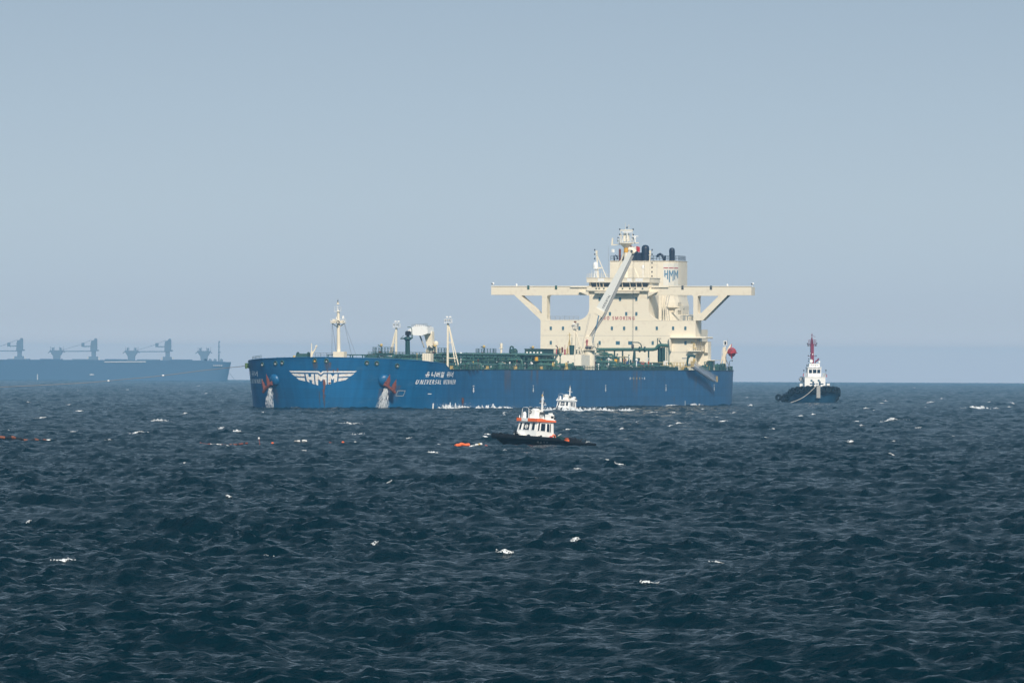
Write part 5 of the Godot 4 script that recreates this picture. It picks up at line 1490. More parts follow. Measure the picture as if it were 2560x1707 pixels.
	# twin signal masts
	for e in [[-8.4, -1.0, 44.6], [7.75, 1.0, 44.6]]:
		var x: float = e[0]
		var sm := obj("signal_mast", Shape.new().bar(Vector3(x - e[1] * 0.1 - (0.3 if e[1] > 0 else -0.4), 36.8, z), Vector3(x, e[2], z), 0.3, 0.3).box(Vector3(x, 44.3, z), Vector3(0.5, 0.9, 0.5)).box(Vector3(x, 43.4, z), Vector3(0.9, 0.12, 0.6)), "cream_trim", tanker)
		if e[1] < 0: obj("leg", Shape.new().bar(Vector3(x + 2.9, 36.8, z - 0.5), Vector3(x + 0.25, 43.2, z), 0.2, 0.2).bar(Vector3(x + 0.5, 39.7, z), Vector3(x + 1.5, 39.7, z), 0.3, 0.3), "cream_trim", sm)
		var n := 3 if e[1] < 0 else 8
		for k in n:
			obj("signal_shape", Shape.new().cyl(Vector3(x + e[1] * 0.55, 44.7 - k * 1.27, z), Vector3(x + e[1] * 0.55, 45.2 - k * 1.27, z), 0.24, 0.12, 7), "black", sm)
	obj("radome", Shape.new().cyl(Vector3(-8.55, 39.4, z + 0.6), Vector3(-8.55, 40.6, z + 0.6), 0.78, 0.82, 14).lathe(Vector3(-8.55, 40.6, z + 0.6), [Vector2(0.82, 0), Vector2(0.72, 0.4), Vector2(0.45, 0.72), Vector2(0, 0.85)], 14).bar(Vector3(-8.9, 36.8, z + 0.6), Vector3(-8.6, 39.4, z + 0.6), 0.18, 0.18).bar(Vector3(-8.0, 36.8, z + 0.6), Vector3(-8.5, 39.4, z + 0.6), 0.18, 0.18), "white", tanker)
	obj("radome", Shape.new().cyl(Vector3(5.6, 39.5, z), Vector3(5.6, 40.2, z), 0.38, 0.34, 10).ball(Vector3(5.6, 40.2, z), 0.34, 10).cyl(Vector3(5.6, 36.8, z), Vector3(5.6, 39.5, z), 0.1, 0.1, 6), "white", tanker)
	for x in [-10.0, -9.4, -8.9, -7.2, -6.3, -5.0, 6.6]: obj("roof_aerial", Shape.new().cyl(Vector3(x, 36.8, z + 2), Vector3(x, 38.0 + fmod(absf(x) * 3.7, 1.6), z + 2), 0.06, 0.03, 4), "cream_trim", tanker)
	obj("whip_aerial", Shape.new().cyl(Vector3(-5.6, 36.8, z - 3), Vector3(-5.6, 46.0, z - 3), 0.05, 0.03, 4), "grey", tanker)
	obj("monkey_rail", rail(Shape.new(), [Vector3(-10.2, 36.85, -284.2), Vector3(8.4, 36.85, -284.2)], 1.0, 1.2, 0.03), "cream_trim", tanker)
	# flags flown beside the mast: things of their own
	var cloth := func(colors: Array, w: float, h: float, at: Vector3, turn: float, label: String, cat: String) -> void:
		var t := thing("flag", label, cat, tanker.transform * at, turn)
		for i in colors.size():
			var rows2 := []
			for q in 2:
				var row := []
				for k in 5:
					var xx: float = w * (i + k / 4.0) / colors.size()
					row.append(Vector3(xx, h * q - xx * 0.12 + 0.1 * sin(xx * 3.0), 0.16 * sin(xx * 2.6 + q * 0.5)))
				rows2.append(row)
			obj("panel", Shape.new().skin(rows2), colors[i], t)
	cloth.call(["notice_red", "white", "red"], 3.4, 1.5, Vector3(1.1, 44.7, z - 0.6), -0.3, "red and white signal flag flying beside the tanker's radar mast", "flag")
	cloth.call(["white"], 0.9, 0.9, Vector3(-3.9, 44.2, z), -0.3, "small white flag with a red and blue disc on the tanker's starboard yard", "flag")


func tanker_stern() -> void:
	# davit frame of the stern lifeboat
	var z := -325.0
	var dv := obj("lifeboat_davit", Shape.new().bar(Vector3(20.6, 10.05, z), Vector3(20.5, 17.0, z), 0.85, 0.8), "cream", tanker)
	obj("arm", Shape.new().bar(Vector3(20.3, 14.0, z), Vector3(22.5, 17.6, z), 0.4, 0.5), "cream_trim", dv)
	obj("leg", Shape.new().bar(Vector3(18.9, 10.05, z), Vector3(20.4, 15.4, z), 0.36, 0.36), "cream_trim", dv)
	obj("leg", Shape.new().bar(Vector3(22.6, 10.05, z), Vector3(20.9, 13.4, z), 0.2, 0.2), "grey", dv)
	obj("brace", Shape.new().bar(Vector3(19.4, 11.8, z), Vector3(20.6, 11.8, z), 0.16, 0.16).bar(Vector3(19.9, 13.4, z), Vector3(20.6, 13.4, z), 0.16, 0.16).bar(Vector3(19.7, 12.4, z + 0.3), Vector3(19.9, 16.2, z + 0.3), 0.12, 0.12), "cream_trim", dv)
	obj("lamp_box", Shape.new().block(Vector3(20.3, 17.5, z + 0.3), Vector3(21.3, 18.8, z - 0.3)).bar(Vector3(20.7, 17.0, z), Vector3(20.7, 17.5, z), 0.2, 0.2), "white", dv)
	obj("lamp_pane", Shape.new().block(Vector3(20.55, 17.7, z + 0.36), Vector3(21.1, 18.6, z + 0.3)), "navy", dv)
	obj("aerial", Shape.new().cyl(Vector3(21.4, 17.6, z), Vector3(21.4, 19.6, z), 0.04, 0.03, 4), "grey", dv)
	var lb := thing("lifeboat", "red enclosed lifeboat hanging at the stern of the blue tanker", "lifeboat", tanker.transform * Vector3(22.5, 13.9, z - 1.0), tanker.rotation.y + 0.2)
	var rows := []
	for k in 9:
		var t := k / 8.0 * 2.0 - 1.0
		var w := 1.32 * sqrt(maxf(0.0, 1.0 - pow(absf(t), 4.0)))
		var row := []
		for q in 14:
			var a := TAU * q / 14.0
			var yy := sin(a)
			row.append(Vector3(cos(a) * w * (1.0 if yy > -0.2 else 0.86), 1.55 + yy * (1.55 if yy < 0 else 1.6) * (0.2 + 0.68 * w / 1.32), t * 4.0))
		rows.append(row)
	obj("hull", Shape.new().skin(rows, true), "boat_red", lb)
	obj("fender_strake", Shape.new().tube([Vector3(-1.3, 1.35, 2.6), Vector3(-0.7, 1.3, 3.6), Vector3(0.0, 1.3, 4.05), Vector3(0.7, 1.3, 3.6), Vector3(1.3, 1.35, 2.6), Vector3(1.6, 1.35, 0)], 0.12, 6), "red", lb)
	obj("windows", Shape.new().box(Vector3(-0.3, 2.35, 3.3), Vector3(0.45, 0.4, 0.25)).box(Vector3(0.35, 2.35, 3.3), Vector3(0.45, 0.4, 0.25)).box(Vector3(0.0, 2.0, 3.6), Vector3(0.3, 0.2, 0.25)), "cabin_glass", lb)
	obj("keel", Shape.new().bar(Vector3(0, -0.05, 3.0), Vector3(0, -0.1, -3.0), 0.2, 0.5).bar(Vector3(0, 0.1, 3.7), Vector3(0, 1.3, 4.1), 0.16, 0.2), "red", lb)
	obj("lifting_sling", Shape.new().cyl(Vector3(0, 3.0, 2.2), Vector3(0, 4.0, 1.6), 0.08, 0.08, 5), "red", lb)
	# stern deck gear
	var r := RandomNumberGenerator.new(); r.seed = 4
	for k in 9:
		var u := 296.0 + k * 4.0
		var x := 25.0 - maxf(0.0, u - 305.0) * 0.3
		obj("mooring_winch", Shape.new().cyl(Vector3(x - 1.2, 11.15, -u), Vector3(x + 0.8, 11.15, -u), 0.75, 0.75, 12).cyl(Vector3(x + 0.8, 11.15, -u), Vector3(x + 1.0, 11.15, -u), 1.0, 1.0, 12).box(Vector3(x, 10.4, -u), Vector3(2.6, 0.7, 1.4)), "deck_green" if k % 3 else "pipe_green", tanker)
	obj("ventilator", Shape.new().cyl(Vector3(19.6, 10.05, -312), Vector3(19.6, 12.2, -312), 0.85, 0.8, 10).ball(Vector3(19.6, 12.2, -312), 0.85, 10), "dark_green", tanker)
	obj("stern_lamp", Shape.new().tube([Vector3(20.2, 10.05, -332), Vector3(20.2, 12.6, -332), Vector3(20.4, 13.0, -332), Vector3(21.0, 13.1, -332)], 0.09, 6).ball(Vector3(21.1, 13.0, -332), 0.24, 8), "grey", tanker)
	obj("stern_rail", rail(Shape.new(), [Vector3(27.0, 10.1, -308), Vector3(24.0, 10.1, -321), Vector3(19.8, 10.1, -332.5), Vector3(-19.8, 10.1, -332.5)], 1.2, 1.6, 0.05), "pipe_green", tanker)
	# accommodation ladder rigged down the port side
	var a := Vector3(30.9, 11.2, -247.0); var b := Vector3(30.9, 7.0, -272.0)
	var g := Shape.new()
	for e in [0.0, 0.9]:
		g.bar(a + Vector3(e, 0, 0), b + Vector3(e, 0, 0), 0.14, 0.5)
	var lad := obj("gangway", g, "alloy", tanker)
	for k in 40: obj("tread", Shape.new().box(a.lerp(b, (k + 0.5) / 40.0) + Vector3(0.45, 0.06, 0), Vector3(0.8, 0.06, 0.4)), "alloy", lad)
	for e in [0.0, 0.9]:
		var h := Shape.new()
		h.cyl(a + Vector3(e, 1.5, 0), b + Vector3(e, 1.5, 0), 0.05, 0.05, 5).cyl(a + Vector3(e, 0.8, 0), b + Vector3(e, 0.8, 0), 0.04, 0.04, 5)
		for k in 21:
			var p := a.lerp(b, k / 20.0) + Vector3(e, 0, 0)
			h.cyl(p, p + Vector3(0, 1.5, 0), 0.06, 0.06, 5)
		obj("handrail", h, "alloy", lad)
	obj("top_platform", rail(Shape.new().block(Vector3(29.6, 11.0, -243.5), Vector3(31.9, 11.25, -247.2)), [Vector3(31.8, 11.2, -243.5), Vector3(31.8, 11.2, -247.0)], 1.5, 0.7, 0.05), "ochre", lad)
	obj("lower_platform", rail(Shape.new().block(Vector3(30.8, 6.8, -272.0), Vector3(31.9, 7.0, -273.6)), [Vector3(31.8, 7.0, -272), Vector3(31.8, 7.0, -273.6)], 1.4, 0.7, 0.06), "ochre", lad)
	obj("gangway_davit", Shape.new().bar(Vector3(29.4, 10.05, -268), Vector3(29.4, 12.6, -268), 0.2, 0.2).bar(Vector3(29.4, 12.5, -268), Vector3(31.3, 12.3, -268), 0.16, 0.16).cyl(Vector3(31.3, 12.3, -268), Vector3(31.3, 7.8, -268), 0.03, 0.03, 4), "pipe_green", lad)
	for k in 5: obj("deck_store", Shape.new().box(Vector3(27.0 - k * 0.4, 10.7, -275.0 - k * 3.1), Vector3(1.2 + r.randf(), 1.3, 1.2)).box(Vector3(27.0 - k * 0.4, 11.45, -275.0 - k * 3.1), Vector3(0.5, 0.3, 0.4)), ["deck_green", "grey", "pipe_green", "ochre", "deck_green"][k], tanker)


# ---------------------------------------------------------------- the far bulk carrier

func build_far_ship() -> void:
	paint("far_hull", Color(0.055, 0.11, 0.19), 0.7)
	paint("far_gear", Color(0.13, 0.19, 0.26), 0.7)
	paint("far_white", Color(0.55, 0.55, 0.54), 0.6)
	var t := thing("bulk_carrier", "long bulk carrier with deck cranes, faint in the haze at left", "ship", Vector3(-285.2, -4.3, -7430.0), deg_to_rad(90.0))
	# z towards its bow, x away from the viewer
	var rows := []
	for lv in 5:
		var y: float = [-2.0, 3.0, 9.0, 15.0, 21.0][lv]
		var row := []
		for k in 26:
			var u := [0.0, 0.4, 1.5, 3.5, 6.0, 10.0, 15.0, 22.0, 30.0, 45.0, 70.0, 110.0, 270.0][k % 13 if k < 13 else 25 - k] as float
			var rake := 4.5 * (1.0 - (y + 2.0) / 23.0)
			var w := 16.0 * sqrt(clampf(1.0 - pow(1.0 - minf(u, 45.0) / 45.0, 2.3), 0.0, 1.0))
			row.append(Vector3(w * (-1.0 if k < 13 else 1.0), y - (0.0 if lv < 4 else 1.6 * smoothstep(0.0, 30.0, 30.0 - u)) , -u - rake if u < 200 else -u))
		rows.append(row)
	obj("hull", Shape.new().skin(rows), "far_hull", t)
	obj("deck", Shape.new().block(Vector3(-15.5, 20.3, -30), Vector3(15.5, 20.8, -270)).block(Vector3(-9, 18.8, -8), Vector3(9, 19.2, -30)), "far_hull", t)
	for k in 7: obj("hatch_coaming", Shape.new().block(Vector3(-10, 20.6, -40.0 - k * 33.0), Vector3(10, 21.9, -62.0 - k * 33.0)), "far_gear" if k % 2 else "far_hull", t)
	for zc in [-64.5, -139.7, -215.0]:
		var c := obj("deck_crane", Shape.new().block(Vector3(-2.2, 20.5, zc - 2.4), Vector3(2.2, 30.5, zc + 2.0)).block(Vector3(-4.2, 20.5, zc - 5), Vector3(4.2, 24.5, zc + 4.0)), "far_gear", t)
		obj("crane_house", Shape.new().prism(PackedVector2Array([Vector2(-3.4, 29.8), Vector2(3.4, 29.8), Vector2(3.4, 41.4), Vector2(2.6, 43.0), Vector2(1.0, 43.0), Vector2(0.2, 41.2), Vector2(-2.6, 40.4), Vector2(-3.2, 38.0)]), Vector3(2.6, 0, zc), 5.2, Basis(Vector3(0, 0, 1), Vector3.UP, Vector3(-1, 0, 0)) * Basis.from_scale(Vector3(1, 1, -1))), "far_gear", c)
		obj("jib", Shape.new().bar(Vector3(0, 29.9, zc - 2.0), Vector3(0, 29.5, zc - 34.0), 1.6, 1.0), "far_gear", c)
		obj("counter_box", Shape.new().block(Vector3(-1.6, 34.3, zc - 12.6), Vector3(1.6, 38.4, zc - 9.6)).bar(Vector3(0, 34.8, zc - 2), Vector3(0, 34.6, zc - 10), 1.0, 1.1), "far_gear", c)
		obj("topping_wire", Shape.new().cyl(Vector3(0, 41.5, zc - 2), Vector3(0, 37.5, zc - 11), 0.16, 0.16, 4).cyl(Vector3(0, 37.0, zc - 12), Vector3(0, 30.5, zc - 33), 0.16, 0.16, 4), "far_gear", c)
		obj("cab", Shape.new().block(Vector3(-1, 30.0, zc + 3.4), Vector3(1, 31.4, zc + 5.2)), "far_gear", c)
		for e in [-6.2, 5.2]: obj("vent_post", Shape.new().block(Vector3(3, 20.6, zc + e - 0.5), Vector3(4, 24.0, zc + e + 0.5)), "far_white", c)
	for zr in [-27.6, -101.4, -177.4]:
		var g := obj("grab_stand", Shape.new().prism(PackedVector2Array([Vector2(-3.2, 20.4), Vector2(3.2, 20.4), Vector2(3.8, 25.0), Vector2(6.6, 29.2), Vector2(6.9, 30.6), Vector2(-6.9, 30.6), Vector2(-6.6, 29.2), Vector2(-3.8, 25.0)]), Vector3(3, 0, zr), 6.0, Basis(Vector3(0, 0, 1), Vector3.UP, Vector3(-1, 0, 0)) * Basis.from_scale(Vector3(1, 1, -1))), "far_gear", t)
		for e in [-4.0, 4.0]:
			obj("grab_post", Shape.new().block(Vector3(-1, 30.4, zr + e - 0.9), Vector3(1, 33.4, zr + e + 0.9)), "far_gear", g)
		obj("side_arm", Shape.new().bar(Vector3(0, 30.0, zr - 6), Vector3(0, 27.8, zr - 9.0), 0.8, 0.8).bar(Vector3(0, 30.0, zr + 6), Vector3(0, 28.4, zr + 8.2), 0.8, 0.8), "far_gear", g)
		for e in [-6.0, -2.5, 2.5, 6.4]: obj("lamp_post", Shape.new().cyl(Vector3(1, 30.4, zr + e), Vector3(1, 34.4, zr + e * 1.05), 0.24, 0.2, 5), "far_gear", g)
	obj("gangway_rack", Shape.new().bar(Vector3(-16.2, 19.4, -86), Vector3(-16.2, 19.0, -128), 0.6, 1.0), "far_white", t)
	var fm := obj("foremast", Shape.new().cyl(Vector3(0, 18.5, -12.6), Vector3(0, 40.6, -12.6), 0.8, 0.45, 8).bar(Vector3(0, 35, -14.4), Vector3(0, 35, -10.8), 0.4, 0.4).box(Vector3(0, 40.2, -12.2), Vector3(1, 1, 1.8)), "far_gear", t)
	obj("lamp_shelf", Shape.new().box(Vector3(0, 29.4, -11.6), Vector3(0.9, 0.9, 1.6)), "far_gear", fm)
	for e in [-26.0, -21.5, -16.5, -10.0]: obj("mooring_winch", Shape.new().cyl(Vector3(-3, 21.2, e), Vector3(3, 21.2, e), 1.6, 1.6, 10).box(Vector3(0, 19.8, e), Vector3(7, 2.2, 2.4)), "far_gear", t)
	obj("draught_mark", Shape.new().block(Vector3(-16.15, 0.6, -196.3), Vector3(-16.02, 6.4, -195.4)), "far_white", t)
	obj("load_mark", Shape.new().block(Vector3(-16.15, 5.6, -143.0), Vector3(-16.02, 6.7, -138.6)), "far_white", t)
	for k in 5: obj("name_mark", Shape.new().box(Vector3(-11.6 - 0.75 * k, 15.9, -9.4 - k * 1.9), Vector3(0.5, 1.1, 1.3), Basis(Vector3.UP, 0.38)), "far_white", t)
	obj("anchor_cable", Shape.new().cyl(Vector3(-2, 8.0, -1.5), Vector3(-2, -0.5, 5.2), 0.2, 0.2, 4), "far_gear", t)


# ---------------------------------------------------------------- the tug

func build_tug() -> void:
	mottled("tug_blue", Color(0.003, 0.040, 0.088), Color(0.006, 0.052, 0.105), 3.0, 0.4, 0.5, 41)
	mottled("tyre", Color(0.006, 0.007, 0.009), Color(0.014, 0.015, 0.017), 1.0, 0.4, 0.9, 42).metallic_specular = 0.2
	paint("mast_red", Color(0.20, 0.012, 0.045), 0.5)
	var t := thing("tug", "tugboat with tyre fenders and dark red mast, facing the viewer", "tug", Vector3(96.9, -0.42, -2313.0), deg_to_rad(6.0))
	var plan := [[0.0, 0.0], [0.25, 2.0], [0.9, 4.0], [2.2, 5.8], [4.2, 7.0], [7.0, 7.6], [12.0, 7.8], [24.0, 7.6], [31.0, 6.6], [32.0, 5.0]]
	var rows := []
	for lv in 5:
		var y: float = [-1.5, 0.0, 2.0, 3.6, 4.5][lv]
		var f: float = [0.82, 0.88, 0.95, 1.0, 1.0][lv]
		var row := []
		for i in range(plan.size() - 1, -1, -1): row.append(Vector3(-plan[i][1] * f, y + (0.7 if lv == 4 and plan[i][0] < 4 else (-1.6 * smoothstep(6.0, 18.0, plan[i][0]) if lv > 2 else 0.0)), -plan[i][0] - (1.0 - f) * 6.0))
		for i in range(1, plan.size()): row.append(Vector3(plan[i][1] * f, y + (0.7 if lv == 4 and plan[i][0] < 4 else (-1.6 * smoothstep(6.0, 18.0, plan[i][0]) if lv > 2 else 0.0)), -plan[i][0] - (1.0 - f) * 6.0))
		rows.append(row)
	obj("hull", Shape.new().skin(rows), "tug_blue", t)
	obj("deck", Shape.new().prism(PackedVector2Array([Vector2(-6.9, 5), Vector2(6.9, 5), Vector2(7.3, 12), Vector2(6.8, 31), Vector2(-6.8, 31), Vector2(-7.3, 12)]), Vector3(0, 2.9, 0), 0.2, Basis(Vector3.RIGHT, Vector3.FORWARD, Vector3.UP)), "dark_green", t)
	obj("bow_pad", Shape.new().prism(PackedVector2Array([Vector2(-0.62, 1.6), Vector2(0.62, 1.6), Vector2(0.58, 5.6), Vector2(-0.58, 5.6)]), Vector3(0, 0, 0.75), 1.2), "grey", t)
	for x in [-0.35, 0.0, 0.35]: obj("pad_rib", Shape.new().bar(Vector3(x, 1.7, 0.8), Vector3(x, 5.4, 0.8), 0.08, 0.1), "rope", t)
	# tyres hung round the bow and the quarters
	for p in [[1.9, 4.3, 0.15, 0.0], [3.3, 4.35, -0.55, 0.3], [4.9, 4.2, -1.6, 0.55], [6.3, 4.0, -3.2, 0.85], [7.4, 3.75, -5.6, 1.2], [7.95, 3.2, -8.6, 1.5]]:
		for side in [-1.0, 1.0]:
			var b := Basis(Vector3.UP, p[3] * side) * Basis(Vector3.RIGHT, PI / 2.0 - 0.12)
			obj("tyre_fender", Shape.new().torus(Vector3(p[0] * side, p[1], p[2] + 0.5), 0.80, 0.42, b, 16, 8), "tyre", t)
	for p in [[-8.2, 1.5, -14.0], [-8.3, 1.2, -19.0], [-9.3, 1.6, -23.5], [8.0, 1.6, -15.0], [8.1, 1.3, -21.0]]:
		obj("tyre_fender", Shape.new().torus(Vector3(p[0], p[1], p[2]), 0.78, 0.42, Basis(Vector3.UP, 0.7 * signf(p[0])) * Basis(Vector3.RIGHT, PI / 2.0), 14, 8), "tyre", t)
	obj("rubbing_strake", Shape.new().tube([Vector3(-8.0, 2.2, -22), Vector3(-7.6, 2.6, -8), Vector3(-5.2, 3.0, -3.0), Vector3(-2.4, 3.2, -0.6), Vector3(0, 3.2, 0.2), Vector3(2.4, 3.2, -0.6), Vector3(5.2, 3.0, -3.0), Vector3(7.6, 2.6, -8), Vector3(8.0, 2.2, -22)], 0.4, 8), "tyre", t)
	# bow bitts, rope lead
	obj("bow_bitts", Shape.new().bar(Vector3(-1.35, 3.5, -1.6), Vector3(-1.35, 6.9, -1.6), 0.5, 0.5).bar(Vector3(0.75, 3.5, -1.6), Vector3(0.75, 6.9, -1.6), 0.5, 0.5).bar(Vector3(-2.4, 6.0, -1.6), Vector3(1.9, 6.0, -1.6), 0.4, 0.4), "tug_blue", t)
	obj("rope_lead", Shape.new().torus(Vector3(-0.3, 6.1, -0.6), 0.42, 0.16, Basis(Vector3.RIGHT, PI / 2), 12, 6).box(Vector3(-0.3, 5.5, -0.6), Vector3(1.4, 0.3, 0.4)), "white", t)
	# houses
	obj("deckhouse", Shape.new().block(Vector3(-3.4, 2.9, -6.0), Vector3(3.2, 8.2, -16.0)).block(Vector3(-3.55, 8.15, -5.85), Vector3(3.35, 8.3, -16.1)), "white", t)
	for x in [-1.25, 1.05]: obj("deckhouse_window", Shape.new().prism(round_rect(Vector2(x - 0.3, 6.75), Vector2(x + 0.3, 7.4), 0.1), Vector3(0, 0, -5.96), 0.06), "cabin_glass", t)
	var wh := obj("wheelhouse", Shape.new().block(Vector3(-2.25, 8.3, -7.2), Vector3(2.05, 11.2, -11.5)).block(Vector3(-2.4, 11.1, -7.0), Vector3(2.2, 11.35, -11.6)).block(Vector3(-1.75, 11.3, -7.6), Vector3(1.65, 12.5, -10.5)), "white", t)
	for x in [[-1.9, -0.9], [-0.65, 0.5], [0.75, 1.75]]:
		obj("window", Shape.new().block(Vector3(x[0], 9.45, -7.14), Vector3(x[1], 10.6, -7.2)), "glass", wh)
		obj("visor_slot", Shape.new().block(Vector3(x[0] + 0.2, 11.18, -6.97), Vector3(x[1] - 0.2, 11.32, -7.02)), "dark_grey", wh)
	var names := ["dong", "ho", "bo", "ho"]
	for k in 4:
		var s := Shape.new()
		for poly in bars(HANGUL[names[k]], 0.16, Vector2(-1.1 + k * 0.56, 11.72), Vector2(0.4, 0.44)): s.prism(poly, Vector3(0, 0, -7.56), 0.02)
		obj("letter", s, "grey", wh)
	obj("deck_rail", rail(rail(Shape.new(), [Vector3(-3.5, 8.3, -6.0), Vector3(-2.4, 8.3, -6.0)], 1.1, 0.5, 0.04), [Vector3(2.2, 8.3, -6.0), Vector3(3.3, 8.3, -6.0), Vector3(3.3, 8.3, -12)], 1.1, 0.5, 0.04), "white", t)
	obj("ladder", Shape.new().bar(Vector3(-2.65, 8.3, -7.4), Vector3(-2.65, 11.3, -7.4), 0.06, 0.06).bar(Vector3(-2.35, 8.3, -7.4), Vector3(-2.35, 11.3, -7.4), 0.06, 0.06), "grey", t)
	for p in [[-2.55, 11.9], [-3.55, 10.3], [3.5, 10.4], [-3.95, 7.9], [-3.6, 6.9]]: obj("side_lamp", Shape.new().cyl(Vector3(p[0], p[1] - 0.25, -7), Vector3(p[0], p[1] + 0.2, -7), 0.2, 0.2, 8).bar(Vector3(p[0], p[1] - 1.4, -7), Vector3(p[0], p[1], -7), 0.07, 0.07), "dark_grey", t)
	for p in [[-3.75, 9.0], [3.75, 8.8]]: obj("fire_hose", Shape.new().cyl(Vector3(p[0], p[1] - 0.6, -7), Vector3(p[0], p[1] + 0.3, -7), 0.14, 0.1, 6), "red", t)
	obj("life_raft", Shape.new().cyl(Vector3(-4.2, 7.5, -10), Vector3(-4.2, 7.5, -8.5), 0.55, 0.55, 10), "grey", t)
	obj("bulwark_locker", Shape.new().block(Vector3(-5.0, 2.9, -6), Vector3(-4.1, 6.1, -7.5)).block(Vector3(3.7, 2.9, -6), Vector3(4.6, 6.2, -7.5)), "white", t)
	# mast
	var m := obj("mast", Shape.new().bar(Vector3(-0.45, 12.4, -10), Vector3(-0.55, 18.8, -10), 1.25, 1.0).prism(PackedVector2Array([Vector2(-1.0, 18.6), Vector2(-0.1, 18.6), Vector2(-0.42, 20.6), Vector2(-0.78, 20.6)]), Vector3(0, 0, -9.7), 0.6), "mast_red", t)
	obj("platform", rail(Shape.new().box(Vector3(-0.55, 18.6, -10), Vector3(2.3, 0.16, 1.4)).bar(Vector3(-2.0, 18.5, -10), Vector3(0.95, 18.5, -10), 0.14, 0.24), [Vector3(-1.7, 18.7, -9.3), Vector3(0.6, 18.7, -9.3)], 1.3, 0.4, 0.05, 2), "mast_red", m)
	obj("topmast", Shape.new().cyl(Vector3(-0.6, 20.4, -10), Vector3(-0.55, 22.2, -10), 0.16, 0.06, 6).ball(Vector3(-0.6, 21.5, -10), 0.24, 6).bar(Vector3(-0.3, 21.3, -10), Vector3(0.6, 20.9, -10), 0.08, 0.08), "mast_red", m)
	obj("white_band", Shape.new().block(Vector3(-1.1, 15.7, -9.4), Vector3(0.12, 15.95, -10.6)).box(Vector3(-0.4, 15.45, -9.4), Vector3(0.3, 0.4, 0.2)), "white", m)
	obj("cross_tree", Shape.new().bar(Vector3(-1.7, 14.8, -10), Vector3(0.8, 14.8, -10), 0.12, 0.16).bar(Vector3(-1.8, 18.0, -10), Vector3(0.8, 18.0, -10), 0.1, 0.14), "mast_red", m)
	for p in [[-1.75, 14.95], [0.75, 14.95], [-1.85, 18.15], [0.7, 18.15], [-2.05, 18.8], [0.95, 18.85], [-1.6, 13.9], [-1.65, 13.2]]: obj("signal_lamp", Shape.new().cyl(Vector3(p[0], p[1] - 0.16, -9.8), Vector3(p[0], p[1] + 0.2, -9.8), 0.16, 0.16, 7), "black", m)
	obj("fire_monitor", Shape.new().tube([Vector3(0.3, 12.5, -9), Vector3(0.5, 13.2, -9), Vector3(1.1, 13.5, -9), Vector3(1.5, 14.1, -9)], 0.26, 7), "mast_red", t)
	obj("searchlight", Shape.new().cyl(Vector3(-1.0, 13.3, -8.8), Vector3(-1.0, 13.3, -8.2), 0.5, 0.5, 12).torus(Vector3(-1.0, 13.3, -8.2), 0.46, 0.08, Basis(Vector3.RIGHT, PI / 2), 14, 5).cyl(Vector3(-1.0, 12.5, -8.5), Vector3(-1.0, 13.0, -8.5), 0.1, 0.1, 6), "white", t)
	obj("dome", Shape.new().ball(Vector3(1.7, 12.9, -9), 0.4, 10, Vector3(0.8, 1.1, 0.8)), "white", t)
	var line := Shape.new()
	var path := []
	for k in 13:
		var q := k / 12.0
		path.append(Vector3(-0.35 - 8.9 * q, 5.95 - 5.9 * q - 1.15 * sin(PI * q) * (1.0 - 0.2 * q), 1.3 + 1.2 * q))
	line.tube(path, 0.1, 6)
	var tr := obj("tow_line", line, "rope")
	tr.transform = t.transform
	tag(tr, "pale slack line from the tug's bow curving down into the water", "rope")


# ---------------------------------------------------------------- work boats

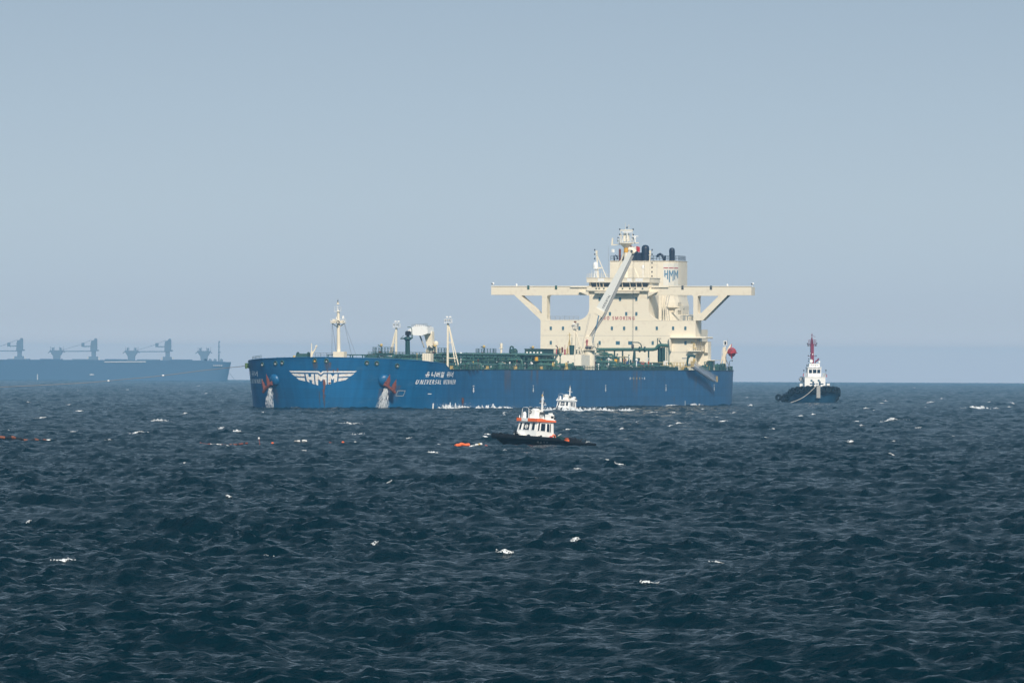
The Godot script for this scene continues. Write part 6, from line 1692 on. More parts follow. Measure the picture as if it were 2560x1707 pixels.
func make_boat(banded: bool, label: String, at: Vector3, yaw: float, tilt: float, pitch: float) -> Node3D:
	var t := thing("work_boat", label, "work boat", at, 0.0, "white cabin work boats")
	t.basis = Basis(Vector3.BACK, tilt) * Basis(Vector3.UP, yaw) * Basis(Vector3.RIGHT, pitch)
	# x to port, z towards the bow
	var plan := [[8.0, 0.0], [7.85, 0.6], [7.3, 1.25], [6.2, 1.85], [4.5, 2.25], [2.0, 2.4], [-1.0, 2.42], [-4.3, 2.35], [-6.3, 2.15]]
	var rows := []
	for lv in 6:
		var f: float = [0.62, 0.76, 0.86, 0.95, 1.0, 1.0][lv]
		var row := []
		for i in range(-plan.size() + 1, plan.size()):
			var p: Array = plan[absi(i)]
			var sheer := 0.95 + 0.08 * smoothstep(-1.0, 8.0, p[0]) - 0.55 * smoothstep(-1.5, -3.0, p[0])
			var y: float = [-0.8, -0.1, 0.25, 0.6, 0.9, 1.0][lv] * (sheer if lv > 1 else 1.0)
			row.append(Vector3(p[1] * f * signf(i), y, p[0] - (1.0 - f) * 6.5 * smoothstep(0.0, 8.0, p[0])))
		rows.append(row)
	obj("hull", Shape.new().skin(rows), "black", t)
	obj("transom", Shape.new().quad(rows[0][0], rows[0][-1], rows[5][-1], rows[5][0], Vector3(0, 0, -1)), "black", t)
	obj("boot_top", Shape.new().tube([Vector3(1.7, -0.04, 4.2), Vector3(1.95, -0.04, 1.0), Vector3(1.95, -0.04, -6.5)], 0.07, 5), "rust", t)
	var dk := PackedVector2Array()
	for i in plan.size(): dk.append(Vector2(plan[i][1], plan[i][0]))
	for i in range(plan.size() - 1, 0, -1): dk.append(Vector2(-plan[i][1], plan[i][0]))
	var fore := PackedVector2Array(); var aft := PackedVector2Array()
	for p in dk:
		if p.y > -2.0: fore.append(p)
	obj("fore_deck", Shape.new().prism(fore, Vector3(0, 0.86, 0), 0.1, Basis(Vector3.RIGHT, Vector3.BACK, Vector3.DOWN)), "dark_green", t)
	obj("aft_deck", Shape.new().block(Vector3(-2.2, 0.25, -1.0), Vector3(2.2, 0.35, -6.2)), "dark_green", t)
	# heavy bow fender: rolls of black rubber round the stem
	var fend := []
	for i in range(-6, 7):
		var p: Array = plan[absi(i)]
		fend.append(Vector3(p[1] * 1.02 * signf(i), 0.82 + 0.16 * smoothstep(-1.0, 8.0, p[0]), p[0] + 0.15))
	obj("bow_fender", Shape.new().tube(fend, 0.32, 9), "tyre", t)
	for i in range(-4, 5):
		var p: Array = plan[absi(i)]
		obj("fender_block", Shape.new().ball(Vector3(p[1] * signf(i) * 1.05, 1.06 + 0.1 * (i % 2), p[0] + 0.1), 0.3, 8, Vector3(1, 1.2, 1)), "tyre", t)
	obj("side_fender", Shape.new().tube([Vector3(2.4, 0.85, 2.0), Vector3(2.45, 0.72, -1.5), Vector3(2.42, 0.5, -2.8), Vector3(2.3, 0.46, -7.6)], 0.17, 7).tube([Vector3(-2.4, 0.85, 2.0), Vector3(-2.45, 0.72, -1.5), Vector3(-2.42, 0.5, -2.8), Vector3(-2.3, 0.46, -7.6)], 0.17, 7), "tyre", t)
	# cabin, leaning in a little
	var a := [Vector3(-1.95, 0.9, 1.75), Vector3(1.95, 0.9, 1.75), Vector3(1.95, 0.7, -1.55), Vector3(-1.95, 0.7, -1.55)]
	var b := [Vector3(-1.72, 3.15, 1.25), Vector3(1.72, 3.15, 1.25), Vector3(1.78, 3.15, -1.5), Vector3(-1.78, 3.15, -1.5)]
	var cs := Shape.new()
	for k in 4: cs.quad(a[k], a[(k + 1) % 4], b[(k + 1) % 4], b[k], (a[k] + a[(k + 1) % 4]) / 2.0 - Vector3(0, 0.8, 0))
	cs.quad(b[0], b[1], b[2], b[3], Vector3.UP)
	var cabin := obj("cabin", cs, "white", t)
	var pane := func(face: int, l: float, r: float, lo: float, hi: float) -> void:
		# a window on a face of the cabin, by shares of its width and height
		var p0: Vector3 = a[face]; var p1: Vector3 = a[(face + 1) % 4]; var q0: Vector3 = b[face]; var q1: Vector3 = b[(face + 1) % 4]
		var out := (p1 - p0).cross(q0 - p0).normalized()
		if out.dot((p0 + p1) / 2.0 - Vector3(0, 0.8, 0)) < 0.0: out = -out
		var c := func(u: float, v: float) -> Vector3: return (p0.lerp(p1, u)).lerp(q0.lerp(q1, u), v) + out * 0.02
		var w := obj("window", Shape.new().quad(c.call(l, lo), c.call(r, lo), c.call(r, hi), c.call(l, hi), out), "glass", cabin)
		var fr := Shape.new()
		for e in [[l, lo, r, lo], [r, lo, r, hi], [r, hi, l, hi], [l, hi, l, lo]]: fr.bar(c.call(e[0], e[1]) + out * 0.015, c.call(e[2], e[3]) + out * 0.015, 0.05, 0.05, out)
		obj("frame", fr, "white", w)
	pane.call(0, 0.07, 0.20, 0.47, 0.90); pane.call(0, 0.29, 0.62, 0.47, 0.90); pane.call(0, 0.73, 0.90, 0.47, 0.92)
	pane.call(1, 0.04, 0.16, 0.45, 0.92); pane.call(1, 0.21, 0.50, 0.45, 0.90); pane.call(1, 0.57, 0.84, 0.43, 0.90)
	pane.call(3, 0.10, 0.40, 0.45, 0.90); pane.call(3, 0.50, 0.80, 0.45, 0.90)
	var fz := 1.25 + 0.5 * 0.32 + 0.05
	obj("spinning_window", Shape.new().torus(Vector3(-0.18, 2.42, fz), 0.24, 0.05, Basis(Vector3.RIGHT, PI / 2 - 0.2), 16, 6).cyl(Vector3(-0.18, 2.42, fz - 0.03), Vector3(-0.18, 2.42, fz + 0.05), 0.1, 0.1, 10), "white", cabin)
	obj("window_post", Shape.new().bar(Vector3(1.98, 1.8, -0.75), Vector3(1.86, 2.9, -0.75), 0.05, 0.06), "white", cabin)
	# roof edge
	var band := Shape.new().block(Vector3(-1.95, 3.12, 1.55), Vector3(1.95, 3.5, -1.75))
	var roof := obj("roof", Shape.new().block(Vector3(-1.9, 3.12, 1.5), Vector3(1.9, 3.46, -1.7)), "white", t)
	if banded:
		for e in [[-1.96, -1.05, "orange"], [-1.05, 0.15, "white"], [0.15, 1.3, "orange"], [1.3, 1.96, "orange"]]:
			obj("roof_band", Shape.new().block(Vector3(e[0] + 0.004, 3.1, 1.6), Vector3(e[1] - 0.004, 3.52, 1.5)), e[2], roof)
		obj("roof_band", Shape.new().block(Vector3(1.9, 3.1, 1.5), Vector3(1.98, 3.52, 0.6)).prism(PackedVector2Array([Vector2(-0.6, 3.1), Vector2(1.8, 3.1), Vector2(1.8, 3.32), Vector2(0.1, 3.36), Vector2(-0.6, 3.52)]), Vector3(1.98, 0, 0), 0.08, Basis(Vector3(0, 0, -1), Vector3.UP, Vector3(1, 0, 0))), "orange", roof)
	else:
		obj("roof_band", Shape.new().block(Vector3(-1.97, 3.14, 1.6), Vector3(1.97, 3.5, 1.5)).block(Vector3(1.9, 3.14, 1.5), Vector3(1.97, 3.5, -1.75)), "white", roof)
	# roof gear
	var ms := obj("mast", Shape.new().prism(PackedVector2Array([Vector2(-0.55, 3.46), Vector2(0.5, 3.46), Vector2(0.16, 4.5), Vector2(0.13, 6.3), Vector2(-0.05, 6.3), Vector2(-0.1, 4.5)]), Vector3(0.55, 0, -0.4), 0.16).bar(Vector3(0.6, 4.9, -0.5), Vector3(0.6, 6.5, -0.5), 0.16, 0.16), "white", t)
	obj("cross_arm", Shape.new().bar(Vector3(0.0, 5.55, -0.5), Vector3(1.1, 5.55, -0.5), 0.1, 0.1).bar(Vector3(0.6, 5.35, -0.5), Vector3(1.3, 5.35, -0.5), 0.1, 0.1).bar(Vector3(0.3, 6.05, -0.5), Vector3(0.9, 6.05, -0.5), 0.07, 0.07), "white", ms)
	for p in [[0.3, 5.75], [1.0, 5.6], [0.6, 6.55], [0.9, 4.2]]: obj("signal_lamp", Shape.new().cyl(Vector3(p[0], p[1] - 0.1, -0.4), Vector3(p[0], p[1] + 0.14, -0.4), 0.1, 0.1, 7), "dark_grey" if p[1] < 6.4 else "ochre", ms)
	obj("aerial", Shape.new().cyl(Vector3(0.6, 6.5, -0.5), Vector3(0.6, 7.1, -0.5), 0.03, 0.015, 5), "white", ms)
	obj("radar_drum", Shape.new().block(Vector3(-0.6, 3.46, 0.6), Vector3(0.35, 4.65, -0.5)).cyl(Vector3(-0.1, 4.5, 0.0), Vector3(-0.1, 4.8, 0.0), 0.55, 0.45, 12), "white", t)
	obj("loudspeaker", Shape.new().torus(Vector3(-0.45, 4.35, 0.66), 0.2, 0.07, Basis(Vector3.RIGHT, PI / 2), 14, 6).cyl(Vector3(-0.45, 4.35, 0.6), Vector3(-0.45, 4.35, 0.64), 0.2, 0.2, 12), "dark_grey", t)
	obj("speaker_cone", Shape.new().cyl(Vector3(-0.45, 4.35, 0.62), Vector3(-0.45, 4.35, 0.68), 0.09, 0.09, 10), "white", t)
	obj("dome", Shape.new().cyl(Vector3(-1.25, 3.46, 0.9), Vector3(-1.25, 4.1, 0.9), 0.26, 0.24, 10).ball(Vector3(-1.25, 4.1, 0.9), 0.24, 10), "white", t)
	obj("rail_hoop", Shape.new().tube([Vector3(-1.75, 3.46, 0.9), Vector3(-1.7, 4.7, 0.9), Vector3(-1.45, 4.9, 0.9), Vector3(-0.7, 4.9, 0.9), Vector3(-0.45, 4.75, 0.9), Vector3(-0.45, 3.46, 0.9)], 0.035, 6).tube([Vector3(-1.85, 3.46, 1.2), Vector3(-1.85, 3.85, 1.2)], 0.06, 6), "white", t)
	obj("roof_locker", Shape.new().block(Vector3(0.75, 3.46, -0.9), Vector3(1.7, 4.1, -1.65)).block(Vector3(1.2, 4.1, -1.1), Vector3(1.6, 4.3, -1.5)), "white", t)
	obj("locker_vent", Shape.new().block(Vector3(1.69, 3.62, -1.1), Vector3(1.73, 3.9, -1.55)), "black", t)
	obj("horn", Shape.new().box(Vector3(0.9, 4.2, -0.2), Vector3(0.5, 0.4, 0.4)).cyl(Vector3(1.25, 4.0, -0.2), Vector3(1.25, 4.5, -0.2), 0.05, 0.05, 5), "dark_grey", t)
	obj("stern_lamp", Shape.new().ball(Vector3(1.8, 3.6, -1.7), 0.14, 7).cyl(Vector3(1.8, 3.3, -1.7), Vector3(1.8, 3.6, -1.7), 0.05, 0.05, 5), "black", t)
	# fore deck
	obj("bow_hatch", Shape.new().block(Vector3(-1.5, 0.9, 3.6), Vector3(-0.3, 1.5, 2.6)), "white", t)
	obj("tow_bitt", Shape.new().bar(Vector3(-0.6, 0.9, 4.2), Vector3(-0.6, 1.9, 4.2), 0.18, 0.18).bar(Vector3(-0.95, 1.6, 4.2), Vector3(-0.25, 1.6, 4.2), 0.14, 0.14), "black", t)
	obj("deck_winch", Shape.new().cyl(Vector3(0.7, 1.15, 2.6), Vector3(1.4, 1.15, 2.6), 0.26, 0.26, 10).box(Vector3(0.3, 1.1, 2.6), Vector3(0.4, 0.5, 0.4)), "dark_green", t)
	obj("bollard", Shape.new().cyl(Vector3(2.1, 0.8, 0.9), Vector3(2.1, 1.35, 0.9), 0.13, 0.13, 8).cyl(Vector3(2.1, 0.8, 1.25), Vector3(2.1, 1.25, 1.25), 0.13, 0.13, 8), "black", t)
	obj("bollard", Shape.new().cyl(Vector3(2.15, 0.7, -0.4), Vector3(2.15, 1.15, -0.4), 0.08, 0.1, 8), "black", t)
	for zz in [-0.75, -1.0]: obj("fire_hydrant", Shape.new().cyl(Vector3(2.1, 0.7, zz), Vector3(2.1, 1.1, zz), 0.08, 0.08, 7).ball(Vector3(2.1, 1.2, zz), 0.13, 7), "red", t)
	# after deck
	obj("engine_casing", Shape.new().block(Vector3(-1.2, 0.35, -1.9), Vector3(1.5, 1.15, -3.4)).block(Vector3(-0.9, 1.15, -2.1), Vector3(1.2, 1.35, -3.2)), "dark_green", t)
	obj("casing_pipe", Shape.new().tube([Vector3(1.0, 1.3, -2.6), Vector3(1.1, 1.5, -2.8), Vector3(1.0, 1.62, -3.2)], 0.06, 6), "rope", t)
	obj("fuel_box", Shape.new().box(Vector3(1.6, 0.72, -3.75), Vector3(0.45, 0.45, 0.45)).box(Vector3(1.6, 1.07, -3.75), Vector3(0.3, 0.1, 0.3)), "orange", t)
	obj("tow_winch", Shape.new().block(Vector3(-1.2, 0.35, -4.6), Vector3(1.6, 0.95, -6.4)).cyl(Vector3(-1.0, 0.95, -5.4), Vector3(1.4, 0.95, -5.4), 0.32, 0.32, 10), "black", t)
	obj("stern_rail", rail(Shape.new(), [Vector3(2.0, 0.4, -5.2), Vector3(2.0, 0.4, -6.1), Vector3(-2.0, 0.4, -6.1)], 0.7, 0.8, 0.04, 2), "black", t)
	obj("stern_cleat", Shape.new().bar(Vector3(1.5, 0.55, -5.9), Vector3(2.2, 0.6, -6.15), 0.12, 0.12), "white", t)
	# name on the side
	var nm := ["beo", "ho", "neo", "dong"]
	for k in 4:
		var s := Shape.new()
		for poly in bars(HANGUL[nm[k]], 0.2, Vector2(-3.0 + k * 0.55, 0.34), Vector2(0.3, 0.28), 0.15): s.prism(poly, Vector3(2.34, 0, 0), 0.03, Basis(Vector3(0, 0, -1), Vector3.UP, Vector3(1, 0, 0)))
		obj("letter", s, "grey", t)
	# the cabin and all that stands on it sit a little forward of amidships
	for c in t.get_children():
		for k in ["cabin", "roof", "mast", "radar_drum", "loudspeaker", "speaker_cone", "dome", "rail_hoop", "locker_vent", "horn", "stern_lamp", "bollard", "fire_hydrant"]:
			if c.name.begins_with(k): c.position.z = 1.2
		for k in ["engine_casing", "casing_pipe", "fuel_box", "tow_winch"]:
			if c.name.begins_with(k): c.position.z = 0.7
	return t


func build_boats() -> void:
	var near := make_boat(true, "work boat with orange and white roof edge in front of the tanker", Vector3(3.9, 0.08, -958.0), deg_to_rad(-47.0), deg_to_rad(-2.0), deg_to_rad(-0.6))
	var far := make_boat(false, "all white work boat throwing spray alongside the tanker's hull", Vector3(13.9, -0.95, -1786.0), deg_to_rad(-33.0), deg_to_rad(-1.5), deg_to_rad(-1.0))
	for p in [[near, "orange and white life ring hung on the near work boat's cabin"], [far, "red life ring hung on the cabin of the white boat in spray"]]:
		var ring := thing("life_ring", p[1], "life ring", p[0].transform * Vector3(1.85, 1.12, -0.42))
		ring.basis = p[0].basis * Basis(Vector3.UP, 0.5)
		for k in 4:
			obj("segment", arc(0.36, 0.11, TAU * k / 4.0 + 0.14, TAU * (k + 1) / 4.0 - 0.14), "orange", ring)
			obj("band", arc(0.36, 0.115, TAU * k / 4.0 - 0.14, TAU * k / 4.0 + 0.14), "white", ring)


func arc(big: float, small: float, a0: float, a1: float) -> Shape:
	var path := []
	for k in 6:
		var a := lerpf(a0, a1, k / 5.0)
		path.append(Vector3(sin(a) * 0.25 * big, cos(a) * big, -sin(a) * big))
	return Shape.new().tube(path, small, 7)


# ---------------------------------------------------------------- floating hoses, floats, marker, tow rope

func drape(points: Array, lift: float, step: float) -> Array:
	# a line that lies on the water through these (x, z) points
	var out := []
	for i in points.size() - 1:
		var a := Vector2(points[i][0], points[i][1]); var b := Vector2(points[i + 1][0], points[i + 1][1])
		var n := maxi(1, int(a.distance_to(b) / step))
		for k in n + (1 if i == points.size() - 2 else 0):
			var p := a.lerp(b, float(k) / n)
			var y := (sea_y(p.x, p.y) + sea_y(p.x - 0.9, p.y) + sea_y(p.x + 0.9, p.y) + sea_y(p.x, p.y + 1.5)) / 4.0
			out.append(Vector3(p.x, maxf(y, sea_y(p.x, p.y + 0.6)) + lift, p.y))
	return out


func hose(called: String, label: String, category: String, points: Array, r: float, colors: Array, lift := 0.1, group := "") -> void:
	var path := drape(points, lift, 0.32)
	var t := thing(called, label, category, path[0], 0.0, group)
	var per := float(path.size() - 1) / colors.size()
	for k in colors.size():
		var i0 := int(round(k * per)); var i1 := int(round((k + 1) * per))
		if i1 <= i0 or colors[k] == "": continue
		var p := []
		for i in range(i0, i1 + 1): p.append(path[i] - path[0])
		obj("band", Shape.new().tube(p, r * (1.0 if colors[k] != "black" else 0.97), 8), colors[k], t)


func build_floats() -> void:
	var striped := []
	for k in 22: striped.append_array(["black", "black", "faded_orange"])
	striped.append_array(["white", "white", "black", "white", "white", "black", "ochre", "grey", "black", "grey", "black", "black", "white"])
	hose("floating_hose", "striped black and orange floating hose at the left edge", "hose", [[-70.8, -996.0], [-69.0, -996.0], [-67.5, -997.5], [-65.9, -999.0], [-64.0, -1001.5], [-62.6, -1003.0]], 0.2, striped)
	hose("floating_hose", "rusty orange and white floating hose near the marker pole", "hose", [[-41.2, -968.0], [-39.6, -970.0], [-38.2, -972.0], [-36.4, -974.0], [-35.2, -975.0]], 0.12, ["rust", "faded_orange", "rust", "faded_orange", "rust", "white", "grey", "grey", "white", "grey", "white", "faded_orange", "black", "faded_orange", "black", "faded_orange", "black", "faded_orange", "rust", "black", "rust", "", "rust"], 0.1)
	hose("floating_hose", "plain orange floating hose next to a white one left of the near boat", "hose", [[-7.37, -959.0], [-6.4, -960.0], [-5.57, -960.5]], 0.23, ["orange", "orange", "orange"], 0.1)
	hose("float_line", "short line of white floats between two orange hoses", "float line", [[-5.47, -956.0], [-4.7, -957.0], [-3.95, -958.0]], 0.16, ["white", "grey", "white", "", "white", "ochre", "white", "white"], 0.08)
	hose("float_line", "long low string of white floats well left of the near boat", "float line", [[-12.5, -977.0], [-10.9, -975.5], [-9.5, -972.0]], 0.14, ["white", "white", "", "white", "white", "", "grey", "white", "", "grey", "white"], 0.07)
	hose("float_line", "faint string of grey floats right of the marker pole", "float line", [[-28.9, -973.0], [-28.2, -973.5], [-27.3, -974.0]], 0.1, ["grey", "white", "", "grey", "white", "white"], 0.06)
	# a buoyant hump of orange hose at the boat's bow
	var c := Vector3(-3.25, sea_y(-3.25, -962.0), -962.0)
	var hump := thing("orange_hose_bag", "orange hump of hose just ahead of the near boat's bow", "hose", c)
	obj("bag", Shape.new().tube([Vector3(-0.75, 0.0, 0), Vector3(-0.45, 0.2, 0), Vector3(-0.1, 0.26, 0.1), Vector3(0.35, 0.14, 0.1), Vector3(0.8, 0.02, 0)], 0.24, 9, true, 0.8), "orange", hump)
	obj("strap", Shape.new().torus(Vector3(-0.15, 0.25, 0.1), 0.26, 0.03, Basis(Vector3.BACK, PI / 2), 12, 5), "notice_red", hump)
	var n := 0
	for p in [[-31.8, -972.4, "orange", "small orange float just right of the marker pole"], [-24.1, -970.7, "rust", "dull orange float midway between marker pole and white floats"], [-22.3, -966.7, "orange", "small bright orange float left of a white one"], [-20.8, -972.7, "white", "lone small white float right of a bright orange one"], [-8.6, -966.9, "white", "small white float left of the plain orange hose"], [-7.75, -945.0, "foam", "round white float in front of the plain orange hose"]]:
		var y := sea_y(p[0], p[1])
		var f := thing("float", p[3], "float", Vector3(p[0], y, p[1]), 0.0, "small hose floats")
		obj("body", Shape.new().ball(Vector3(0, 0.08, 0), 0.13, 9, Vector3(1.5, 0.9, 1.0)), p[2], f)
		obj("shackle", Shape.new().torus(Vector3(0.23, 0.1, 0), 0.06, 0.025, Basis(Vector3.RIGHT, PI / 2), 8, 4), "dark_grey", f)
	var b := Vector3(-33.3, sea_y(-33.3, -967.4), -967.4)
	var mk := thing("marker_pole", "leaning rusty marker pole with white top standing among the floats", "marker", b)
	obj("pole", Shape.new().cyl(Vector3(0.1, -0.4, 0), Vector3(-0.13, 1.0, 0), 0.06, 0.05, 7), "rust", mk)
	obj("top_mark", Shape.new().cyl(Vector3(-0.13, 1.0, 0), Vector3(-0.16, 1.22, 0), 0.12, 0.1, 8), "white", mk)
	obj("float_collar", Shape.new().torus(Vector3(0.06, 0.02, 0), 0.18, 0.09, Basis.IDENTITY, 12, 6), "ochre", mk)
	# the long tow rope that leads away to the left
	var start := tanker.transform * (hull_at(-28.5, 10.9) + hull_out(-28.5, 10.9) * 0.9)
	var path := [start, Vector3(-70.56, 10.07, -1835), Vector3(-78.18, 9.20, -1835), Vector3(-84.89, 8.29, -1835), Vector3(-91.54, 7.52, -1835), Vector3(-98.22, 6.89, -1835), Vector3(-105.79, 6.16, -1835), Vector3(-112.21, 5.73, -1835), Vector3(-117.11, 5.48, -1835), Vector3(-125.03, 5.06, -1835), Vector3(-131.31, 4.79, -1835), Vector3(-143.33, 3.99, -1835), Vector3(-158.37, 2.32, -1835), Vector3(-173.40, -0.35, -1835), Vector3(-180.41, -1.98, -1835)]
	var rope := thing("tow_rope", "long thin tow rope sagging leftwards from the tanker's bow", "rope", start)
	var rel := []
	for p in path: rel.append(p - start)
	obj("line", Shape.new().tube(rel, 0.085, 6), "wire", rope)
	for i in [5, 3]: obj("marker_tag", Shape.new().ball(rel[i].lerp(rel[i + 1], 0.4), 0.22, 7, Vector3(1.6, 1, 1)), "white", rope)


# ---------------------------------------------------------------- foam

func crest(s: Shape, x: float, z: float, length: float, high: float, deep: float, r: RandomNumberGenerator, nz: FastNoiseLite, snap := 4.0, torn := 1.0) -> void:
	# a breaking crest: a ragged ridge of foam lying on the wave
	var best := z; var top := -INF
	for k in 17:
		var zz := z - snap + snap * 2.0 * k / 16.0
		var y := sea_y(x, zz) + (zz - z) * 0.0
		if y > top: top = y; best = zz
	var slant := r.randf_range(-0.35, 0.35)
	var cols := clampi(int(length / 0.07), 14, 90)
	var rows := []
	for j in 8:
		var row := []
		for i in cols + 1:
			var u := float(i) / cols * 2.0 - 1.0
			var env := pow(maxf(0.0, 1.0 - absf(u)), 0.45)
			var n0 := nz.get_noise_2d(i * 9.0 + x * 31.0, z * 17.0)
			var n1 := nz.get_noise_2d(i * 14.0 + x * 11.0, j * 22.0 + z * 3.0)
			var wide := deep * env * (0.55 + 0.9 * (n0 + 0.35))
			var v := j / 7.0 * 2.0 - 1.0
			var px := x + u * length / 2.0
			var pz := best + v * maxf(wide, 0.02) + u * slant * length / 2.0
			var p := sea_point(px, pz)
			var rise := high * env * maxf(0.0, 1.0 - v * v) * clampf(0.55 + 1.1 * n0 + 0.45 * n1, 0.02, 1.2)
			row.append(p + Vector3(0.05 * n1, rise + 0.015 - 0.05 * absf(v), 0.08 * n1))
		rows.append(row)
	# a torn sheet: more and more holes towards its edges
	var whole := Shape.new()
	whole.skin(rows)
	for i in range(0, whole.v.size(), 3):
		var m := (whole.v[i] + whole.v[i + 1] + whole.v[i + 2]) / 3.0
		var u := absf(m.x - x) / (length / 2.0)
		var v := absf(m.z - best - (m.x - x) * slant) / maxf(deep, 0.1)
		if r.randf() < torn * (0.12 + 0.75 * u * u + 0.35 * v): continue
		for e in 3:
			s.v.append(whole.v[i + e]); s.n.append(whole.n[i + e])
	for k in int(length * 9.0):
		var u := r.randf_range(-0.62, 0.62)
		var p := sea_point(x + u * length, best + r.randf_range(-1.0, 1.0) * deep + u * slant * length)
		s.ball(p + Vector3(0, r.randf() * high * 0.9, 0), r.randf_range(0.012, 0.035) * (1.0 + high), 4)


func build_foam() -> void:
	var r := RandomNumberGenerator.new(); r.seed = 91
	var nz := FastNoiseLite.new(); nz.seed = 8; nz.frequency = 0.012; nz.fractal_octaves = 3
	var caps := [[-65.7, -1364.4, 4.1, 0.45], [-90.0, -1403.1, 3.3, 0.27], [-43.3, -1146.1, 2.0, 0.44], [-47.0, -1185.0, 1.0, 0.34], [-55.6, -1087.5, 2.6, 0.21], [-78.3, -1148.3, 1.7, 0.16], [-22.7, -1095.7, 2.9, 0.31], [-28.8, -1295.6, 4.6, 0.25], [-11.0, -643.8, 1.0, 0.15], [-7.7, -411.8, 0.5, 0.14], [-13.0, -389.7, 0.6, 0.12], [-22.7, -368.2, 1.2, 0.12], [-0.3, -392.9, 0.9, 0.21], [3.8, -428.9, 0.7, 0.18], [10.6, -374.7, 0.7, 0.14], [6.6, -349.8, 0.9, 0.12], [75.3, -1443.0, 6.0, 0.41], [126.5, -1964.9, 9.4, 0.75], [155.1, -2298.7, 4.1, 0.44], [68.0, -1439.4, 1.7, 0.27], [45.9, -989.9, 1.1, 0.33], [42.3, -1008.1, 1.6, 0.19], [44.2, -846.8, 0.9, 0.16], [67.2, -1115.9, 0.9, 0.21], [33.5, -1726.6, 3.1, 0.41], [37.8, -1720.6, 2.5, 0.33], [66.8, -2042.9, 2.7, 0.68], [47.5, -1839.4, 5.5, 0.35], [-31.1, -467.9, 0.3, 0.12], [-9.3, -872.9, 2.1, 0.21], [-0.8, -886.9, 0.6, 0.25], [-55.2, -1613.0, 2.5, 0.23], [10.5, -799.9, 0.5, 0.15], [-21.3, -548.5, 0.5, 0.12], [18.7, -1235.8, 1.6, 0.24], [8.9, -1191.9, 1.3, 0.17], [30.8, -1344.6, 2.1, 0.19], [41.2, -1428.4, 1.7, 0.20], [70.5, -1268.0, 1.2, 0.18], [59.7, -952.1, 0.8, 0.14], [-48.0, -862.6, 0.7, 0.12], [-24.6, -871.6, 0.6, 0.12], [-71.9, -1601.4, 1.5, 0.23], [-98.5, -1664.1, 2.0, 0.24], [64.0, -1617.7, 2.5, 0.23], [92.3, -1905.7, 2.0, 0.27], [133.3, -2323.2, 2.2, 0.33]]
	for k in 95:
		var d := exp(r.randf_range(log(650.0), log(5600.0)))
		if d < 950.0 and r.randf() < 0.6: continue
		var a := r.randf_range(-0.082, 0.082)
		caps.append([sin(a) * d, -cos(a) * d, r.randf_range(0.25, 1.0) * (0.5 + d / 1300.0), r.randf_range(0.05, 0.13) * (0.5 + d / 2200.0)])
	var s := Shape.new()
	for c in caps:
		# leave the tanker's own water alone
		var q: Vector3 = tanker.transform.affine_inverse() * Vector3(c[0], 0, c[1])
		if q.z < 4.0 and q.z > -338.0 and absf(q.x) < 32.0: continue
		crest(s, c[0], c[1], c[2], c[3] * 0.75, clampf(c[3] * 1.5, 0.3, 1.6), r, nz)
	tag(obj("foam", s, "foam"), "white foam of breaking wave crests scattered over the sea", "foam", "", "stuff")
	# wash of the white boat and the surge at the tanker's bow
	var w := Shape.new()
	for c in [[13.2, -1782.0, 13.0, 0.75, 1.6], [11.0, -1780.0, 8.0, 1.0, 1.5], [16.5, -1783.0, 9.0, 0.7, 1.4], [23.0, -1788.0, 10.0, 0.65, 1.5], [27.5, -1790.0, 6.0, 0.5, 1.2], [8.5, -1779.0, 5.0, 0.6, 1.2], [12.0, -1777.5, 11.0, 0.9, 1.6], [14.5, -1777.0, 9.0, 0.8, 1.4], [18.0, -1779.0, 8.0, 0.7, 1.4]]:
		crest(w, c[0], c[1], c[2], c[3] * 1.35, c[4], r, nz, 0.5, 0.45)
	tag(obj("foam", w, "foam"), "white wash thrown up round the white work boat", "foam", "", "stuff")
	var b := Shape.new()
	for c in [[35.0, 0.0, 8.5, 1.15, 1.6], [33.5, 0.0, 5.0, 0.8, 1.4], [43.0, 0.0, 3.4, 0.35, 0.9], [57.0, 0.0, 9.0, 0.9, 1.4], [66.0, 0.0, 7.0, 0.5, 1.2], [95.0, 0.0, 5.0, 0.4, 1.0], [-9.0, 0.0, 3.0, 0.3, 0.8], [4.0, 0.0, 3.0, 0.3, 0.8], [19.0, 0.0, 3.4, 0.4, 1.0], [-17.0, 0.0, 3.4, 0.35, 1.0], [180.0, 0.0, 5.0, 0.3, 1.0], [235.0, 0.0, 6.0, 0.35, 1.0], [262.0, 0.0, 5.0, 0.4, 1.0]]:
		var at: Vector3 = tanker.transform * (hull_at(c[0], 0.0) + hull_out(c[0], 0.0) * 3.0)
		crest(b, at.x, at.z, c[2], c[3] * 1.3, c[4], r, nz, 0.5, 0.5)
	tag(obj("foam", b, "foam"), "white surge breaking along the blue tanker's waterline", "foam", "", "stuff")


# ---------------------------------------------------------------- people

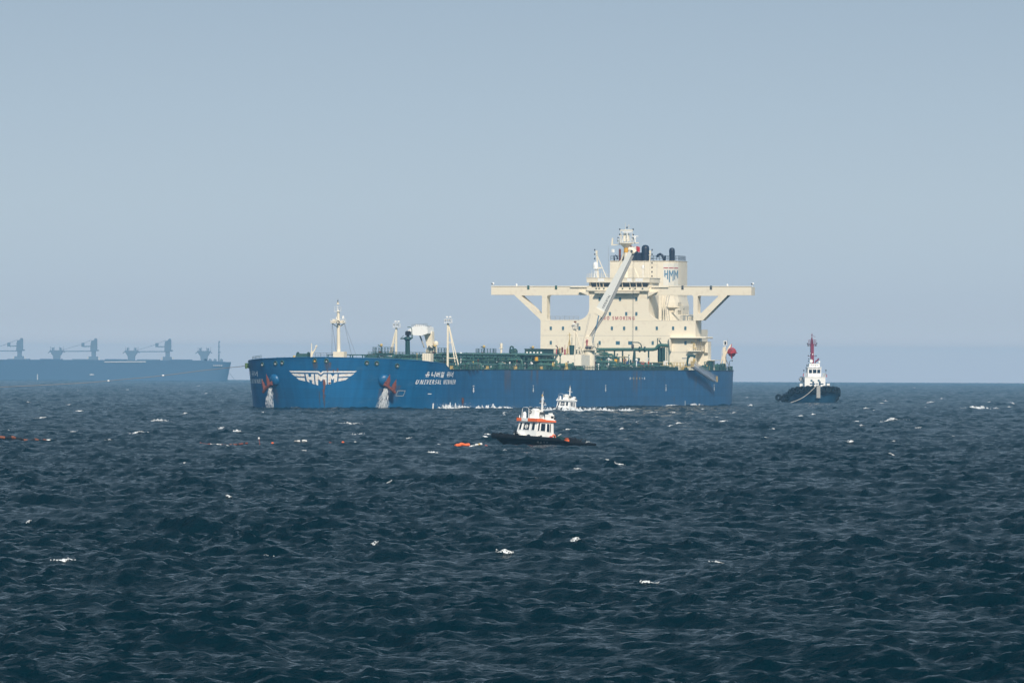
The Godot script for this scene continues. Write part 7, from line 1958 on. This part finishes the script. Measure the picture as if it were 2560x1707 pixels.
func body_mesh(cloth: Color, helmet: Color, raised: bool) -> ArrayMesh:
	# one continuous standing figure: a field of tapered limbs joined smoothly and meshed
	var J := {"pelvis": Vector3(0, 0.95, 0), "chest": Vector3(0, 1.32, 0.01), "neck": Vector3(0, 1.50, 0.0), "head": Vector3(0, 1.64, 0.03), "crown": Vector3(0, 1.72, 0.01)}
	var bones := [[J.pelvis, J.chest, 0.155, 0.165, cloth], [J.chest, J.neck, 0.13, 0.06, cloth], [J.neck, J.head, 0.055, 0.095, Color(0.42, 0.24, 0.16)], [Vector3(0, 1.67, 0.03), J.crown, 0.10, 0.125, helmet], [Vector3(0, 1.69, 0.1), Vector3(0, 1.69, 0.14), 0.05, 0.03, helmet], [Vector3(0, 1.61, 0.12), Vector3(0, 1.59, 0.14), 0.02, 0.018, Color(0.42, 0.24, 0.16)]]
	for e in [-1.0, 1.0]:
		var sh := Vector3(0.19 * e, 1.43, 0); var el := Vector3(0.27 * e, 1.15, -0.02); var wr := Vector3(0.26 * e, 0.92, 0.1)
		if raised and e > 0: el = Vector3(0.33, 1.27, 0.16); wr = Vector3(0.25, 1.32, 0.42)
		var hip := Vector3(0.095 * e, 0.9, 0); var kn := Vector3(0.11 * e, 0.5, 0.03); var an := Vector3(0.12 * e, 0.1, -0.01)
		bones.append([Vector3(0.05 * e, 1.43, 0), sh, 0.08, 0.075, cloth])
		bones.append([sh, el, 0.068, 0.052, cloth]); bones.append([el, wr, 0.05, 0.038, cloth])
		bones.append([wr, wr + (wr - el).normalized() * 0.13, 0.036, 0.026, Color(0.42, 0.24, 0.16)])
		bones.append([hip, kn, 0.1, 0.068, cloth]); bones.append([kn, an, 0.065, 0.048, cloth])
		bones.append([an + Vector3(0, -0.04, -0.04), an + Vector3(0.01 * e, -0.06, 0.17), 0.05, 0.04, Color(0.02, 0.02, 0.02)])
	var cell := 0.034
	var lo := Vector3(-0.42, -0.02, -0.26)
	var n := Vector3i(25, 56, 24)
	var f := PackedFloat32Array(); f.resize(n.x * n.y * n.z)
	for k in n.z:
		for j in n.y:
			for i in n.x:
				var p := lo + Vector3(i, j, k) * cell
				var d := 1.0
				for b in bones:
					var ab: Vector3 = b[1] - b[0]
					var t: float = clampf((p - b[0]).dot(ab) / ab.length_squared(), 0.0, 1.0)
					var dd: float = p.distance_to(b[0] + ab * t) - lerpf(b[2], b[3], t)
					var h: float = clampf(0.5 + 0.5 * (d - dd) / 0.035, 0.0, 1.0)
					d = lerpf(d, dd, h) - 0.035 * h * (1.0 - h)
				f[(k * n.y + j) * n.x + i] = d
	var at := func(c: Vector3i) -> float: return f[(c.z * n.y + c.y) * n.x + c.x]
	var cells := {}
	var s := Shape.new()
	var corner := [Vector3i(0, 0, 0), Vector3i(1, 0, 0), Vector3i(0, 1, 0), Vector3i(1, 1, 0), Vector3i(0, 0, 1), Vector3i(1, 0, 1), Vector3i(0, 1, 1), Vector3i(1, 1, 1)]
	var edges := [[0, 1], [2, 3], [4, 5], [6, 7], [0, 2], [1, 3], [4, 6], [5, 7], [0, 4], [1, 5], [2, 6], [3, 7]]
	for k in n.z - 1:
		for j in n.y - 1:
			for i in n.x - 1:
				var c := Vector3i(i, j, k)
				var sum := Vector3.ZERO; var m := 0
				for e in edges:
					var a: float = at.call(c + corner[e[0]]); var b: float = at.call(c + corner[e[1]])
					if (a < 0.0) != (b < 0.0):
						sum += Vector3(c + corner[e[0]]).lerp(Vector3(c + corner[e[1]]), a / (a - b)); m += 1
				if m: cells[c] = lo + sum / m * cell
	var slope := func(p: Vector3) -> Vector3:
		var q := Vector3i(((p - lo) / cell).round()).clamp(Vector3i.ONE, n - Vector3i(2, 2, 2))
		return Vector3(at.call(q + Vector3i(1, 0, 0)) - at.call(q - Vector3i(1, 0, 0)), at.call(q + Vector3i(0, 1, 0)) - at.call(q - Vector3i(0, 1, 0)), at.call(q + Vector3i(0, 0, 1)) - at.call(q - Vector3i(0, 0, 1))).normalized()
	for c in cells:
		for ax in 3:
			var step := Vector3i.ZERO; step[ax] = 1
			var u := Vector3i.ZERO; u[(ax + 1) % 3] = 1
			var w := Vector3i.ZERO; w[(ax + 2) % 3] = 1
			if (at.call(c) < 0.0) == (at.call(c + step) < 0.0) or not (cells.has(c - u) and cells.has(c - w) and cells.has(c - u - w)): continue
			var q := [cells[c], cells[c - u], cells[c - u - w], cells[c - w]]
			var nn := []
			for p in q: nn.append(slope.call(p))
			s.tri(q[0], q[1], q[2], nn[0], nn[1], nn[2]); s.tri(q[0], q[2], q[3], nn[0], nn[2], nn[3])
	for p in s.v:
		var best := INF; var col := cloth
		for b in bones:
			var ab: Vector3 = b[1] - b[0]
			var t: float = clampf((p - b[0]).dot(ab) / ab.length_squared(), 0.0, 1.0)
			var dd: float = p.distance_to(b[0] + ab * t) - lerpf(b[2], b[3], t)
			if dd < best: best = dd; col = b[4]
		s.c.append(col)
	return s.mesh()


func tanker_company() -> void:
	var one := body_mesh(Color(0.02, 0.07, 0.20), Color(0.8, 0.8, 0.78), false)
	var two := body_mesh(Color(0.55, 0.10, 0.03), Color(0.8, 0.8, 0.78), true)
	for p in [[20.4, -217.0, 0.3, one, "person in blue coveralls and white helmet, leftmost of three by the tanker's deck pipes"], [23.0, -218.5, 0.9, one, "person in blue coveralls and white helmet, middle of three by the tanker's deck pipes"], [26.6, -217.0, -0.4, two, "person in orange coveralls and white helmet with one arm out on the tanker's deck"]]:
		var o := put("person", p[3], "person")
		o.position = tanker.transform * Vector3(p[0], 11.0, p[1])
		o.rotation.y = tanker.rotation.y + p[2]
		tag(o, p[4], "person", "crew on the tanker's deck")
